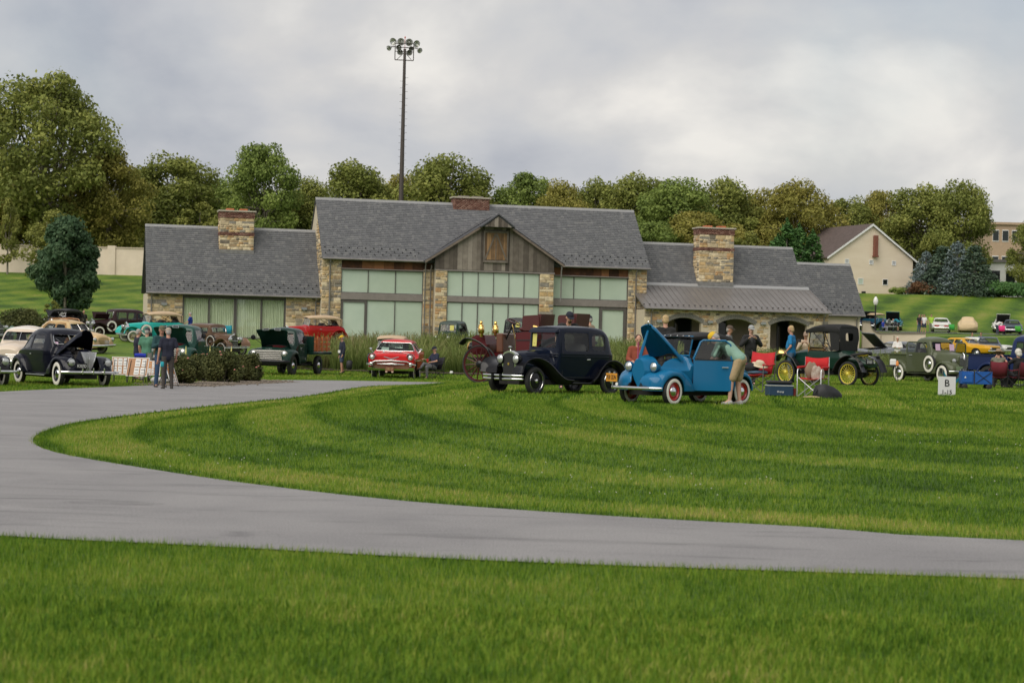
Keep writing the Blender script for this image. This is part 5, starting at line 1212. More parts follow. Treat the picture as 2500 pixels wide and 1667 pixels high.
# --- blue convertible with raised hood
def blue_convertible():
    e=car('small_convertible','bright blue small convertible with raised hood, open doors and red whitewall wheels','car',1668,37.0,180+45)
    P=paint('sky blue',(.008,.125,.27)); PD=mat('blue hood underside',(.006,.06,.15),.45); TOP=mat('black canvas',(.012,.012,.013),.85,var=.2,vscale=12,bump=.3,bscale=80)
    rows=[(1.28,.30,.62,.82,.03,.155,.11,.10,.02),(1.18,.26,.62,.86,.10,.25,.18,.13,.025),(1.0,.24,.60,.88,.24,.32,.25,.17,.03),(.70,.24,.62,.895,.33,.40,.33,.18,.03),(.40,.24,.63,.905,.40,.46,.39,.18,.03),
      (.35,.24,.72,.915,.42,.48,.42,.12,.02),(-.45,.24,.72,.86,.47,.53,.50,.06,.0),(-.85,.24,.70,.86,.47,.53,.49,.10,.0),(-1.15,.26,.66,.82,.43,.49,.43,.18,.01),(-1.38,.30,.6,.68,.36,.42,.36,.12,.01),(-1.44,.34,.5,.56,.3,.34,.28,.06,.01)]
    B=Body(rows,4)
    cav=[prism([(-.9,.45),(.30,.45),(.30,1.2),(-.9,1.2)],(),-.44,.44),prism([(.42,.50),(1.02,.50),(1.02,1.2),(.42,1.2)],(),-.27,.27)]
    door=[prism([(-.52,.30),(.30,.30),(.30,1.2),(-.52,1.2)],(),.30,1.6),prism([(-.52,.30),(.30,.30),(.30,1.2),(-.52,1.2)],(),-1.6,-.30)]
    o=make_body(e,B,P,extra=cav+door,th=.03)
    # heart shaped nose trim and engine
    add('engine',merge(box2(.5,.95,-.16,.16,.45,.74,.03),cyl((.62,.0,.74),(.62,.0,.83),.09,n=14),tube([(.5,.12,.78),(.75,.16,.82),(.95,.05,.76)],.012,5),tube([(.55,-.12,.8),(.8,-.1,.84),(1.0,0,.8)],.01,5),box2(.46,.6,-.24,-.12,.6,.82)),mat('engine grime',(.05,.045,.042),.6,.4,var=.4,vscale=20),o,50)
    # windshield
    fr=[(.36,-.42,.90),(.24,-.40,1.25),(.24,.40,1.25),(.36,.42,.90)]
    wf=add('windshield_frame',tube(fr,.02,6,loop=True),P,o,50); add('windshield',([(x-.005,y,z) for x,y,z in fr],[(0,1,2,3)]),glass_mat('pale glass',(.72,.74,.74)),wf,None)
    # canvas top
    tr_=[(.29,1.235,1.255,.41),(.16,1.24,1.29,.43),(-.15,1.24,1.335,.46),(-.5,1.22,1.34,.475),(-.8,1.17,1.30,.475),(-.98,1.0,1.19,.46),(-1.07,.86,1.0,.44)]
    R=[]
    for x,ze,zt,w in pchip(tr_,3):
        h=[(w,ze-.03),(w,ze+(zt-ze)*.3),(w-.05,ze+(zt-ze)*.75),(w*.6,zt-.005),(0,zt+.01)]; a=h+[(-p,q) for p,q in h[-2::-1]]; b=[(p*.95,q-.02) for p,q in a]
        R.append([(x,p,q) for p,q in a]+[(x,p,q) for p,q in b[::-1]])
    top=add('canvas_top',loft(R),TOP,e,50)
    for sg in(1,-1):
        add('canvas_quarter',prism(rpoly([(-.55,.84),(-1.06,.84),(-.98,1.05),(-.80,1.19),(-.55,1.22)],.03),(),sg*.455,sg*.475),TOP,top,None)
    for y in(-.36,-.22,-.08,.08,.22,.36): add('top_stud',ellipsoid((.31,y,1.262),(.012,.012,.012),8,5),CHROME,top,60)
    # hood lid, hinged at the cowl
    me,M_=open_hood(B,.40,1.24,.76,P,(.40,0,.90),-math.radians(46),PD)
    hd=add('raised_hood',me,None,o)
    tip=M_@Vector((1.18,0,.80)); add('hood_prop',tube([(1.2,-.06,.80),(tip.x-.02,-.04,tip.z-.05)],[.035,.022],6),P,hd,50); add('hood_ornament',tube([tuple(tip+Vector((0,0,.06))),tuple(tip+Vector((.04,0,.1))),tuple(tip+Vector((.02,0,.13)))],[.012,.016,.004],6),CHROME,hd,60)
    add('hood_prop_stripe',box(*( (Vector((1.235,-.06,.98)))),.012,.02,.3),mat('magenta tape',(.35,.06,.14),.5),hd,None)
    for sg in(1,-1):
        fender2(e,[(1.36,.42,.12,.20),(1.33,.50,.14,.40),(1.22,.575,.2,.53),(1.0,.645,.3,.58),(.75,.65,.36,.59),(.55,.58,.40,.585),(.42,.46,.42,.575),(.34,.30,.44,.56)],.93,.25,.285,.26,sg,P)
        fender2(e,[(-.58,.34,.46,.50),(-.66,.48,.46,.58),(-.82,.60,.45,.62),(-1.02,.635,.42,.62),(-1.22,.58,.40,.60),(-1.36,.46,.38,.56),(-1.44,.32,.36,.50)],-1.03,.25,.285,.27,sg,P)
        for k in range(8):
            z=.31+k*.022; add('grille_bar',tube([(1.372-.3*(y-.1)**2*2-.006*k,sg*y,z) for y in np.linspace(.105-.004*k+.02,.30-.0*k,6)],.007,5),FLATBLACK,o,60)
        headlamp(e,1.20,sg*.30,.685,.088,P,.17)
        # doors, swung open
        hinge=Vector((.30,sg*.47,0)); ang=-sg*math.radians(41 if sg>0 else 42)
        M2=Matrix.Translation(hinge)@Matrix.Rotation(ang,4,'Z')
        out=[(0,.30),(-.80,.30),(-.80,.80),(0,.86)]
        dp=mesh('door',xf(merge(prism(rpoly([(0,.27),(-.70,.27),(-.72,.83),(0,.85)],.03),(),-.02*sg,.03*sg)),M2),P,40); d=add('door',dp,None,e)
        add('window_frame',xf(tube([(.0,0,.84),(-.13,-.02*sg,1.16),(-.18,-.02*sg,1.19),(-.59,-.02*sg,1.19),(-.68,-.015*sg,1.12),(-.71,0,.83)],.021,7),M2),P,d,50)
        add('side_window',xf(prism([(-.03,.85),(-.15,1.17),(-.60,1.18),(-.69,1.1),(-.69,.84)],(),-.012*sg,-.007*sg),M2),glass_mat('pale glass',(.72,.74,.74)),d,None)
        add('door_handle',xf(cyl((-.64,.06*sg,.70),(-.52,.06*sg,.70),.011,n=6),M2),CHROME,d,60)
        add('window_rail',xf(box2(-.70,-.02,-.03*sg,.035*sg,.825,.85),M2),FLATBLACK,d,None)
        tubeline(o,B,[(.34,.3),(.34,.86)],sg)
    four(e,.93,-1.03,1.02,.25,.125,kind='disc',col=mat('red wheel',(.42,.02,.018),.3,coat=.5),ww='wide',hub=CHROME,rr=.66,steer=.06)
    bumper(e,1.47,.60,.30,.055,.06,CHROME,.03); add('bumper_iron',merge(cyl((1.46,.25,.3),(1.1,.2,.28),.014,n=6),cyl((1.46,-.25,.3),(1.1,-.2,.28),.014,n=6)),BLACK,e,None)
    number_plate(e,1.49,-.46,.475,.27,.15,'958 3DN',mat('orange plate',(.60,.26,.02),.5),FLATBLACK)
    [add('plate_reflector',cyl((1.475,y,.565),(1.49,y,.565),.02,n=10),STEEL,e,None) for y in(-.52,-.40)]; add('plate_bracket',cyl((1.46,-.46,.3),(1.46,-.46,.42),.012,n=6),STEEL,e,None)
    add('badge',cyl((1.485,-.33,.36),(1.495,-.33,.36),.03,n=14),WHITE,e,None)
    seat(e,-.35,.36,.40,mat('tan seat',(.10,.07,.05),.8)); steering(e,.12,.2,.85,.17)
    add('chassis',merge(box2(-1.3,1.2,-.28,.28,.17,.27),cyl((.93,-.45,.25),(.93,.45,.25),.03,n=8),cyl((-1.03,-.45,.25),(-1.03,.45,.25),.035,n=8)),DARK,e,None)
blue_convertible()
# ================================================================ other vehicles
LEATH=mat('dark leather',(.035,.022,.018),.6,var=.2); TANTOP=mat('tan canvas',(.46,.34,.22),.9,var=.08,vscale=6); WOODT=mat('wagon wood trim',(.36,.16,.05),.4,var=.25,vscale=5,coat=.4)
def chassis(e,xf_,xr,tr_,r,hw=.35,z=.3):
    add('chassis',merge(box2(xr-.4,xf_+.3,-hw,hw,z-.08,z+.06),cyl((xf_,-tr_/2+.1,r),(xf_,tr_/2-.1,r),.035,n=8),cyl((xr,-tr_/2+.1,r),(xr,tr_/2-.1,r),.045,n=8)),DARK,e,None)
# --- 1937 style black coach
def coach37(name,label,px,Y,deg,P,hood=True,plate=None,papers=True):
    e=car(name,label,'car',px,Y,deg)
    rows=[(1.86,.38,.66,1.00,.10,.14,.10,.08,.02),(1.70,.34,.70,1.05,.22,.27,.2,.12,.02),(1.3,.32,.74,1.09,.36,.42,.32,.16,.02),(.78,.31,.78,1.13,.50,.56,.46,.16,.02),(.66,.31,.80,1.15,.55,.60,.52,.13,.02),
      (.62,.31,.95,1.18,.57,.64,.58,.08,.02),(.36,.31,1.0,1.55,.63,.70,.57,.12,.02),(.2,.31,1.02,1.62,.65,.72,.58,.14,.025),(-.4,.31,1.02,1.665,.67,.74,.60,.16,.03),(-1.0,.31,1.02,1.60,.66,.73,.57,.2,.03),
      (-1.45,.32,1.0,1.42,.62,.69,.52,.26,.02),(-1.85,.34,.92,1.14,.54,.6,.46,.2,.02),(-2.15,.38,.74,.84,.44,.48,.36,.12,.01),(-2.25,.42,.6,.66,.36,.4,.3,.06,.01)]
    B=Body(rows,4)
    w1=rpoly([(.26,1.06),(.14,1.42),(-.02,1.46),(-.55,1.47),(-.62,1.42),(-.62,1.06)],.09,4); w2=rpoly([(-.74,1.06),(-.74,1.44),(-1.02,1.40),(-1.24,1.24),(-1.26,1.06)],.09,4)
    ex=[prism([(.85,.62),(1.62,.62),(1.62,1.6),(.85,1.6)],(),-.30,.30)] if hood else []
    o=make_body(e,B,P,[w1,w2],dict(x0=.62,z0=1.20,x1=.38,z1=1.49,h0=.52,h1=.47,r=.08,trim=CHROME,split=True),dict(x0=-1.62,z0=1.16,x1=-1.40,z1=1.34,h0=.28,h1=.26),extra=ex)
    if hood:
        me,M_=open_hood(B,.70,1.78,.86,P,(.70,0,1.12),-math.radians(33),FLATBLACK); add('raised_hood',me,None,o)
        add('engine',merge(box2(.9,1.5,-.25,.25,.66,.92,.04),box2(1.0,1.2,-.12,.12,.92,1.02,.03),cyl((1.35,0,.92),(1.35,0,1.02),.13,n=14)),mat('engine grime',(.05,.045,.042),.6,.4),o,40)
    g=[(1.90,-.16),(1.90,.16)]
    gr=add('radiator_grille',loft([[(x,y,z) for y,z in((-w,z),(w*.0,z),(w,z))]+[(x-.12,w*.9,z),(x-.12,-w*.9,z)] for x,w,z in((1.86,.05,.42),(1.90,.10,.6),(1.91,.17,.8),(1.87,.225,1.0))]),STEEL,e,40)
    for k in range(20):
        z=.44+k*.0285; t=(z-.42)/.58; w=.05+.175*t; x=1.865+.04*math.sin(t*2.6); add('grille_bar',tube([(x-.02,-w,z),(x+.022,0,z),(x-.02,w,z)],.005,4),CHROME,gr,None)
    for y,s in((0,0),(1,1),(1,-1)): add('grille_trim',tube([(1.87,s*.055,.42),(1.92,s*.105,.6),(1.93,s*.175,.8),(1.88,s*.235,1.0)],.01,5),CHROME,gr,60)
    for sg in(1,-1):
        fender2(e,[(2.08,.46,.30,.40),(2.02,.60,.32,.62),(1.86,.74,.33,.74),(1.6,.86,.38,.80),(1.3,.88,.45,.82),(1.0,.80,.50,.82),(.75,.60,.54,.80),(.58,.38,.58,.76)],1.42,.36,.40,.34,sg,P)
        fender2(e,[(-.78,.38,.62,.74),(-.92,.62,.62,.82),(-1.15,.82,.60,.86),(-1.5,.90,.56,.86),(-1.85,.80,.50,.83),(-2.1,.62,.44,.76),(-2.22,.42,.40,.66)],-1.42,.36,.36,.36,sg,P)
        add('running_board',box2(-.85,.66,sg*.58,sg*.78,.31,.35,.015),P,e,None); add('sill_trim',cyl((-.8,sg*.79,.30),(.6,sg*.79,.30),.012,n=6),CHROME,e,None)
        h=headlamp(e,1.99,sg*.56,.70,.115,P,.3,yaw=0); add('headlight_rim',lathe([(.115,.01),(.13,.0),(.12,.03)],20,'x'),CHROME,h,60)
        tubeline(o,B,[(-.68,.42),(-.68,1.5)],sg,mt=BLACK); tubeline(o,B,[(.50,.42),(.50,1.0)],sg,mt=BLACK); tubeline(o,B,[(x,.93) for x in np.linspace(1.5,-1.5,14)],sg,'belt_moulding',P,.012)
        add('hood_trim',tube([(1.55,sg*(B.y(1.55,.94)+.005),.94),(1.35,sg*(B.y(1.35,.94)+.005),.94),(1.0,sg*(B.y(1.0,.94)+.005),.94)],.008,5),CHROME,o,None)
        add('door_handle',cyl((-.6,sg*(B.y(-.6,.9)+.03),.9),(-.48,sg*(B.y(-.5,.9)+.03),.9),.013,n=6),CHROME,o,None)
    four(e,1.42,-1.42,1.42,.36,.15,kind='disc',col=P,ww='wide',hub=CHROME,rr=.60,steer=-.05)
    bumper(e,2.22,.88,.42,.075,.12); 
    for y in(-.33,0.0,.33): add('bumper_guard',box2(2.215,2.265,y-.02,y+.02,.36,.55,.015),CHROME,e,None)
    bumper(e,-2.4,.85,.42,.075,-.1,name='rear_bumper')
    if plate: number_plate(e,2.17,-.33,.60,.32,.16,plate,BLACK,WHITE)
    if papers: paper(o,(.56,-.50,1.12),.24,.30,(.75,-.65,.1),PAPP); add('wiper',tube([(.55,-.2,1.2),(.48,-.42,1.36)],.008,4),STEEL,o,None)
    seat(e,-.25,.5,.6,LEATH); seat(e,-1.0,.55,.55,LEATH); steering(e,.25,.32,1.0); chassis(e,1.42,-1.42,1.42,.36)
    return e
coach37('vintage_coach','black 1930s two-door coach with raised hood, V grille and whitewall tyres',150,58.8,-54,paint('blue black',(.006,.007,.014)),True,'R207D')
coach37('vintage_coach','black vintage car cut by the left picture edge, only its nose showing',-88,57.0,-58,paint('warm black',(.012,.011,.012)),False,None,False)
# --- classic around 1931
def classic(name,label,px,Y,deg,P,K=None,top='closed',tp=None,sidemount=False,ww=None,wcol=None,wkind='wire',hoodup=False,yellow=False,k=1.0,papers=0,wid=1.,bump=True,low=0.):
    K=K or P; e=car(name,label,'car',px,Y,deg); rz=1.80-low
    rows=[(1.62,.42,.74,1.08,.24,.27,.23,.16,.02),(1.2,.40,.76,1.12,.32,.35,.29,.16,.02),(.62,.38,.78,1.16,.44,.47,.40,.16,.02),(.52,.38,.80,1.18,.50,.52,.46,.12,.02)]
    if top=='closed':
        rows+=[(.48,.38,1.0,1.22,.54,.58,.52,.08,.02),(.38,.38,1.08,rz-.12,.58,.64,.57,.10,.02),(.30,.38,1.1,rz-.03,.60,.66,.58,.14,.03),(-.3,.38,1.1,rz,.64,.69,.60,.15,.03),(-1.1,.38,1.1,rz-.01,.65,.70,.60,.16,.03),(-1.6,.40,1.08,rz-.08,.62,.67,.56,.22,.02),(-1.80,.42,1.04,rz-.35,.58,.62,.50,.22,.02),(-1.90,.46,.95,1.12,.52,.55,.46,.1,.01)]
    else:
        rows+=[(.48,.38,.9,1.20,.54,.58,.52,.08,.02),(.3,.38,.9,1.20,.60,.65,.62,.05,0),(-.6,.38,.9,1.16,.64,.69,.66,.05,0),(-1.4,.40,.9,1.18,.63,.68,.64,.06,0),(-1.8,.42,.88,1.10,.56,.62,.56,.1,0),(-1.95,.46,.8,.95,.5,.54,.46,.08,0)]
    B=Body(rows,4); wins=[];ws=rear=None;ex=[]
    if top=='closed':
        wins=[rrect(-.42,.24,1.16,rz-.20,.05),rrect(-1.08,-.50,1.16,rz-.20,.05),rrect(-1.55,-1.18,1.18,rz-.24,.08)]
        ws=dict(x0=.475,z0=1.24,x1=.385,z1=rz-.18,h0=.46,h1=.48,r=.05,trim=CHROME if sidemount else None); rear=dict(x0=-1.78,z0=1.32,x1=-1.68,z1=rz-.22,h0=.25,h1=.25)
    else: ex=[prism([(-1.6,.55),(.36,.55),(.36,1.6),(-1.6,1.6)],(),-.56,.56)]
    o=make_body(e,B,P,wins,ws,rear,extra=ex,inner=DARK)
    gr=add('radiator_grille',loft([[(x,y,z) for y,z in rpoly([(-.25,.42),(.25,.42),(.28,.8),(.25,1.08),(0,1.15),(-.25,1.08),(-.28,.8)],.08)] for x in(1.58,1.70)]),CHROME,e,40)
    add('radiator_core',prism(rpoly([(-.21,.46),(.21,.46),(.235,.8),(.21,1.05),(0,1.11),(-.21,1.05),(-.235,.8)],.06),(),1.69,1.706,'yz'),FLATBLACK,gr,None)
    for y in np.linspace(-.18,.18,9): add('grille_bar',cyl((1.708,y,.48),(1.708,y,1.05),.006,n=4),STEEL,gr,None)
    add('radiator_cap',cyl((1.64,0,1.14),(1.64,0,1.22),.03,.02,8),CHROME,gr,None)
    for sg in(1,-1):
        fender1(e,[(1.98,.52),(1.90,.74),(1.66,.88),(1.36,.86),(1.0,.68),(.62,.42),(.40,.36),(.2,.345)],lambda t:.30+.22*min(1,t*1.5),.84,.07,.06,sg,K)
        fender1(e,[(-.78,.35),(-.95,.46),(-1.08,.70),(-1.30,.86),(-1.55,.88),(-1.8,.76),(-1.95,.54),(-1.98,.44)],.56,.85,.06,.06,sg,K)
        add('running_board',box2(-.85,.3,sg*.55,sg*.83,.32,.355,.012),BLACK,e,None); add('sill',box2(-.9,.5,sg*.5,sg*.58,.30,.42),BLACK,e,None)
        headlamp(e,1.78,sg*.36,.90,.12,CHROME,.24); tubeline(o,B,[(x,1.06) for x in np.linspace(1.4,-1.7,16)],sg,'belt_moulding',P,.012)
        for x in(.32,-.46,-1.12): tubeline(o,B,[(x,.44),(x,1.12)],sg,mt=BLACK)
        for i in range(14): add('hood_louver',cyl((.68+i*.055,sg*(B.y(.68+i*.055,.7)+.002),.62),(.68+i*.055,sg*(B.y(.68+i*.055,.9)+.002),.92),.008,n=4),P,o,None)
        add('door_handle',cyl((-.36,sg*(B.y(-.36,1.0)+.03),.98),(-.24,sg*(B.y(-.3,1.0)+.03),.98),.012,n=6),CHROME,o,None)
        if sidemount: wheel(e,.66,sg*.74,.36,.13,kind=wkind,col=wcol or P,ww=ww,z=.74,name='spare_wheel',hub=CHROME)
    add('lamp_bar',tube([(1.7,-.62,.78),(1.74,-.3,.82),(1.74,.3,.82),(1.7,.62,.78)],.016,6),CHROME,e,60)
    four(e,1.48,-1.48,1.44,.37,.14,kind=wkind,col=wcol or P,ww=ww,hub=CHROME,rr=.68 if wkind=='wire' else .62)
    if bump: bumper(e,2.12,.86,.46,.05,.1); bumper(e,2.12,.86,.53,.03,.1); bumper(e,-2.15,.82,.48,.05,-.08,name='rear_bumper')
    if top=='open':
        fr=[(.42,-.56,1.20),(.30,-.54,1.68-low),(.30,.54,1.68-low),(.42,.56,1.20)]; wf=add('windshield_frame',tube(fr,.02,6,loop=True),CHROME,o,50); add('windshield',([(x-.005,y,z) for x,y,z in fr],[(0,1,2,3)]),GLASS,wf,None)
        R=[]
        for x,ze,zt,w in pchip([(.42,1.66-low,1.70-low,.58),(.1,1.66-low,1.78-low,.62),(-.6,1.66-low,1.82-low,.64),(-1.2,1.64-low,1.78-low,.64),(-1.62,1.56-low,1.66-low,.62)],3):
            h=[(w,ze-.05),(w,ze+(zt-ze)*.4),(w-.08,zt-.02),(w*.5,zt),(0,zt+.02)]; a=h+[(-p,q) for p,q in h[-2::-1]]; b=[(p*.96,q-.025) for p,q in a]; R.append([(x,p,q) for p,q in a]+[(x,p,q) for p,q in b[::-1]])
        t=add('canvas_top',loft(R),tp or TANTOP,e,50)
        for sg in(1,-1):
            for a,b in(((-.5,1.66-low),(-1.3,1.18)),((-1.3,1.6-low),(-.9,1.18)),((-1.58,1.6-low),(-1.62,1.16))): add('top_bow',cyl((a[0],sg*.62,a[1]),(b[0],sg*.64,b[1]),.016,n=5),BLACK,t,None)
            add('canvas_quarter',prism(rpoly([(-1.25,1.62-low),(-1.62,1.56-low),(-1.72,1.18),(-1.5,1.18)],.03),(),sg*.60,sg*.62),tp or TANTOP,t,None)
        add('canvas_back',box2(-1.70,-1.66,-.6,.6,1.16,1.6-low),tp or TANTOP,t,None)
        seat(e,-.35,.6,.55,LEATH,.62); seat(e,-1.25,.6,.55,LEATH,.65); steering(e,.12,.3,1.15,.21)
    else: seat(e,-.35,.6,.55,LEATH); seat(e,-1.2,.6,.55,LEATH); steering(e,.15,.3,1.12,.2)
    if yellow: paper(o,(.43,.22,rz-.36),.24,.30,(1,0,.1),PAPY)
    if hoodup:
        h=add('raised_hood',loft([[(x,y,z) for y,z in((.05,1.20),(.28,1.52),(.30,1.50),(.07,1.18))] for x in(.55,1.5)]),P,o,40); add('raised_hood',loft([[(x,-y,z) for y,z in((.05,1.20),(.30,1.62),(.32,1.60),(.07,1.18))] for x in(.55,1.5)]),P,o,40)
    chassis(e,1.48,-1.48,1.44,.37); return e
MAROON=paint('dark maroon',(.028,.012,.012)); TEAL=paint('turquoise',(.02,.36,.32)); BROWN=paint('cocoa',(.10,.058,.034)); BGREEN=paint('bottle green',(.008,.03,.022)); FGREEN=paint('grey green',(.10,.17,.13))
classic('classic_limousine','dark maroon classic limousine with hood sides folded up, near the stone wall',282,125,180+38,MAROON,MAROON,sidemount=True,ww='wide',hoodup=True)
classic('classic_phaeton','turquoise classic touring car with tan top and side-mounted spare wheels',372,120,180+30,TEAL,TEAL,top='open',sidemount=True,ww='wide',wcol=mat('cream wheel',(.6,.5,.32),.4))
classic('classic_sedan','cocoa brown classic sedan with spare wheel in the fender behind the rose bushes',520,107,-40,BROWN,paint('light cocoa',(.15,.085,.05)),sidemount=True,ww='narrow',low=.15)
classic('vintage_sedan','dark green black-topped sedan with round headlights standing in the tall grass',1098,117,180+76,BGREEN,BLACK,yellow=True,wkind='wood',wcol=BLACK)
classic('vintage_sedan','black-roofed car behind the maroon buggy, a yellow paper in its windshield',1256,121,180+82,BLACK,BLACK,yellow=True,wkind='wood',wcol=BLACK,low=-.12)
classic('vintage_sedan','grey green vintage car cut by the left edge behind the cream cars',-32,116,-50,FGREEN,FGREEN)
classic('touring_car','bright red open touring car with tan canvas top, below the hall corner',762,121,180+24,paint('red',(.33,.012,.012)),paint('red',(.33,.012,.012)),top='open',low=.02)
classic('touring_car','tan-topped car mostly hidden by tall grass behind the red wagon',953,88.5,180+88,BLACK,BLACK,top='open',low=.09)
# raised hood of a car far left
classic('vintage_sedan','dark vintage car with hood up by the pale sapling at left',150,133,180+70,BLACK,BLACK,hoodup=True,top='open',tp=FLATBLACK,low=.1)
# --- 1948 truck with open hood
def truck48(name,label,px,Y,deg,P,bed):
    e=car(name,label,'truck',px,Y,deg,group='green trucks with open hoods')
    rows=[(1.72,.62,.86,1.06,.72,.78,.70,.10,.02),(1.60,.60,.9,1.10,.78,.82,.70,.14,.03),(1.2,.58,.92,1.16,.70,.72,.60,.16,.04),(.72,.55,.95,1.22,.68,.70,.60,.14,.04),(.62,.52,1.1,1.26,.72,.76,.70,.08,.03),
      (.42,.52,1.28,1.78,.76,.80,.66,.12,.03),(.30,.52,1.3,1.88,.78,.81,.66,.16,.04),(-.1,.52,1.3,1.93,.78,.81,.67,.18,.04),(-.55,.52,1.3,1.90,.77,.80,.65,.2,.04),(-.68,.54,1.28,1.80,.75,.78,.62,.22,.03),(-.72,.58,1.2,1.5,.72,.74,.6,.2,.02)]
    B=Body(rows,3)
    o=make_body(e,B,P,[rpoly([(.40,1.32),(.26,1.74),(-.42,1.76),(-.48,1.70),(-.48,1.32)],.07)],dict(x0=.60,z0=1.30,x1=.42,z1=1.72,h0=.62,h1=.56,r=.08),dict(x0=-.72,z0=1.38,x1=-.70,z1=1.66,h0=.4,h1=.38,r=.06),extra=[prism([(.82,.75),(1.50,.75),(1.50,1.8),(.82,1.8)],(),-.46,.46)])
    me,M_=open_hood(B,.72,1.66,1.02,P,(.72,0,1.22),-math.radians(50),FLATBLACK); hd=add('raised_hood',me,None,o)
    for sg in(1,-1):
        for n_,w_ in((CHROME,.0),(FLATBLACK,.02)):
            pts=rpoly([(.10+w_,1.03+w_*.6),(.40-w_,1.0+w_*.6),(.36-w_,1.10-w_*.6),(.12+w_,1.12-w_*.6)],.03); add('hood_vent',xf(prism([(sg*a,b) for a,b in pts],(),1.655,1.70+w_*.2,'yz'),M_),n_,hd,None)
    add('engine',merge(box2(.95,1.4,-.22,.22,.8,1.02,.04),cyl((1.2,0,1.02),(1.2,0,1.12),.15,n=14),box2(1.5,1.54,-.4,.4,.75,1.05)),mat('engine grime',(.05,.045,.042),.6,.4),o,40)
    gr=add('radiator_grille',prism(rpoly([(-.62,.62),(.62,.62),(.80,.78),(.80,.94),(.66,1.02),(-.66,1.02),(-.80,.94),(-.80,.78)],.06),(),1.71,1.745,'yz'),mat('grille ivory',(.42,.40,.36),.45),e,None)
    add('grille_recess',prism(rpoly([(-.52,.65),(.52,.65),(.52,1.0),(-.52,1.0)],.04),(),1.742,1.75,'yz'),FLATBLACK,gr,None)
    for i in range(5): add('grille_bar',tube([(1.75,-.52,.68+i*.075),(1.78,-.4,.68+i*.075),(1.785,0,.68+i*.075),(1.78,.4,.68+i*.075),(1.75,.52,.68+i*.075)],.021,6),mat('grille silver',(.5,.48,.45),.4,.3),gr,60)
    t=text_mesh('F O R D',.075,mt=CHROME); t.transform(Matrix.Translation((1.755,0,1.065))@Matrix.Rotation(PI/2,4,'Z')); add('lettering',t,None,gr)
    add('badge',cyl((1.75,.40,.60),(1.77,.40,.60),.05,n=14),BRASS,e,None)
    for sg in(1,-1):
        headlamp(e,1.74,sg*.66,.87,.105,CHROME,.1)
        fender2(e,[(1.78,.60,.60,.80),(1.74,.98,.55,.90),(1.6,1.05,.6,.96),(1.2,1.08,.62,.98),(.8,1.0,.66,.97),(.5,.72,.7,.93),(.35,.5,.72,.88)],1.18,.42,.47,.48,sg,P)
        add('running_board',box2(-.7,.45,sg*.66,sg*.92,.42,.46,.012),BLACK,e,None)
        a=Vector((.55,sg*.80,1.28)); b=Vector((.62,sg*1.12,1.52)); add('mirror_arm',tube([tuple(a),tuple(b)],.012,5),BLACK,e,None); add('mirror',lathe([(0,-.03),(.09,-.02),(.105,.0),(0,.01)],14,'x',tuple(b)),BLACK,e,60)
        tubeline(o,B,[(.50,.6),(.50,1.28)],sg,mt=BLACK); tubeline(o,B,[(-.53,.6),(-.53,1.75)],sg,mt=BLACK)
        add('door_handle',cyl((-.45,sg*(B.y(-.45,1.1)+.03),1.12),(-.33,sg*(B.y(-.4,1.1)+.03),1.12),.014,n=6),CHROME,o,None)
    for x in(1.18,-1.9):
        for s in(1,-1): wheel(e,x,s*.80,.41,.18,col=P,hub=CHROME,rr=.58)
    bumper(e,2.02,.95,.56,.15,.06,BLACK,.04)
    chassis(e,1.18,-1.9,1.6,.41,.4,.5)
    if bed:
        bd=add('flat_bed',box2(-3.1,-.8,-1.0,1.0,.86,.98,.02),P,e,None)
        add('headboard',box2(-.86,-.80,-1.0,1.0,.98,1.62,.02),P,bd,None)
        OR=mat('orange stained wood',(.40,.12,.035),.6,var=.2,vscale=6)
        for x in(-1.4,-2.0,-2.6):
            for s in(1,-1): add('stake',box2(x-.05,x+.05,s*.93,s*.98,.98,1.62),OR,bd,None)
        for z in(1.1,1.3,1.5):
            for s in(1,-1): add('slat',box2(-3.05,-.88,s*.90,s*.93,z-.07,z+.07),OR,bd,None)
        for x,y,h in((-1.3,.2,.7),(-1.9,-.3,.45),(-2.2,.4,.5)): add('crate',box2(x-.3,x+.3,y-.3,y+.3,.985,.985+h,.02),OR,bd,None)
    else:
        bd=add('cargo_box',prism(rpoly([(-.8,.55),(-3.0,.55),(-3.0,1.1),(-.8,1.1)],.02),(),-.75,.75),P,e,None)
        for s in(1,-1): fender2(e,[(-1.3,.5,.74,.85),(-1.5,.85,.74,.95),(-1.9,.98,.74,.98),(-2.3,.85,.74,.95),(-2.5,.5,.74,.85)],-1.9,.42,.45,.48,s,P)
    seat(e,-.2,.9,.66,mat('red seat',(.25,.03,.04),.7),.6); steering(e,.25,.35,1.3,.22)
    return e
truck48('flatbed_truck','dark green 1940s stake-bed truck with open hood and silver bar grille',692,82,180+76,BGREEN,True)
truck48('pickup_truck','mid green 1940s pickup with open hood behind the rose bushes and standing men',442,80,180+80,paint('spruce green',(.018,.065,.05)),False)
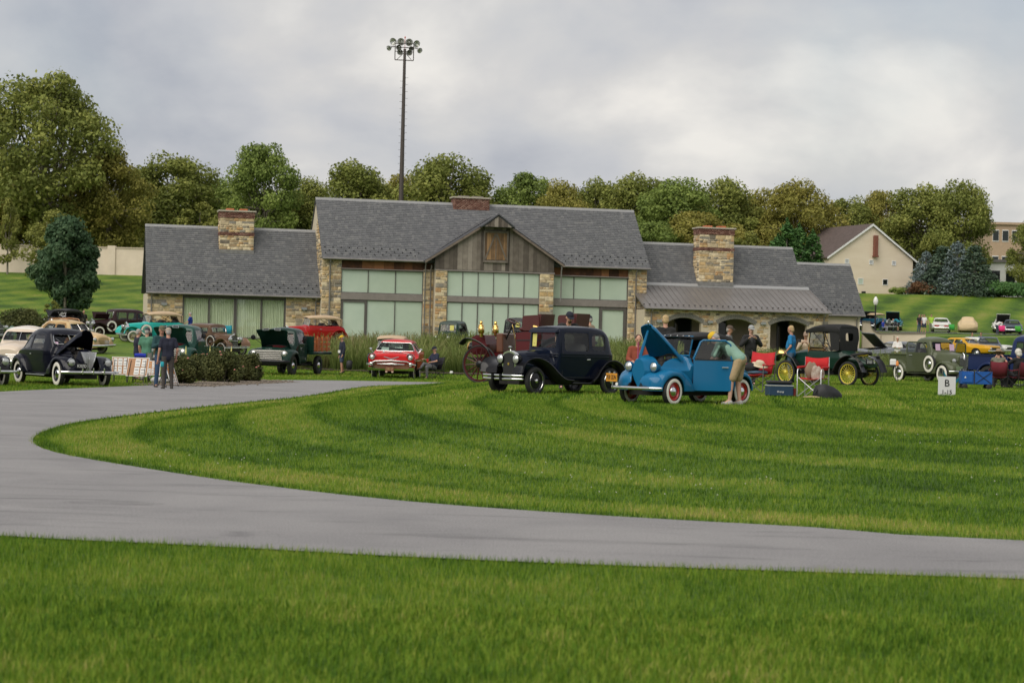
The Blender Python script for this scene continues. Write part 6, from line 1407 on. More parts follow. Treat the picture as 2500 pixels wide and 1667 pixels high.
# --- 1936 pickups
def pickup36(name,label,px,Y,deg,P,doors=True,spare=True,plate=None,papers=True,ww='wide'):
    e=car(name,label,'truck',px,Y,deg,group='1930s pickups at right')
    rows=[(1.62,.42,.74,1.06,.16,.22,.16,.10,.03),(1.5,.38,.78,1.12,.24,.29,.22,.12,.03),(1.1,.36,.8,1.15,.36,.40,.31,.15,.03),(.55,.35,.82,1.20,.50,.53,.44,.15,.03),(.42,.35,.86,1.22,.56,.60,.52,.12,.02),
      (.38,.35,1.0,1.26,.58,.62,.56,.08,.02),(.20,.35,1.08,1.62,.62,.66,.56,.12,.02),(.08,.35,1.1,1.70,.64,.67,.56,.16,.03),(-.25,.35,1.1,1.755,.65,.67,.57,.18,.04),(-.58,.35,1.1,1.74,.64,.66,.56,.2,.04),(-.74,.36,1.08,1.64,.62,.64,.53,.24,.03),(-.78,.38,1.0,1.3,.6,.62,.5,.2,.02)]
    B=Body(rows,3); dr=rpoly([(.22,.42),(-.60,.42),(-.60,1.55),(.02,1.55),(.22,1.14)],.05)
    ex=[prism(dr,(),.30,1.6),prism(dr,(),-1.6,-.30)] if doors else []
    win=[] if doors else [rpoly([(.14,1.16),(.02,1.54),(-.56,1.55),(-.56,1.16)],.06)]
    o=make_body(e,B,P,win,dict(x0=.37,z0=1.29,x1=.22,z1=1.58,h0=.50,h1=.48,r=.08),dict(x0=-.78,z0=1.28,x1=-.76,z1=1.5,h0=.3,h1=.28),extra=ex)
    if doors:
        for sg in(1,-1):
            hinge=Vector((.22,sg*.63,0)); M2=Matrix.Translation(hinge)@Matrix.Rotation(-sg*math.radians(68),4,'Z')
            d=add('door',xf(prism(rpoly([(0,.42),(-.82,.42),(-.84,1.16),(0,1.16)],.04),(),-.02*sg,.03*sg),M2),P,e,40)
            add('window_frame',xf(tube([(0,0,1.15),(-.18,-.02*sg,1.52),(-.24,-.02*sg,1.56),(-.76,-.02*sg,1.56),(-.82,-.01*sg,1.50),(-.83,0,1.15)],.026,7),M2),P,d,50)
            add('side_window',xf(prism([(-.03,1.16),(-.2,1.54),(-.8,1.54),(-.81,1.16)],(),-.012*sg,-.006*sg),M2),GLASS,d,None); add('door_handle',xf(cyl((-.76,.06*sg,1.05),(-.64,.06*sg,1.05),.013,n=6),M2),CHROME,d,60)
    gr=add('radiator_grille',loft([[(x,y,z) for y,z in rpoly([(-.10,.40),(.10,.40),(.22,.7),(.23,1.0),(.1,1.12),(-.1,1.12),(-.23,1.0),(-.22,.7)],.06)] for x in(1.58,1.66)]),P,e,40)
    for y in np.linspace(-.17,.17,11): add('grille_bar',tube([(1.665,y*.55,.46),(1.675,y,.72),(1.672,y*1.05,.98),(1.66,y*.75,1.08)],.009,5),STEEL,gr,None)
    add('hood_ornament',tube([(1.69,0,.92),(1.7,0,1.1),(1.6,0,1.18)],[.03,.02,.012],6),CHROME,gr,60)
    for sg in(1,-1):
        fender2(e,[(1.92,.46,.34,.46),(1.86,.66,.34,.66),(1.66,.80,.36,.76),(1.35,.86,.42,.80),(1.0,.80,.48,.80),(.72,.58,.54,.78),(.5,.36,.58,.74)],1.32,.36,.40,.36,sg,P)
        fender2(e,[(-1.0,.40,.62,.72),(-1.15,.70,.62,.80),(-1.5,.86,.62,.83),(-1.85,.72,.62,.80),(-2.05,.44,.62,.72)],-1.52,.36,.38,.40,sg,P)
        add('running_board',box2(-1.0,.55,sg*.56,sg*.77,.33,.365,.012),P,e,None); headlamp(e,1.62,sg*.42,.86,.105,P,.22)
        if spare and sg<0: wheel(e,.50,sg*.74,.35,.14,col=P,ww=ww,z=.72,name='spare_wheel',hub=CHROME)
    bd=add('cargo_bed',merge(prism([(-.84,.55),(-2.35,.55),(-2.35,1.06),(-.84,1.06)],(),.60,.64),prism([(-.84,.55),(-2.35,.55),(-2.35,1.06),(-.84,1.06)],(),-.64,-.60),box2(-2.35,-2.31,-.6,.6,.55,1.06),box2(-.88,-.84,-.6,.6,.55,1.06),box2(-2.31,-.88,-.6,.6,.53,.58),box2(-2.4,-.82,.60,.68,1.06,1.09),box2(-2.4,-.82,-.68,-.60,1.06,1.09)),P,e,None)
    four(e,1.32,-1.52,1.40,.35,.15,kind='disc',col=P,ww=ww,hub=CHROME,rr=.6)
    bumper(e,2.05,.80,.46,.06,.1); chassis(e,1.32,-1.52,1.4,.35)
    if plate: number_plate(e,1.98,-.42,.58,.3,.15,None,mat('green plate',(.16,.22,.12),.5),WHITE)
    if papers: 
        for y in(-.30,.36): paper(o,(.40,y,1.38),.22,.26,(1,0,.15),PAPP)
    seat(e,-.3,.62,.55,LEATH,.6); steering(e,.12,.28,1.2,.2); return e
pickup36('pickup_truck','olive green 1930s pickup with both doors open and pink papers in its windshield',2288,78,-66,paint('olive drab',(.075,.088,.048)),plate=True)
pickup36('pickup_truck','dark blue 1930s pickup at the right edge behind the seated pair',2536,72,-42,paint('deep blue',(.010,.020,.075)),doors=False,spare=False,papers=False,ww=None).scale=(1.06,)*3
# --- late 1940s sedan (wood-trimmed or plain)
def sedan46(name,label,px,Y,deg,P,roof,wood=False,rack=False,ww='wide'):
    e=car(name,label,'car',px,Y,deg)
    rows=[(2.42,.40,.66,.86,.40,.44,.38,.10,.03),(2.30,.36,.7,.98,.52,.58,.46,.14,.04),(1.7,.34,.74,1.08,.62,.68,.54,.2,.05),(1.0,.33,.8,1.14,.72,.76,.62,.2,.05),(.80,.33,.9,1.17,.76,.80,.70,.12,.04),(.48,.33,1.0,1.56,.78,.82,.64,.14,.03),(.3,.33,1.02,1.64,.79,.83,.64,.18,.04),(-.4,.33,1.02,1.70,.80,.84,.65,.2,.05),(-1.1,.33,1.02,1.66,.80,.84,.62,.24,.05),(-1.6,.34,1.0,1.42,.77,.80,.56,.26,.03),(-1.9,.36,.92,1.14,.72,.75,.6,.2,.03),(-2.35,.38,.82,1.0,.62,.66,.52,.2,.03),(-2.6,.44,.66,.74,.5,.55,.44,.1,.02)]
    B=Body(rows,3)
    o=make_body(e,B,P,[rpoly([(.42,1.10),(.26,1.48),(-.28,1.50),(-.28,1.10)],.07),rpoly([(-.38,1.10),(-.38,1.50),(-.95,1.50),(-1.2,1.30),(-1.24,1.10)],.08)],dict(x0=.80,z0=1.20,x1=.50,z1=1.52,h0=.62,h1=.54,r=.08,trim=CHROME,split=True),dict(x0=-1.86,z0=1.2,x1=-1.56,z1=1.44,h0=.45,h1=.42,r=.08,trim=CHROME))
    if wood:
        for sg in(1,-1):
            for poly in([(.52,1.06),(.30,1.54),(-.95,1.56),(-1.26,1.34),(-1.32,1.06)],):
                tubeline(o,B,poly,sg,'wood_trim',WOODT,.035,.01,True)
            for x in(-.33,): tubeline(o,B,[(x,.5),(x,1.5)],sg,'wood_trim',WOODT,.04,.01)
            for z in(.55,.98): tubeline(o,B,[(x,z) for x in np.linspace(.8,-1.9,12)],sg,'wood_trim',WOODT,.035,.01)
            add('wood_panel',loft([[(x,sg*(B.y(x,z)+.008),z) for z in(.6,.78,.95)]+[(x,sg*(B.y(x,z)-.01),z) for z in(.95,.78,.6)] for x in np.linspace(.75,-1.85,9)]),mat('mahogany panel',(.16,.05,.02),.4,var=.2,coat=.4),o,50)
    if rack:
        for y in(-.42,.42): add('roof_rack_rail',tube([(.28,y,1.66),(.2,y,1.75),(-.4,y,1.80),(-1.0,y,1.76),(-1.1,y,1.66)],.024,6),WOODT,o,50)
        for x in(-.1,-.75): add('roof_rack_bow',tube([(x,-.46,1.74),(x,0,1.79),(x,.46,1.74)],.02,6),WOODT,o,50)
    for sg in(1,-1):
        fender2(e,[(2.50,.52,.36,.55),(2.44,.78,.4,.74),(2.2,.90,.5,.85),(1.6,.95,.58,.88),(1.1,.86,.68,.88),(.7,.62,.74,.86),(.5,.4,.76,.84)],1.62,.36,.41,.34,sg,P)
        fender2(e,[(-.9,.42,.78,.84),(-1.1,.72,.78,.89),(-1.6,.88,.74,.90),(-2.1,.82,.66,.88),(-2.5,.62,.58,.78),(-2.62,.44,.5,.66)],-1.55,.36,.38,.36,sg,P)
        headlamp(e,2.46,sg*.66,.76,.11,CHROME,.16)
        for z in(.56,.63,.70): add('grille_bar',tube([(2.50,0,z),(2.48,sg*.35,z),(2.40,sg*.72,z),(2.1,sg*.875,z)],.014,5),CHROME,o,60)
    four(e,1.62,-1.55,1.5,.36,.16,kind='disc',col=P,ww=ww,hub=CHROME,rr=.58)
    bumper(e,2.68,.95,.45,.12,.16); bumper(e,-2.72,.92,.46,.12,-.14,name='rear_bumper'); seat(e,-.2,.55,.6,LEATH); chassis(e,1.62,-1.55,1.5,.36,.4,.28)
    if roof: 
        R=[]
        for r in B.rows:
            if r[3]>1.5:
                h=[p for p in B.half(r) if p[1]>1.52]; 
                if len(h)>4: 
                    h=h[-7:]; a=[(y*1.004,z+.006) for y,z in h]; a=a+[(-y,z) for y,z in a[-2::-1]]; R.append([(r[0],y,z) for y,z in a]+[(r[0],y*.98,z-.02) for y,z in a[::-1]])
        add('roof_panel',loft(R),roof,o,50)
    return e
sedan46('wood_trimmed_sedan','cream sedan with orange wood-framed doors and wooden roof rack',170,106,-32,paint('cream tan',(.50,.36,.19)),None,True,True)
sedan46('vintage_sedan','white-roofed pale sedan directly behind the black coach',60,73,-92,paint('pale cream',(.62,.52,.42)),mat('white roof',(.68,.66,.62),.4),False,False)
# --- red 1957 wagon
def wagon57():
    e=car('station_wagon','bright red 1950s station wagon with chrome grille bumper in front of the tall grasses','car',968,81.5,180+88)
    P=paint('bright red',(.50,.018,.018))
    rows=[(2.46,.50,.74,.90,.84,.88,.80,.08,.02),(2.36,.42,.78,.98,.88,.92,.80,.12,.03),(1.6,.36,.82,1.03,.90,.94,.78,.16,.04),(.95,.34,.84,1.06,.91,.95,.78,.16,.04),(.86,.34,.88,1.08,.91,.95,.80,.12,.03),(.50,.34,.98,1.46,.91,.95,.66,.10,.02),(.36,.34,1.0,1.52,.91,.95,.66,.14,.03),(-.6,.34,1.0,1.565,.91,.95,.67,.15,.04),(-1.6,.34,1.0,1.55,.90,.94,.66,.16,.04),(-2.0,.36,1.0,1.50,.89,.93,.65,.16,.03),(-2.3,.38,.98,1.16,.87,.91,.7,.1,.02),(-2.46,.46,.86,.95,.82,.87,.75,.08,.01)]
    B=Body(rows,3)
    o=make_body(e,B,P,[rpoly([(.52,1.10),(.38,1.42),(-.35,1.44),(-.35,1.10)],.05),rpoly([(-.45,1.10),(-.45,1.44),(-1.10,1.44),(-1.10,1.10)],.05),rpoly([(-1.2,1.10),(-1.2,1.44),(-1.9,1.42),(-2.0,1.10)],.06)],
      dict(x0=.86,z0=1.11,x1=.52,z1=1.45,h0=.80,h1=.62,r=.09,trim=CHROME),dict(x0=-2.25,z0=1.14,x1=-2.05,z1=1.42,h0=.6,h1=.56,r=.06),wellx=(1.46,-1.46),wellr=.39,wellz=.33,wellw=.62,glass=glass_mat('tinted glass',(.55,.65,.60)))
    for sg in(1,-1):
        # headlight pods
        hp=add('headlight_pod',lathe([(.14,-.55),(.155,-.2),(.16,0),(.15,.05),(.125,.05)],20,'x',(2.44,sg*.76,.86)),P,e,50); add('headlight_visor',lathe([(.163,-.1),(.17,.10),(.158,.10),(.155,-.1)],20,'x',(2.44,sg*.76,.86),a0=.2,a1=PI-.2),CHROME,hp,50)
        headlamp(e,2.47,sg*.76,.86,.10,CHROME,.05)
        add('hood_spear',tube([(2.2,sg*.34,1.045),(2.1,sg*.34,1.09),(1.8,sg*.34,1.08)],[.012,.03,.008],6),CHROME,o,60)
        add('side_spear',tube([(x,sg*(B.y(x,.72)+.006),.74-.03*(x<-.6)) for x in np.linspace(2.2,-2.3,16)],.012,5),CHROME,o,60)
        add('fin',loft([[(x,sg*(.86-.03*k),z),(x,sg*(.92-.03*k),z),(x,sg*.90,z+.02+h)] for x,z,h,k in((-1.3,.98,.0,0),(-1.9,.99,.08,0),(-2.42,.95,.16,0))]),P,o,40)
        tubeline(o,B,[(.42,.42),(.42,1.06)],sg,mt=BLACK); tubeline(o,B,[(-.4,.42),(-.4,1.5)],sg,mt=BLACK)
        m=add('mirror',lathe([(0,-.06),(.05,-.04),(.065,0),(0,.01)],12,'x',(.62,sg*1.02,1.16)),CHROME,e,60); add('mirror_stem',cyl((.62,sg*.9,1.03),(.62,sg*1.02,1.14),.014,n=5),CHROME,m,None)
    gr=add('radiator_grille',prism(rpoly([(-.74,.47),(.74,.47),(.80,.58),(.66,.72),(-.66,.72),(-.80,.58)],.05),(),2.40,2.46,'yz'),mat('gilt mesh',(.20,.16,.09),.5,.5,var=.5,vscale=60),e,None)
    add('grille_bar',merge(tube([(2.49,-.55,.60),(2.52,-.2,.60),(2.53,0,.605),(2.52,.2,.60),(2.49,.55,.60)],[.012,.03,.045,.03,.012],8)),CHROME,gr,60)
    add('bumper',merge(bar_along([(2.40,-.97,.56),(2.52,-.86,.60),(2.55,-.62,.71),(2.56,0,.735),(2.55,.62,.71),(2.52,.86,.60),(2.40,.97,.56)],.06,.05)),CHROME,e,60)
    add('bumper',loft([[(x,y,z) for x,z in((2.50,.50-.05*(abs(y)<.7)),(2.58,.47-.05*(abs(y)<.7)),(2.56,.36),(2.48,.33))] for y in np.linspace(-.92,.92,15)]),CHROME,e,60)
    for sg in(1,-1): add('bumper_bullet',lathe([(.085,0),(.08,.05),(.05,.09),(0,.1)],16,'x',(2.54,sg*.78,.60)),CHROME,e,60); add('fog_ring',lathe([(.055,.1),(.06,.13),(.04,.13)],14,'x',(2.50,sg*.78,.60)),CHROME,e,60)
    v=[(-.30,.90),(0,.82),(.30,.90),(.30,.875),(0,.775),(-.30,.875)]; add('chevron_emblem',prism(v,(),2.44,2.475,'yz'),CHROME,e,None)
    number_plate(e,2.60,-.05,.40,.34,.17,'GBI 57',mat('brown plate',(.16,.05,.03),.5),mat('plate gilt',(.5,.35,.15),.5))
    for y in(-.17,.07): add('plate_medal',cyl((2.595,y,.30),(2.605,y,.30),.045,n=14),mat('medal',(.55,.4,.3),.5),e,None)
    four(e,1.46,-1.46,1.5,.345,.19,kind='disc',col=P,ww='narrow',hub=CHROME,rr=.58)
    bumper(e,-2.62,.95,.5,.12,-.1,name='rear_bumper'); chassis(e,1.46,-1.46,1.4,.345,.5,.3)
    paper(o,(.72,-.42,1.17),.3,.2,(1,0,.8),PAPW); seat(e,-.15,.5,.72,mat('grey vinyl',(.2,.2,.2),.7),.55); seat(e,-1.0,.5,.7,mat('grey vinyl',(.2,.2,.2),.7),.5); steering(e,.35,.38,1.05,.2)
wagon57()
# --- maroon high-wheel motor buggy
def high_wheeler():
    e=car('motor_buggy','maroon high-wheel motor buggy with wooden spoked wheels, brass lamps and upright steering wheel','car',1281,54.5,180-25)
    P=paint('oxblood',(.085,.012,.014)); Wd=paint('maroon wheel',(.06,.010,.012)); 
    LE=mat('maroon leather',(.07,.012,.012),.45,var=.1)
    b=add('body',merge(prism([(.95,.78),(.95,1.05),(1.15,1.10),(1.38,1.22),(1.42,.86),(1.38,.78)],(),-.40,.40),prism([(-1.9,.72),(.05,.72),(.05,1.36),(-.35,1.40),(-1.9,1.40)],(),-.47,.47),box2(.05,.95,-.42,.42,.72,.82)),P,e,40)
    add('dash_panel',box2(.46,.66,-.42,.42,.82,1.36,.03),mat('brown dash wood',(.12,.04,.018),.35,var=.25,coat=.4),e,None)
    add('front_box',prism(rpoly([(1.0,1.02),(1.42,.98),(1.44,1.26),(1.30,1.32),(1.05,1.32)],.04),(),-.34,.34),P,e,40)
    for x0,sz in((-.30,.4),(-1.35,.4)):
        st=add('seat',merge(box2(x0-.25,x0+.28,-.44,.44,1.40,1.52,.05)),LE,e,50); add('seat_back',loft([[(x0-.26-.06*t,y,1.5+t*.36) for y in(-.46,.46)]+[(x0-.36-.06*t,y,1.5+t*.36) for y in(.46,-.46)] for t in(0,.3,.7,1)]),LE,st,50)
        for s in(1,-1): add('armrest',prism(rpoly([(x0-.36,1.42),(x0+.14,1.42),(x0+.13,1.82),(x0-.36,1.84)],.07),(),s*.44,s*.49),LE,st,40)
    for s in(1,-1):
        for z in(1.16,): add('body_moulding',box2(-1.85,.02,s*.472,s*.484,z-.012,z+.012),FLATBLACK,b,None)
        add('body_moulding',box2(-.75,-.73,s*.472,s*.484,.78,1.36),FLATBLACK,b,None)
        fender1(e,[(1.62,1.06),(1.42,1.20),(1.10,1.12),(.82,.92),(.66,.66),(.40,.60)],.52,.74,.03,.03,s,BLACK)
        fender1(e,[(-.62,.66),(-.78,.96),(-1.1,1.16),(-1.5,1.20),(-1.85,1.05)],.50,.74,.03,.03,s,BLACK)
        wheel(e,1.05,s*.66,.52,.055,kind='wood',col=Wd,hub=BLACK,rr=.92); wheel(e,-1.25,s*.66,.56,.055,kind='wood',col=Wd,hub=BLACK,rr=.92)
        l=add('carriage_lamp',merge(box2(1.02,1.16,s*.46-.07,s*.46+.07,1.36,1.56,.02),lathe([(0,.34),(.035,.32),(.05,.28),(.03,.25),(.07,.22),(.085,.19),(0,.19)],12,'z',(1.09,s*.46,1.37)),cyl((1.09,s*.46,1.26),(1.09,s*.46,1.36),.05,.06,10)),BRASS,e,50)
        add('lens',cyl((1.165,s*.46,1.46),(1.175,s*.46,1.46),.05,n=12),LENS,l,None)
        add('leaf_spring',merge(tube([(1.55,s*.42,.72),(1.05,s*.42,.60),(.55,s*.42,.72)],.02,5),tube([(-.75,s*.42,.74),(-1.25,s*.42,.62),(-1.75,s*.42,.74)],.02,5)),FLATBLACK,e,None)
    hl=add('headlight',lathe([(0,-.22),(.10,-.2),(.13,-.02),(.15,0),(.15,.06),(.13,.06)],18,'x',(1.75,-.3,.98)),BLACK,e,50); add('headlight_rim',lathe([(.15,.03),(.165,.05),(.15,.08)],18,'x',(1.75,-.3,.98)),BRASS,hl,60); add('lens',lathe([(.14,.06),(0,.09)],18,'x',(1.75,-.3,.98)),LENS,hl,60)
    add('headlight_bracket',tube([(1.72,-.3,.84),(1.5,-.3,.80),(1.38,-.25,.85)],.018,5),FLATBLACK,hl,None)
    add('axle',merge(cyl((1.05,-.62,.52),(1.05,.62,.52),.03,n=8),cyl((-1.25,-.62,.56),(-1.25,.62,.56),.035,n=8),box2(-1.8,1.4,-.32,-.27,.60,.70),box2(-1.8,1.4,.27,.32,.60,.70),box2(-.6,.7,-.25,.25,.48,.66)),DARK,e,None)
    # steering wheel
    M_=Matrix.Translation((.22,.18,1.66))@Matrix.Rotation(-.50,4,'Y'); r=.20
    s_=add('steering_wheel',xf(tube([(r*math.cos(2*PI*i/24),r*math.sin(2*PI*i/24),0) for i in range(24)],.018,6,loop=True),M_),paint('maroon wheel',(.06,.010,.012)),e,50)
    for a in(.4,2.5,4.6): add('spoke',xf(cyl((0,0,-.04),(r*math.cos(a),r*math.sin(a),0),.012,n=5),M_),BLACK,s_,None)
    add('steering_column',merge(xf(cyl((0,0,-.6),(0,0,0),.025,n=8),M_),xf(lathe([(.03,-.2),(.045,-.12),(.03,-.05)],10,'z'),M_)),BLACK,s_,None)
    add('lever',tube([(.05,.5,1.2),(.1,.52,1.5),(.13,.5,1.58)],.012,5),BRASS,e,None)
    add('horn',lathe([(.01,-.3),(.02,-.1),(.08,.02)],12,'x',(-.55,.52,1.5)),BRASS,e,60)
high_wheeler()
# --- dark green brass-era runabout seen from behind
def runabout():
    e=car('runabout','dark green brass-era runabout with black canvas top and yellow wire wheels, seen from behind','car',2018,64.0,180-44); e.scale=(1,1,1.09)
    P=paint('racing green',(.008,.030,.020)); Yw=mat('yellow wheel',(.62,.50,.05),.4,coat=.4); TOP=MATS['black canvas']
    rows=[(1.50,.50,.70,.88,.25,.27,.22,.12,.02),(1.2,.48,.72,.95,.28,.31,.24,.14,.03),(.62,.46,.75,1.04,.34,.37,.29,.16,.04),(.50,.46,.78,1.06,.36,.40,.34,.1,.03),(.46,.46,.82,1.02,.40,.44,.42,.04,0),(-.25,.46,.82,1.0,.43,.47,.45,.04,0),(-.75,.46,.82,1.04,.42,.47,.43,.08,0),(-.95,.48,.80,.98,.40,.44,.36,.14,.02),(-1.5,.52,.7,.78,.34,.38,.3,.1,.01),(-1.72,.56,.64,.70,.28,.32,.26,.05,.01)]
    B=Body(rows,4); o=make_body(e,B,P,extra=[prism([(-.70,.60),(.40,.60),(.40,1.4),(-.70,1.4)],(),-.38,.38)])
    for s in(1,-1):
        fender1(e,[(1.62,.70),(1.45,.83),(1.15,.86),(.88,.74),(.70,.52),(.5,.40)],.42,.72,.03,.02,s,BLACK); fender1(e,[(-.72,.42),(-.86,.66),(-1.08,.82),(-1.34,.86),(-1.6,.74),(-1.74,.52),(-1.78,.42)],.42,.72,.03,.02,s,BLACK)
        add('running_board',box2(-.75,.55,s*.42,s*.70,.36,.39),BLACK,e,None); add('toolbox',box2(-.1,.4,s*.45,s*.62,.39,.56,.02),BLACK,e,None) if s<0 else None
        wheel(e,1.18,s*.60,.36,.085,kind='wire',col=Yw,hub=Yw,rr=.80); wheel(e,-1.22,s*.60,.36,.085,kind='wire',col=Yw,hub=Yw,rr=.80)
        h=headlamp(e,1.62,s*.30,.90,.13,BRASS,.22)
        for a,b in(((.46,s*.40,1.04),(.36,s*.42,1.68)),((-.35,s*.46,1.02),(.36,s*.44,1.66)),((-.45,s*.46,1.02),(-.15,s*.46,1.66)),((-.50,s*.46,1.02),(-.62,s*.46,1.64))): add('top_bow',cyl(a,b,.016,n=6),BLACK,e,None)
    R=[]
    for x,ze,zt,w in pchip([(.52,1.60,1.62,.48),(.30,1.62,1.72,.50),(-.2,1.64,1.80,.52),(-.62,1.62,1.80,.53),(-.82,1.55,1.72,.53)],3):
        h=[(w,ze-.06),(w,ze+(zt-ze)*.5),(w-.08,zt-.015),(w*.5,zt),(0,zt+.01)]; a=h+[(-p,q) for p,q in h[-2::-1]]; b=[(p*.96,q-.02) for p,q in a]; R.append([(x,p,q) for p,q in a]+[(x,p,q) for p,q in b[::-1]])
    t=add('canvas_top',loft(R),TOP,e,50)
    out=rpoly([(-.45,1.02),(.45,1.02),(.53,1.40),(.52,1.70),(.40,1.76),(-.40,1.76),(-.52,1.70),(-.53,1.40)],.08,4)
    win=rrect(-.21,.21,1.32,1.54,.06)
    V,F=prism(out,[win],0,.02,'yz'); V=[(-.80-.045*math.sin((z-1.0)/.76*PI)+x*1,y,z) for x,y,z in V]
    bk=add('canvas_back',(V,F),TOP,t,40)
    for s in(1,-1): add('canvas_quarter',prism(rpoly([(-.80,1.02),(-.50,1.04),(-.42,1.64),(-.82,1.66)],.04),(),s*.50,s*.52),TOP,t,40)
    add('windshield',prism(rrect(-.40,.40,1.06,1.58,.03),(),.42,.43,'yz'),GLASS,e,None); add('windshield_frame',tube([(.425,-.41,1.05),(.425,-.41,1.59),(.425,.41,1.59),(.425,.41,1.05)],.016,6,loop=True),BRASS,e,50)
    add('dash_panel',box2(.42,.46,-.42,.42,.92,1.12),mat('dash oak',(.26,.10,.03),.45,var=.2),e,None)
    M_=(-1.32,.0,.90)
    sw=wheel(e,-1.28,.001,.36,.085,kind='wire',col=Yw,hub=Yw,rr=.80,z=.92,rot=(PI/2-.16*0,.0,0),name='spare_wheel'); sw.rotation_euler=(PI/2,0.16,0)
    number_plate(e,-1.76,.22,.72,.40,.15,'2553',FLATBLACK,WHITE,face=-1)
    t2=text_mesh('ST\n00',.06,mt=WHITE); t2.transform(Matrix.Translation((-1.77,-.04,.72))@Matrix.Rotation(-PI/2,4,'Z')); add('plate_suffix',t2,None,e)
    add('fuel_drum',cyl((-1.15,-.42,.40),(-1.15,-.30,.40),.15,n=18),FLATBLACK,e,50)
    add('axle',merge(cyl((1.18,-.58,.36),(1.18,.58,.36),.025,n=8),cyl((-1.22,-.58,.36),(-1.22,.58,.36),.03,n=8),ellipsoid((-1.22,0,.36),(.15,.12,.13),12,8),box2(-1.7,1.5,-.30,-.26,.42,.5),box2(-1.7,1.5,.26,.30,.42,.5),box2(-.4,1.4,-.2,.2,.32,.5)),DARK,e,None)
    add('tail_lamp',lathe([(0,-.06),(.05,-.05),(.05,.04),(0,.05)],10,'x',(-1.74,-.28,.86)),BLACK,e,60)
    seat(e,-.45,.70,.38,LEATH,.5,.45); steering(e,.15,-.18,1.12,.2,mat('steer wood',(.12,.05,.02),.5))
runabout()
# --- later sedans on the far lawn
def sedan60(name,label,px,Y,deg,P,roof=None,hood=None,trunk=None,length=2.5,dz=0.,h=1.4,inside=FLATBLACK):
    e=car(name,label,'car',px,Y,deg,group='later cars on the far right lawn'); L_=length
    rows=[(L_,.45,.62,.76,.76,.82,.76,.06,.01),(L_-.12,.36,.66,.86,.84,.90,.80,.1,.02),(1.0,.32,.72,.94,.88,.93,.80,.12,.03),(.78,.32,.8,.98,.88,.93,.84,.08,.02),(.30,.32,.9,h-.06,.88,.93,.64,.1,.02),(.0,.32,.92,h,.88,.93,.65,.12,.03),(-.8,.32,.92,h-.01,.88,.93,.65,.14,.03),(-1.25,.32,.9,1.0,.88,.92,.80,.08,.02),(-L_+.3,.34,.78,.94,.86,.90,.80,.1,.02),(-L_,.45,.7,.82,.80,.84,.78,.06,.01)]
    B=Body(rows,3); ex=[]
    if hood: ex.append(prism([(1.02,.6),(L_-.25,.6),(L_-.25,1.5),(1.02,1.5)],(),-.62,.62))
    if trunk: ex.append(prism([(-1.42,.6),(-L_+.18,.6),(-L_+.18,1.5),(-1.42,1.5)],(),-.62,.62))
    o=make_body(e,B,P,[rpoly([(.45,.98),(.18,h-.12),(-.28,h-.11),(-.28,.98)],.05),rpoly([(-.36,.98),(-.36,h-.11),(-.78,h-.12),(-1.05,.98)],.05)],dict(x0=.76,z0=1.0,x1=.32,z1=h-.09,h0=.72,h1=.58,r=.06),dict(x0=-1.22,z0=1.03,x1=-.88,z1=h-.08,h0=.66,h1=.56,r=.06),extra=ex,wellx=(1.45,-1.45),wellr=.37,wellz=.32,wellw=.62)
    if hood: add('raised_hood',xf(box2(0,L_-1.2,-.66,.66,-.02,.02,.01),Matrix.Translation((1.0,0,.98))@Matrix.Rotation(-math.radians(hood),4,'Y')),[P],o,None); 
    if hood: add('hood_lining',xf(box2(.05,L_-1.25,-.6,.6,-.04,-.022),Matrix.Translation((1.0,0,.98))@Matrix.Rotation(-math.radians(hood),4,'Y')),inside,o,None)
    if trunk: add('raised_trunk',xf(merge(box2(-(L_-1.35),0,-.66,.66,-.02,.02,.01)),Matrix.Translation((-1.38,0,1.0))@Matrix.Rotation(math.radians(trunk),4,'Y')),P,o,None); add('trunk_lining',xf(box2(-(L_-1.4),-.05,-.6,.6,-.04,-.022),Matrix.Translation((-1.38,0,1.0))@Matrix.Rotation(math.radians(trunk),4,'Y')),inside,o,None)
    four(e,1.45,-1.45,1.5,.33,.19,col=STEEL,hub=CHROME,rr=.6); bumper(e,L_+.08,.92,.5,.1,.06); bumper(e,-L_-.08,.92,.5,.1,-.06,name='rear_bumper')
    add('radiator_grille',box2(L_-.02,L_+.02,-.55,.55,.56,.72),FLATBLACK,e,None)
    for s in(1,-1): headlamp(e,L_+.02,s*.68,.66,.085,CHROME,.06); add('tail_lamp',box2(-L_-.03,-L_+.02,s*.45-.22,s*.45+.22,.62,.74,.01),mat('tail red',(.35,.02,.02),.3),e,None)
    seat(e,-.1,.5,.66,LEATH,.5); seat(e,-.8,.5,.62,LEATH,.45); chassis(e,1.45,-1.45,1.4,.33,.5,.3); return e
WH=paint('ivory white',(.60,.60,.57)); TL=paint('teal blue',(.012,.14,.17)); GB=paint('slate blue',(.06,.075,.10)); NB=paint('ink blue',(.012,.018,.05))
sedan60('parked_sedan','teal sedan with hood up on the far lawn, a man bending beside it',2180,196,-103,TL,hood=42)
sedan60('parked_sedan','dark blue car with lid up half hidden by the building end',2118,194,-101,NB,hood=42)
sedan60('parked_sedan','white sedan with open black trunk beside the upper road',2296,192,80,WH,trunk=-45)
sedan60('parked_sedan','white sedan with hood up behind the slate blue car at far right',2446,197,-101,WH,hood=45)
sedan60('parked_sedan','slate blue sedan facing the viewer at the far right lawn',2470,190,-102,GB)
sedan60('parked_coupe','bright yellow coupe behind the olive pickup',2352,140,-42,paint('school bus yellow',(.52,.28,.012)),h=1.36)
sedan60('parked_coupe','white coupe just behind the yellow coupe',2386,147,-36,WH,h=1.4)
sedan60('parked_sedan','grey blue car partly hidden by the dark blue pickup',2412,145,-104,GB,h=1.45)
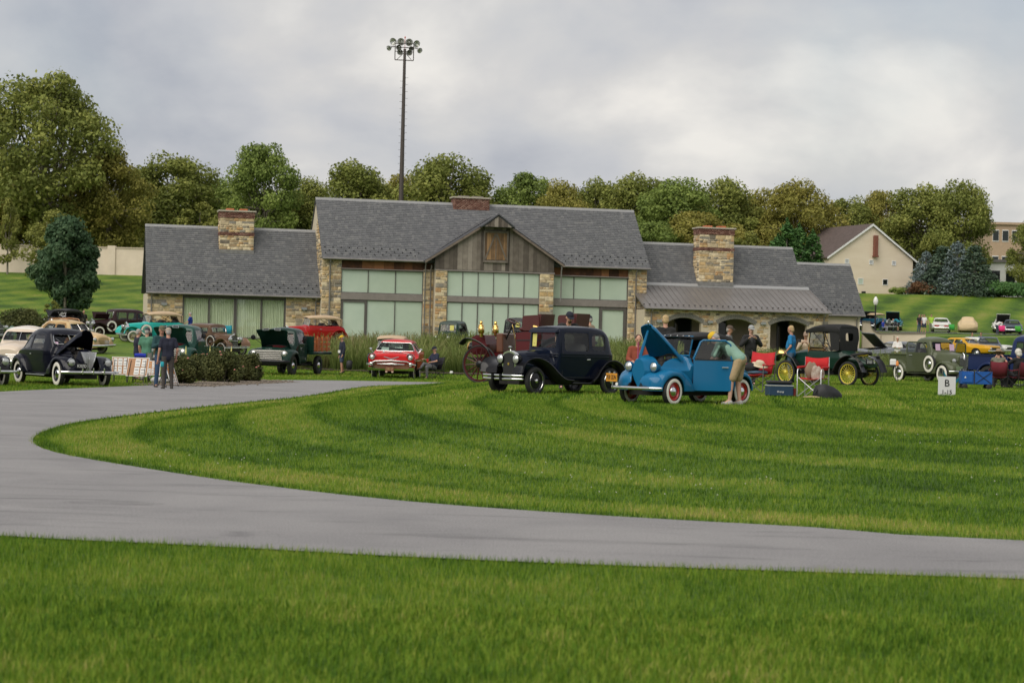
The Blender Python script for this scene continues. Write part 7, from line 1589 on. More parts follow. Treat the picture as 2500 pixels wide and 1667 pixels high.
sedan60('parked_sedan','silver car with tall pointed hood raised by the retaining wall',2185,116,180+25,paint('silver grey',(.16,.17,.19)),hood=40,h=1.3)
classic('vintage_sedan','blue vintage car beside the lamp post on the far lawn',2142,192,-60,paint('deep teal',(.01,.06,.10)),BLACK,top='open',low=.1)
# car under a fitted cover
g=gpos(2362,196); cc=empty('covered_car',g,math.radians(-101),'car under a fitted beige cover on the far lawn','car','later cars on the far right lawn')
B=Body([(2.3,.12,.5,.72,.80,.86,.72,.14,.02),(1.9,.1,.6,.92,.88,.92,.72,.16,.02),(1.0,.1,.7,1.02,.9,.94,.70,.2,.03),(.5,.1,.9,1.40,.9,.94,.6,.16,.02),(0,.1,.9,1.5,.9,.94,.6,.2,.03),(-.9,.1,.9,1.46,.9,.94,.6,.2,.03),(-1.6,.1,.8,1.04,.9,.93,.7,.2,.03),(-2.3,.12,.6,.8,.84,.88,.7,.14,.02)],4)
add('car_cover',B.solid(mat('beige cover',(.52,.40,.24),.85,var=.1,vscale=3,bump=.5,bscale=6)),None,cc).data.shade_smooth()
for x in(1.45,-1.45):
    for s in(1,-1): add('tyre',lathe([(.12,-.09),(.33,-.08),(.34,0),(.33,.08),(.12,.09)],18),RUBBER,cc,50,loc=(x,s*.76,.3))
# ================================================================ people
def capsule(p0,p1,r0,r1,n=10):
    p0=Vector(p0);p1=Vector(p1); d=(p1-p0); d=d.normalized() if d.length>1e-5 else Vector((0,0,1))
    return tube([tuple(p0-d*r0*.85),tuple(p0-d*r0*.5),tuple(p0),tuple(p1),tuple(p1+d*r1*.5),tuple(p1+d*r1*.85)],[r0*.45,r0*.85,r0,r1,r1*.85,r1*.45],n)
def fuse(prims,vox,mt,name,smooth=4):
    me=mesh(name,merge(*prims)); o=bpy.data.objects.new('t',me); TMP.collection.objects.link(o)
    m=o.modifiers.new('r','REMESH'); m.mode='VOXEL'; m.voxel_size=vox; q=o.modifiers.new('s','SMOOTH'); q.factor=.5; q.iterations=smooth
    r=evalmesh(o); bpy.data.objects.remove(o); r.materials.clear(); r.materials.append(mt); r.shade_smooth(); return r
SKIN=[mat('skin %d'%i,c,.55,var=.06,vscale=9) for i,c in enumerate(((.50,.27,.19),(.42,.22,.15),(.56,.33,.25)))]
def cloth(n,c): return mat('cloth '+n,c,.9,var=.12,vscale=7,bump=.25,bscale=25)
HAIRS={'grey':(.32,.30,.28),'blond':(.42,.30,.15),'brown':(.07,.04,.025),'white':(.58,.55,.50),'dark':(.02,.015,.012)}
STAND=dict(pelvis=(0,0,.95),chest=(0,0,1.27),neck=(.0,0,1.47),head=(.03,0,1.63),sh=(0,.18,1.40),el=(-.02,.25,1.13),wr=(.06,.25,.89),hip=(0,.09,.92),kn=(.02,.11,.50),an=(-.03,.12,.08))
SIT=dict(pelvis=(0,0,.52),chest=(-.06,0,.86),neck=(-.06,0,1.06),head=(-.02,0,1.22),sh=(-.06,.18,.99),el=(.02,.25,.74),wr=(.24,.18,.70),hip=(.02,.09,.51),kn=(.42,.13,.50),an=(.40,.14,.08))
def person(label,px,Y,deg,h=1.75,pose=STAND,shirt=('t',(.1,.1,.1)),pants=('long',(.05,.05,.06)),hair='grey',cap=None,shoes=(.03,.025,.02),sleeve=.55,skin=0,J=None,dz=0.,jacket=None,vox=.017,look=0.,base=None,beard=False,hat=None,tilt=0.,bald=False,belly=0.):
    """J overrides joints; keys with L/R suffix override one side"""
    P=dict(pose); P.update(J or {})
    def j(k,s):
        q=P.get(k+('L' if s>0 else 'R'))
        if q: return Vector((q[0],q[1],q[2]))
        q=P[k]; return Vector((q[0],s*q[1],q[2]))
    g=gpos(px,Y) if base is None else Vector(base); e=empty('person',(g.x,g.y,g.z+dz),math.radians(deg),label,'person'); e.scale=(h/1.75,)*3
    sk=SKIN[skin]; pel,ch,ne,hd=[Vector(P[k]) for k in('pelvis','chest','neck','head')]; mid=(pel+ch)/2
    up=(ne-ch).normalized(); prim=[]
    def torso(x):
        q=[]
        for s in(1,-1):
            q+= [capsule(pel+Vector((0,s*.06,0)),mid+Vector((.01,s*.05,0)),.11+x,.105+x),capsule(mid+Vector((.01+belly*.5,s*.045,0)),ch+Vector((0,s*.065,0)),.108+x+belly*.4,.115+x),capsule(ch+Vector((0,s*.06,0)),j('sh',s)*.8+ne*.2,.105+x,.062+x)]
        q.append(capsule(j('sh',1),j('sh',-1),.062+x,.062+x)); return q
    f=Vector((math.cos(look),math.sin(look),0)); sd=Vector((-math.sin(look),math.cos(look),0)); hu=(hd-ne).normalized()
    f=(f-hu*f.dot(hu)).normalized(); sd=hu.cross(f)
    def hp(a,b,c): return hd+f*a+sd*b+hu*c
    def ell(c,r,n=12,m=9):
        Mx=Matrix((tuple(f)+(0,),tuple(sd)+(0,),tuple(hu)+(0,),(0,0,0,1))).transposed(); return xf(ellipsoid((0,0,0),r,n,m),Matrix.Translation(c)@Mx)
    prim+=torso(0)+[capsule(ne-up*.06,hd-hu*.04,.056,.055),ell(hp(0,0,.02),(.095,.076,.108)),ell(hp(.03,0,-.06),(.062,.055,.055)),ell(hp(.098,0,-.012),(.020,.014,.022),8,6),ell(hp(-.0,.078,-.01),(.02,.012,.03),6,5),ell(hp(-.0,-.078,-.01),(.02,.012,.03),6,5)]
    fing=[]
    for s in(1,-1):
        a,b,c=j('sh',s),j('el',s),j('wr',s); prim+=[capsule(a,b,.052,.041),capsule(b,c,.040,.028)]
        d=(c-b).normalized(); pc=c+d*.055; prim.append(capsule(c,c+d*.075,.028,.032))
        n_=d.cross(Vector((0,0,1)) if abs(d.z)<.8 else Vector((1,0,0))).normalized(); m_=d.cross(n_).normalized(); cu=m_ if m_.x*1>0 or abs(d.z)<.8 else -m_
        for i,L_ in enumerate((.062,.074,.068,.052)):
            r0=pc+d*.045+n_*(i-1.5)*.019; k1=r0+d*L_*.5+cu*.010; fing.append(tube([tuple(r0),tuple(k1),tuple(k1+d*L_*.38+cu*.026)],[.0095,.009,.0065],6))
        t0=pc-d*.02+n_*.03; fing.append(tube([tuple(t0),tuple(t0+n_*.022+d*.03),tuple(t0+n_*.024+d*.058+cu*.01)],[.012,.0105,.008],6))
        h_,k,an=j('hip',s),j('kn',s),j('an',s); prim+=[capsule(h_,k,.084,.056),capsule(k,k+(an-k)*.35,.056,.054),capsule(k+(an-k)*.35,an,.054,.036),capsule(an,an+Vector((.10,s*.015,-.045)),.036,.03)]
    body=fuse(prim,vox,sk,'body')
    bm=bmesh.new(); bm.from_mesh(body); m2=mesh('f',merge(*fing)); m2.shade_smooth(); bm.from_mesh(m2); bm.to_mesh(body); bm.free()
    add('body',body,None,e)
    x=.014 if not jacket else .018; q=torso(x); col=cloth(shirt[0],shirt[1])
    for s in(1,-1):
        a,b,c=j('sh',s),j('el',s),j('wr',s)
        t=sleeve; q.append(capsule(a,b if t>=1 else a+(b-a)*min(1,t*1.0+.15),.052+x*1.2,.052+x*.9))
        if t>=1: q.append(capsule(b,b+(c-b)*.92,.052+x*.7,.036+x))
    q.append(capsule(pel-Vector((0,0,.03)),pel,.13+x,.13+x) if pose is STAND and not P.get('bent') else None)
    sh=add('jacket' if jacket else 'shirt',fuse([z for z in q if z],vox,col,'shirt'),None,e)
    if jacket:   # shirt front showing
        add('shirt',fuse([capsule(mid+Vector((.07,0,-.08)),ch+Vector((.055,0,.1)),.07,.075)],vox,cloth(*jacket),'shirt'),None,e)
    q=[capsule(pel+Vector((0,.05,-.02)),pel+Vector((0,-.05,-.02)),.128,.128)]
    for s in(1,-1):
        h_,k,an=j('hip',s),j('kn',s),j('an',s)
        if pants[0]=='long': q+=[capsule(h_,k,.098,.072),capsule(k,an+(k-an)*.06,.072,.056)]
        else: q+=[capsule(h_,h_+(k-h_)*.86,.10,.088)]
    add('trousers' if pants[0]=='long' else 'shorts',fuse(q,vox,cloth('p%.2f%.2f%.2f'%pants[1],pants[1]),'trousers'),None,e)
    for s in(1,-1):
        an=j('an',s); t=Vector((.13,s*.015,0)); add('shoe',fuse([capsule(an+Vector((-.03,0,-.045)),an+t+Vector((0,0,-.05)),.046,.036),capsule(an+Vector((-.02,0,-.02)),an+Vector((.04,0,-.03)),.048,.04)],.014,mat('shoe %.2f %.2f'%(shoes[0],shoes[2]),shoes,.6),'shoe',2),None,e)
    hm=mat('hair '+hair,HAIRS[hair],.8,var=.25,vscale=30)
    if not bald:
        hq=[ell(hp(-.018,0,.045),(.092,.083,.088)),ell(hp(-.045,0,-.01),(.062,.078,.085))]; 
        if hat=='curly': hq=[ell(hp(-.03,0,.03),(.12,.125,.13)),ell(hp(-.06,0,-.06),(.08,.11,.09))]
        hh=fuse(hq,.013,hm,'hair',3); add('hair',hh,None,e)
    if beard: add('beard',fuse([ell(hp(.055,0,-.075),(.05,.05,.045))],.012,hm,'beard'),None,e)
    for s in(1,-1): add('eye',ell(hp(.088,s*.032,.016),(.010,.013,.009),8,6),mat('eye dark',(.02,.015,.012),.3),e,60)
    add('mouth',ell(hp(.086,0,-.058),(.010,.024,.006),8,5),mat('lips',(.28,.10,.08),.6),e,60)
    if cap:
        cm=cloth('cap%.2f'%cap[0],cap[:3]); b=-1 if len(cap)>3 else 1
        dome=[hp(math.sin(t)*.0,0,0) for t in(0,)]
        R=[]
        for z,r in((.035,.103),(.075,.100),(.11,.078),(.128,.04),(.133,.005)): R.append([tuple(hp(r*math.cos(2*PI*i/16)*1.02-.004,r*.84*math.sin(2*PI*i/16),z)) for i in range(16)])
        c_=add('cap',loft(R),cm,e,60); V=[]
        up_=[tuple(hp(b*(.085+.095*math.cos(t)),.078*math.sin(t),.045-.012*math.cos(t))) for t in np.linspace(-PI/2,PI/2,9)]; lo=[tuple(Vector(v)-hu*.008) for v in up_]
        add('cap_brim',loft([up_,lo],True),cm,c_,60)
    if hat=='sun':
        cm=cloth('straw',(.26,.19,.12)); add('sun_hat',merge(loft([[tuple(hp(r*math.cos(2*PI*i/20),r*.95*math.sin(2*PI*i/20),z)) for i in range(20)] for z,r in((.01,.24),(.035,.2),(.05,.11),(.11,.10),(.15,.075),(.155,.005))])),cm,e,60)
    return e
C_=cloth
person('standing man seen from behind in navy polo and grey trousers beside the boards',408,56.6,112,1.74,shirt=('navy',(.012,.014,.03)),pants=('long',(.055,.047,.042)),hair='grey',cap=(.36,.30,.24),J=dict(wrL=(.08,.27,.84),elR=(-.06,-.26,1.13),wrR=(.1,-.25,.88)),belly=.02)
person('standing man in camouflage cap, dark teal shirt and blue jeans, hand raised',391,58.0,-62,1.80,shirt=('darkteal',(.012,.05,.055)),pants=('long',(.03,.065,.13)),hair='grey',cap=(.11,.10,.06),J=dict(elR=(.06,-.25,1.15),wrR=(.28,-.14,1.24),elL=(-.02,.25,1.12)),skin=1,belly=.03,sleeve=1)
person('man in grey-green t-shirt and dark cap seen from behind the blue chair',356,65.0,80,1.74,shirt=('sage',(.07,.19,.125)),pants=('long',(.25,.24,.22)),hair='grey',cap=(.02,.025,.04),J=dict(elR=(.02,-.30,1.12),wrR=(.16,-.22,1.0)),belly=.03)
person('grey-haired man in navy shirt left of the man in the green t-shirt',334,66.5,30,1.70,shirt=('navy',(.012,.014,.03)),pants=('short',(.03,.03,.04)),hair='grey')
person('walking man in yellow cap, navy jacket and shorts carrying a dark bag',834,87.6,205,1.68,shirt=('navyjacket',(.014,.018,.034)),pants=('short',(.035,.05,.085)),hair='grey',cap=(.62,.40,.02),sleeve=1,J=dict(knL=(.06,.11,.5),anL=(.04,.12,.08),knR=(-.02,-.11,.5),anR=(-.12,-.12,.1),wrR=(.02,-.27,.86)),skin=1)
person('seated man in dark cap and navy shirt holding a red cup by the tall grass',1058,80.5,215,1.72,SIT,shirt=('navy2',(.014,.02,.045)),pants=('long',(.12,.12,.125)),hair='grey',cap=(.012,.014,.025),J=dict(knR=(.42,-.10,.62),anR=(.62,-.02,.45),elR=(.1,-.26,.76),wrR=(.32,-.2,.80)),shoes=(.02,.02,.02))
person('man in black cap and black shirt leaning behind the navy sedan',1383,45.2,-75,1.80,shirt=('black',(.014,.014,.015)),pants=('long',(.03,.03,.04)),hair='brown',cap=(.012,.012,.012),beard=True,J=dict(head=(.10,0,1.60),neck=(.04,0,1.46)))
person('person in blue cap half hidden behind the rear buggy seat',1437,58.5,150,1.72,dz=.2,shirt=('tan',(.3,.22,.15)),pants=('long',(.05,.05,.06)),hair='grey',cap=(.02,.06,.25))
person('blond person in a black top seen from behind beyond the raised blue hood',1621,48.5,95,1.80,shirt=('black',(.014,.014,.015)),pants=('long',(.03,.03,.04)),hair='blond',sleeve=1)
person('man in brown cap just behind the black canvas top',1776,60,-20,1.76,shirt=('greyshirt',(.2,.2,.2)),pants=('long',(.05,.05,.06)),hair='grey',cap=(.085,.06,.045),skin=1)
person('man in grey cap and open black jacket, both hands raised to his chest',1830,57.5,-78,1.74,shirt=('blackjacket',(.014,.014,.015)),jacket=('charcoal',(.05,.05,.055)),pants=('long',(.02,.02,.022)),hair='grey',cap=(.30,.31,.31),sleeve=1,J=dict(elL=(.06,.29,1.18),wrL=(.24,.09,1.36),elR=(.04,-.30,1.17),wrR=(.22,-.14,1.36)),skin=2,belly=.03)
person('tall blond man in bright blue polo shirt and jeans beside the green runabout',1930,64.5,158,1.88,shirt=('azure',(.01,.17,.38)),pants=('long',(.07,.12,.19)),hair='blond',J=dict(elL=(-.04,.25,1.13),wrL=(.12,.22,.95)),skin=1,belly=.04)
person('man in tan shirt holding a camera behind the green runabout',1965,69.5,-105,1.76,shirt=('beige',(.42,.33,.24)),pants=('long',(.2,.17,.13)),hair='grey',cap=(.28,.20,.15),J=dict(elL=(.1,.26,1.15),wrL=(.27,.10,1.33),elR=(.1,-.26,1.15),wrR=(.27,-.10,1.33)),sleeve=1)
person('man in yellow cap, mint t-shirt and khaki shorts bending into the blue car',1792,36.62,160,1.66,shirt=('mint',(.22,.36,.29)),pants=('short',(.38,.28,.16)),hair='grey',cap=(.62,.40,.02),shoes=(.35,.34,.33),skin=2,J=dict(bent=1,pelvis=(-.10,0,.90),chest=(.16,0,1.13),neck=(.33,0,1.22),head=(.43,0,1.29),shL=(.30,.18,1.13),shR=(.30,-.18,1.13),elL=(.40,.24,.88),wrL=(.58,.18,.76),elR=(.42,-.22,.90),wrR=(.60,-.14,.78),hip=(-.10,.09,.87),kn=(-.04,.11,.47),knL=(.04,.12,.47),an=(-.08,.12,.08),anL=(.06,.13,.08)),belly=.04)
person('person in a rust leather jacket seen through the open blue door window',1556,47,-85,1.7,SIT,shirt=('rust',(.22,.05,.025)),pants=('long',(.05,.05,.06)),hair='brown',sleeve=1)
person('man in white shirt with folded arms in front of the retaining wall',2190,112,-110,1.72,shirt=('white',(.62,.60,.58)),pants=('long',(.22,.17,.11)),hair='white',sleeve=1,J=dict(elL=(.04,.26,1.15),wrL=(.2,-.06,1.16),elR=(.04,-.26,1.15),wrR=(.2,.06,1.12)),vox=.022)
person('woman in wide sun hat and sage top in a maroon camp chair, filming',2436,66.3,75,1.66,SIT,shirt=('sagegrey',(.16,.16,.12)),pants=('long',(.06,.06,.07)),hair='brown',hat='sun',J=dict(elR=(.14,-.26,.86),wrR=(.34,-.14,1.08),elL=(.14,.26,.86),wrL=(.34,.10,1.08)),dz=.02)
person('woman with curly pale hair and black top seated at the right edge',2482,66.0,120,1.68,SIT,shirt=('black',(.014,.014,.015)),pants=('long',(.05,.05,.06)),hair='white',hat='curly',J=dict(elL=(.18,.26,.84),wrL=(.4,.2,1.0),elR=(.16,-.26,.84),wrR=(.36,-.1,1.0)),dz=.02)
person('man in royal blue shirt working at the back of the turquoise car',464,122.5,175,1.74,shirt=('royal',(.012,.04,.26)),pants=('short',(.08,.08,.09)),hair='grey',J=dict(elL=(.1,.26,1.15),wrL=(.3,.2,1.05)),vox=.022)
person('distant figure in black on the left lawn behind the maroon limousine',203,141,-60,1.72,shirt=('black',(.014,.014,.015)),pants=('long',(.02,.02,.022)),hair='brown',vox=.024)
for px,Y,d,sh,pt,lab in((2243,184,-60,(.02,.02,.022),('long',(.05,.08,.13)),'man in black shirt and jeans in the far group of three'),(2250,186,-90,(.06,.02,.06),('short',(.02,.02,.03)),'person in dark top behind the other two of the far group'),(2256,184,-120,(.62,.60,.62),('short',(.02,.03,.06)),'man in white shirt and dark shorts in the far group of three'),(2273,191,-100,(.30,.50,.05),('long',(.2,.18,.15)),'person in a bright yellow green vest beside the white sedan'),(2372,152,-80,(.05,.06,.08),('long',(.05,.05,.06)),'dark-clothed person behind the yellow coupe on the left'),(2394,153,-120,(.03,.05,.12),('long',(.05,.05,.06)),'person in navy behind the yellow coupe on the right')):
    person(lab,px,Y,d,1.72,shirt=('far%.2f%.2f'%(sh[0],sh[2]),sh),pants=pt,hair='brown',vox=.03)
BENT=dict(bent=1,pelvis=(-.10,0,.90),chest=(.18,0,1.10),neck=(.36,0,1.12),head=(.50,0,1.08),shL=(.30,.18,1.10),shR=(.30,-.18,1.10),elL=(.40,.24,.85),wrL=(.52,.18,.66),elR=(.42,-.22,.85),wrR=(.52,-.14,.66),hip=(-.10,.09,.87))
person('man in teal shirt bending under the teal hood on the far lawn',2192,191.5,150,1.74,shirt=('tealtee',(.015,.18,.24)),pants=('short',(.02,.02,.03)),hair='brown',J=BENT,vox=.03)
person('crouching person in blue top beside the far blue vintage car',2156,188,20,1.5,SIT,shirt=('farblue',(.02,.04,.28)),pants=('long',(.3,.3,.32)),hair='brown',vox=.03)
person('man in white shirt leaning at the slate blue car far right',2435,188,20,1.74,shirt=('white',(.62,.60,.58)),pants=('long',(.05,.06,.09)),hair='brown',J=BENT,vox=.03)
bpy.data.scenes.remove(TMP)
# ================================================================ chairs, bags, boards and other small things
def fabric(name,pts,mt,par,th=.012,nm=None):
    """quad strip cloth from two rails"""
    A,B_=pts; n=len(A); R=[[tuple(a),tuple(b)] for a,b in zip(A,B_)]
    V=[];F=[]
    for i,(a,b) in enumerate(R):
        for k in range(7):
            t=k/6; p=Vector(a).lerp(Vector(b),t); V.append(tuple(p+Vector((0,0,-.03*math.sin(PI*t)))))
    for i in range(n-1):
        for k in range(6): o=i*7+k; F.append((o,o+1,o+8,o+7))
    ob=add(name,(V,F),mt,par,60); q=ob.modifiers.new('s','SOLIDIFY'); q.thickness=th; return ob
def camp_chair(label,px,Y,deg,col,frame=FLATBLACK,arm=None,s=1.,group='folding camp chairs',base=None,side=None):
    g=gpos(px,Y) if base is None else base; e=empty('camp_chair',g,math.radians(deg),label,'chair',group); e.scale=(s,)*3; m=cloth('chair%.2f%.2f%.2f'%col,col)
    sd_=side or m
    fabric('seat',([(.26,.27,.43),(.0,.26,.38),(-.22,.25,.40)],[(.26,-.27,.43),(.0,-.26,.38),(-.22,-.25,.40)]),m,e)
    fabric('backrest',([(-.22,.26,.42),(-.28,.28,.65),(-.34,.28,.90)],[(-.22,-.26,.42),(-.28,-.28,.65),(-.34,-.28,.90)]),m,e)
    for y in(.30,-.30):
        add('armrest',tube([(.26,y,.62),(.0,y,.60),(-.26,y,.64)],.022,6),arm or m,e,50)
        add('leg',cyl((.27,y,.0),(.24,y,.62),.011,n=6),frame,e,None); add('leg',cyl((-.26,y,.0),(-.35,y*.95,.92),.011,n=6),frame,e,None)
        add('brace',cyl((.27,y,.03),(-.25,y,.40),.009,n=5),frame,e,None); add('brace',cyl((-.26,y,.03),(.25,y,.40),.009,n=5),frame,e,None)
    for x in(.27,-.26): add('brace',cyl((x,.3,.03),(x*.9,-.27,.40),.009,n=5),frame,e,None); add('brace',cyl((x,-.3,.03),(x*.9,.27,.40),.009,n=5),frame,e,None)
    return e
MAR=(.13,.012,.022)
camp_chair('maroon camp chair with black back holding the woman in the sun hat',2437,66.2,78,MAR)
camp_chair('maroon camp chair at the right edge holding the curly-haired woman',2488,66.0,118,MAR)
camp_chair('turquoise and black camp chair on the lawn by the curtained window',555,128,-80,(.01,.20,.26))
camp_chair('dark camp chair under the seated man with the red cup',1058,80.6,215,(.02,.02,.025))
camp_chair('pink camp chair in front of the slate blue car far right',2446,182,-100,(.55,.03,.16)); camp_chair('green camp chair at far right beside the pink one',2488,182,-80,(.05,.30,.03)); camp_chair('green camp chair right of the white sedan far right',2326,183,-80,(.04,.30,.05))
c1=camp_chair('wide red and grey camp chair piled with clothes and a hat',1845,46.8,-125,(.42,.015,.02),frame=mat('grey frame',(.12,.12,.12),.5,.4),s=1.08)
g=c1.location
def lump(name,label,cat,loc,rad,col,seed,amp=.25,mt=None,parent=None):
    V,F=ellipsoid((0,0,0),rad,18,12); r=random.Random(seed); ph=[r.uniform(0,6) for _ in range(6)]
    V=[(x*(1+amp*.5*math.sin(9*y/rad[1]*.3+ph[0])),y*(1+amp*.4*math.sin(4*x/rad[0]+ph[1])),z*(1+amp*math.sin(3*x/rad[0]+ph[2])*math.cos(3*y/rad[1]+ph[3]))) for x,y,z in V]
    o=add(name,(V,F),mt or cloth('l%.2f%.2f%.2f'%col,col),parent,60,loc=loc)
    if label: tag(o,label,cat)
    return o
lump('folded_jeans','folded blue jeans on the seat of the red and grey chair','clothes',(g.x,g.y-.05,g.z+.49),(.24,.22,.06),(.06,.11,.17),3)
lump('black_jacket','black jacket heaped on the red and grey chair','clothes',(g.x-.12,g.y-.1,g.z+.60),(.17,.14,.09),(.015,.015,.017),4,.5)
o=add('straw_hat',loft([[(r*math.cos(2*PI*i/20),r*.85*math.sin(2*PI*i/20),z) for i in range(20)] for z,r in((0,.21),(.012,.20),(.02,.11),(.09,.10),(.11,.07),(.112,.005))]),cloth('hat cream',(.52,.45,.32)),None,60,loc=(g.x+.06,g.y-.12,g.z+.66),rot=(.35,.15,0)); tag(o,'cream brimmed hat lying on the clothes in the red and grey chair','hat')
# aluminium director chair
g=gpos(1984,43.6); dc=empty('director_chair',g,math.radians(-118),'red director chair with shiny aluminium frame and a bag on its seat','chair','folding camp chairs'); RD=cloth('chair red',(.45,.012,.015)); AL=mat('aluminium',(.62,.62,.62),.3,.9)
fabric('seat',([(.24,.25,.44),(-.22,.25,.44)],[(.24,-.25,.44),(-.22,-.25,.44)]),RD,dc); fabric('backrest',([(-.24,.27,.62),(-.25,.27,.90)],[(-.24,-.27,.62),(-.25,-.27,.90)]),RD,dc)
for y in(.27,-.27):
    add('frame_tube',tube([(.26,y,.02),(.26,y,.58),(.22,y,.65),(.0,y,.66),(-.24,y,.66),(-.25,y,.90)],.013,7),AL,dc,60); add('frame_tube',tube([(-.25,y,.02),(-.24,y,.66)],.013,7),AL,dc,60); add('armrest',tube([(.24,y,.665),(-.20,y,.675)],.026,7),RD,dc,60)
for x in(.24,-.23):
    for s in(1,-1): add('cross_leg',cyl((x,s*.27,.02),(x,-s*.25,.44),.012,n=7),AL,dc,60)
lump('tote_bag','brown and floral bag on the red director chair','bag',(g.x-.05,g.y-.04,g.z+.60),(.17,.12,.17),(.24,.17,.12),6,.4)
lump('floral_cloth','white patterned cloth hanging over the director chair seat','cloth',(g.x+.08,g.y-.14,g.z+.52),(.13,.05,.19),(.45,.42,.38),7,.3,mt=mat('floral print',(.5,.46,.40),.9,col2=(.22,.12,.09),vscale=14))
# cooler
g=gpos(1902,43.7); c=empty('cooler',g,math.radians(8),'dark blue soft-sided cooler with black lid on the grass','cooler'); NV=mat('cooler navy',(.012,.04,.085),.6,var=.1)
add('cooler_body',box2(-.28,.28,-.17,.17,.01,.28,.03),NV,c,40); add('cooler_band',box2(-.285,.285,-.175,.175,.24,.262,.005),mat('cooler piping',(.4,.4,.36),.6),c,None); add('cooler_lid',box2(-.275,.26,-.165,.165,.282,.36,.03),FLATBLACK,c,40)
t=text_mesh('liberty',.06,mt=WHITE); t.transform(Matrix.Translation((-.02,-.178,.12))); add('lettering',t,None,c); add('side_bottle',merge(cyl((.33,-.05,.0),(.33,-.05,.2),.035,n=10)),mat('bottle red',(.25,.03,.03),.4),c,50)
# backpack
g=gpos(2020,43.2); b=empty('backpack',g,math.radians(10),'black backpack lying on the grass beside the director chair','backpack'); BK=mat('black nylon',(.014,.015,.018),.65,var=.3,vscale=14,bump=.2)
add('pack_body',loft([[(x,y,z) for y,z in((-.15*k,.01),(.15*k,.01),(.17*k,.12*h),(.10*k,.26*h),(-.10*k,.26*h),(-.17*k,.12*h))] for x,k,h in((-.30,.6,.75),(-.24,.9,1.1),(-.08,1,1.22),(.10,1,1.0),(.22,.9,.7),(.30,.6,.42))]),BK,b,60); add('front_pocket',loft([[(x,-.14*k-.03,z) for z in(.02,.13*k)]+[(x,-.08,z) for z in(.13*k,.02)] for x,k in((-.16,.6),(-.1,1),(.1,1),(.16,.6))]),BK,b,60); add('pack_strap',tube([(-.26,-.1,.2),(-.36,-.16,.1),(-.26,-.19,.01),(-.1,-.17,.02)],.014,6),BK,b,60)
lump('sun_hat','tan hat lying flat under the director chair','hat',tuple(gpos(1980,42.9,.03)),(.2,.12,.03),(.34,.27,.14),9,.1)
# sign
g=gpos(2311,49.2); sg_=empty('parking_sign',g,math.radians(-1),'white sign with black lettering standing in the grass in front of the olive pickup','sign')
add('sign_board',box2(-.215,.215,-.006,.006,.0,.475),mat('sign white',(.62,.62,.63),.5),sg_,None); add('stake',merge(cyl((-.1,.01,-.1),(-.1,.01,.3),.006,n=5)),STEEL,sg_,None)
for s_,sz,z in(('B',.24,.305),('1-15',.145,.085)): t=text_mesh(s_,sz,mt=FLATBLACK); t.transform(Matrix.Translation((0,-.009,z))); o=add('lettering',t,None,sg_); q=o.modifiers.new('s','DISPLACE'); q.strength=.004; q.mid_level=0
# folding wagon
g=gpos(2382,61.5); wg=empty('folding_wagon',g,math.radians(-4),'blue folding fabric wagon with black frame beside the maroon chairs','wagon'); BL=cloth('wagon blue',(.01,.085,.33))
for x0,x1 in((-.48,-.09),(-.07,.45)):
    pass
add('fabric_tub',merge(box2(-.48,.45,-.27,-.255,.18,.56),box2(-.48,.45,.255,.27,.18,.56),box2(-.48,-.465,-.255,.255,.18,.56),box2(.435,.45,-.255,.255,.18,.56),box2(-.465,.435,-.255,.255,.17,.19)),BL,wg,None); add('front_pocket',box2(-.46,-.14,-.30,-.272,.22,.5,.01),BL,wg,None); add('tub_strap',box2(-.11,-.08,-.285,-.271,.18,.57),FLATBLACK,wg,None)
for s in(1,-1):
    add('frame_brace',merge(cyl((-.05,s*.285,.55),(.42,s*.285,.2),.009,n=5)),FLATBLACK,wg,None); add('frame_brace',cyl((.42,s*.285,.55),(-.05,s*.285,.2),.009,n=5),FLATBLACK,wg,None)
    for x in(-.38,.36): add('wagon_wheel',lathe([(.0,-.03),(.08,-.035),(.095,-.02),(.095,.02),(.08,.035),(0,.03)],16),FLATBLACK,wg,50,loc=(x,s*.24,.095))
add('pull_handle',tube([(.45,0,.25),(.50,.0,.55),(.44,0,.68),(.36,0,.68)],.012,6),FLATBLACK,wg,60)
t=prism([(-.40,.36),(-.34,.36),(-.37,.42)],(),-.303,-.300); add('logo',t,WHITE,wg,None)
# sling lounger
g=gpos(2322,62); sl_=empty('sling_lounger',g,0,'teal and black curved sling lounger between the sign and the blue wagon','chair'); TLc=cloth('teal sling',(.01,.16,.22))
P=[(-.34+.68*t,.62-.42*math.sin(PI*t)**.8) for t in np.linspace(0,1,15)]
add('sling',loft([[(x,-.22,z),(x,.22,z),(x,.22,z+.02),(x,-.22,z+.02)] for x,z in P]),cloth('black sling',(.015,.02,.025)),sl_,60); add('sling_stripe',loft([[(x,-.226,z-.05),(x,-.222,z-.05),(x,-.222,z+.06),(x,-.226,z+.06)] for x,z in P[1:-1]]),TLc,sl_,60)
for s in(1,-1): add('leg',cyl((s*.33,-.2,.62),(s*.26,-.2,.0),.012,n=6),STEEL,sl_,None); add('leg',cyl((s*.33,.2,.62),(s*.26,.2,.0),.012,n=6),STEEL,sl_,None)
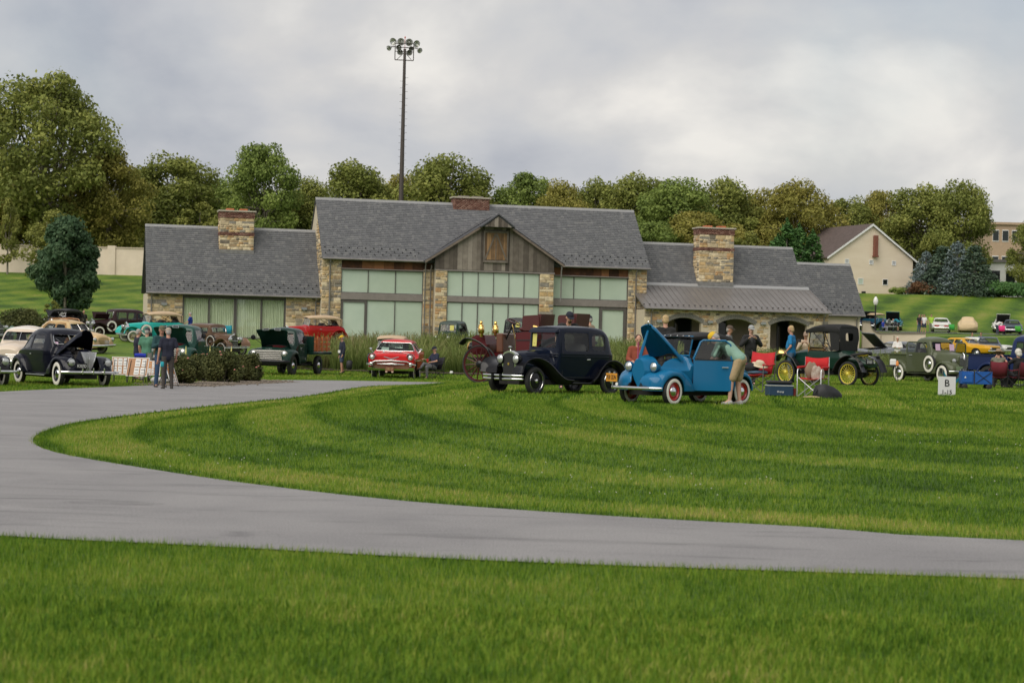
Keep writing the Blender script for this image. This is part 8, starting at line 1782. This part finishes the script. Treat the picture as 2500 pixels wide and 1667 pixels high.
# side table behind the olive pickup
g=gpos(2170,74.5); tb=empty('folding_table',g,0,'dark folding table with drinks behind the runabout fender','table'); add('table_top',box2(-.35,.35,-.22,.22,.60,.63,.01),FLATBLACK,tb,None)
for x in(-.3,.3):
    for y in(-.18,.18): add('leg',cyl((x,y,0),(x*.9,y,.6),.013,n=6),FLATBLACK,tb,None)
o=add('paper_bag',box2(-.1,.12,-.08,.08,0,.24,.03),PAPW,None,40,loc=(g.x+.12,g.y-.05,g.z+.635)); tag(o,'white bag on the dark folding table','bag')
o=add('orange_bottle',lathe([(0,0),(.06,0),(.06,.12),(.03,.15),(.02,.19),(0,.19)],12,'z'),mat('orange plastic',(.6,.2,.02),.4),None,50,loc=(g.x+.28,g.y-.1,g.z+.635)); tag(o,'orange bottle on the dark folding table','bottle')
# poster boards
def board(label,px,Y,deg,w,h,seed,zb=.28):
    g=gpos(px,Y); e=empty('poster_board',g,math.radians(deg),label,'display board','display boards beside the black coach'); r=random.Random(seed); tl=Matrix.Rotation(-.35,4,'X')
    add('panel',xf(box2(-w/2,w/2,-.008,.008,zb,zb+h),tl),mat('tan board',(.40,.22,.12),.8,var=.1),e,None)
    add('board_frame',xf(merge(box2(-w/2-.015,w/2+.015,-.014,.012,zb-.015,zb+.002),box2(-w/2-.015,w/2+.015,-.014,.012,zb+h-.002,zb+h+.015),box2(-w/2-.015,-w/2,-.014,.012,zb+.002,zb+h-.002),box2(w/2,w/2+.015,-.014,.012,zb+.002,zb+h-.002)),tl),WHITE,e,None)
    nx_=3; x=-w/2+.03
    for i in range(nx_):
        cw=(w-.06)/nx_
        for z0,z1 in((zb+.03,zb+h*.47),(zb+h*.52,zb+h-.03)):
            if r.random()<.92:
                a=x+r.uniform(0,.02); b=x+cw-r.uniform(.01,.04); p=add('poster',xf(box2(a,b,-.014-.002*i,-.009,z0,z1),tl),PAPW if r.random()<.8 else mat('orange print',(.6,.25,.05),.7),e,None)
                for k in range(2): add('print',xf(box2(a+(b-a)*.15,b-(b-a)*.15,-.019-.001*i,-.0165,z0+(z1-z0)*(.2+.4*k),z0+(z1-z0)*(.32+.45*k)),tl),mat('print grey',(.22,.22,.23),.7,col2=(.5,.48,.46),vscale=30),p,None)
        x+=cw
    for s in(1,-1): add('easel_leg',cyl((s*w*.4,-.02,.0),(s*w*.36,.25,zb+h*.8),.012,n=5),FLATBLACK,e,None); add('easel_leg',cyl((s*w*.4,.5,0),(s*w*.36,.25,zb+h*.8),.012,n=5),FLATBLACK,e,None)
    return e
board('left poster board next to the black coach fender',292,62.3,6,.52,.56,1); board('middle poster board, the widest, on its easel beside the black coach',330,61.6,-10,.66,.58,2,.26); board('right poster board half hidden by the men in conversation',372,62.6,4,.4,.46,3)
board('narrow white board leaning beside the man in the navy polo',428,59.2,70,.42,.62,4,.1)
g=gpos(342,63.0); bc=empty('blue_chair_roll',g,0,'royal blue padded chair back above the poster boards','chair'); BLc=cloth('royal chair',(.012,.03,.33))
add('chair_back',box2(-.16,.16,-.05,.05,.50,.86,.04),BLc,bc,40); add('chair_headrest',tube([(-.17,-.05,.86),(0,-.06,.87),(.17,-.05,.86)],.07,10),BLc,bc,60); add('chair_seat',box2(-.18,.18,-.4,.02,.40,.46,.02),BLc,bc,40)
for s in(1,-1): add('leg',cyl((s*.16,-.38,0),(s*.16,.0,.5),.012,n=5),FLATBLACK,bc,None); add('leg',cyl((s*.16,.1,0),(s*.16,-.3,.44),.012,n=5),FLATBLACK,bc,None)
g=gpos(395,62.6); lump('paper_pile','white papers and bags heaped on the grass behind the boards','papers',(g.x,g.y,g.z+.1),(.3,.2,.11),(.55,.55,.53),12,.5)
# held and small objects
def held(label,cat,name,px,py,Y,p,mt): o=add(name,p,mt,None,50,loc=at(px,py,Y)); return tag(o,label,cat)
held('dark shoulder bag carried by the man in the yellow cap','bag','carry_bag',853,889,87.3,merge(box2(-.13,.13,-.08,.08,-.24,.18,.06)),BK)
held('white name badge hanging on the navy jacket','badge','name_badge',828,858,87.4,box(0,-.0,0,.10,.01,.12),WHITE)
held('red paper cup held by the seated man','cup','paper_cup',1044,880,80.0,lathe([(0,0),(.035,0),(.045,.13),(.04,.13),(.03,.01)],12,'z',(0,0,-.06)),mat('cup red',(.5,.02,.02),.5))
held('small white paper bag on the grass by the seated man','bag','paper_bag',1102,909,86,box(0,0,0,.14,.1,.12,.03),PAPW)
held('black camera held by the man in the tan shirt','camera','camera',1951,832,69,merge(box(0,0,0,.14,.07,.10,.015),cyl((0,-.03,0),(-.06,-.14,0),.045,n=12)),FLATBLACK)
held('teal pouch held by the man in the navy polo','pouch','teal_pouch',396,889,56.3,box(0,0,0,.10,.04,.15,.02),cloth('pouch',(.02,.3,.36)))
for px,Y,lab in((452,62.2,'left'),(511,66.0,'middle'),(563,67.0,'right')):
    g=gpos(px,Y); o=empty('garden_marker',g,0,'pale yellow pointed marker standing in the roses, the %s one of three'%lab,'marker'); add('stake',cyl((0,0,0),(0,0,1.0),.008,n=5),STEEL,o,None); add('cone',cyl((0,0,.96),(0,0,1.2),.035,.008,8),mat('marker yellow',(.6,.58,.2),.6),o,50)
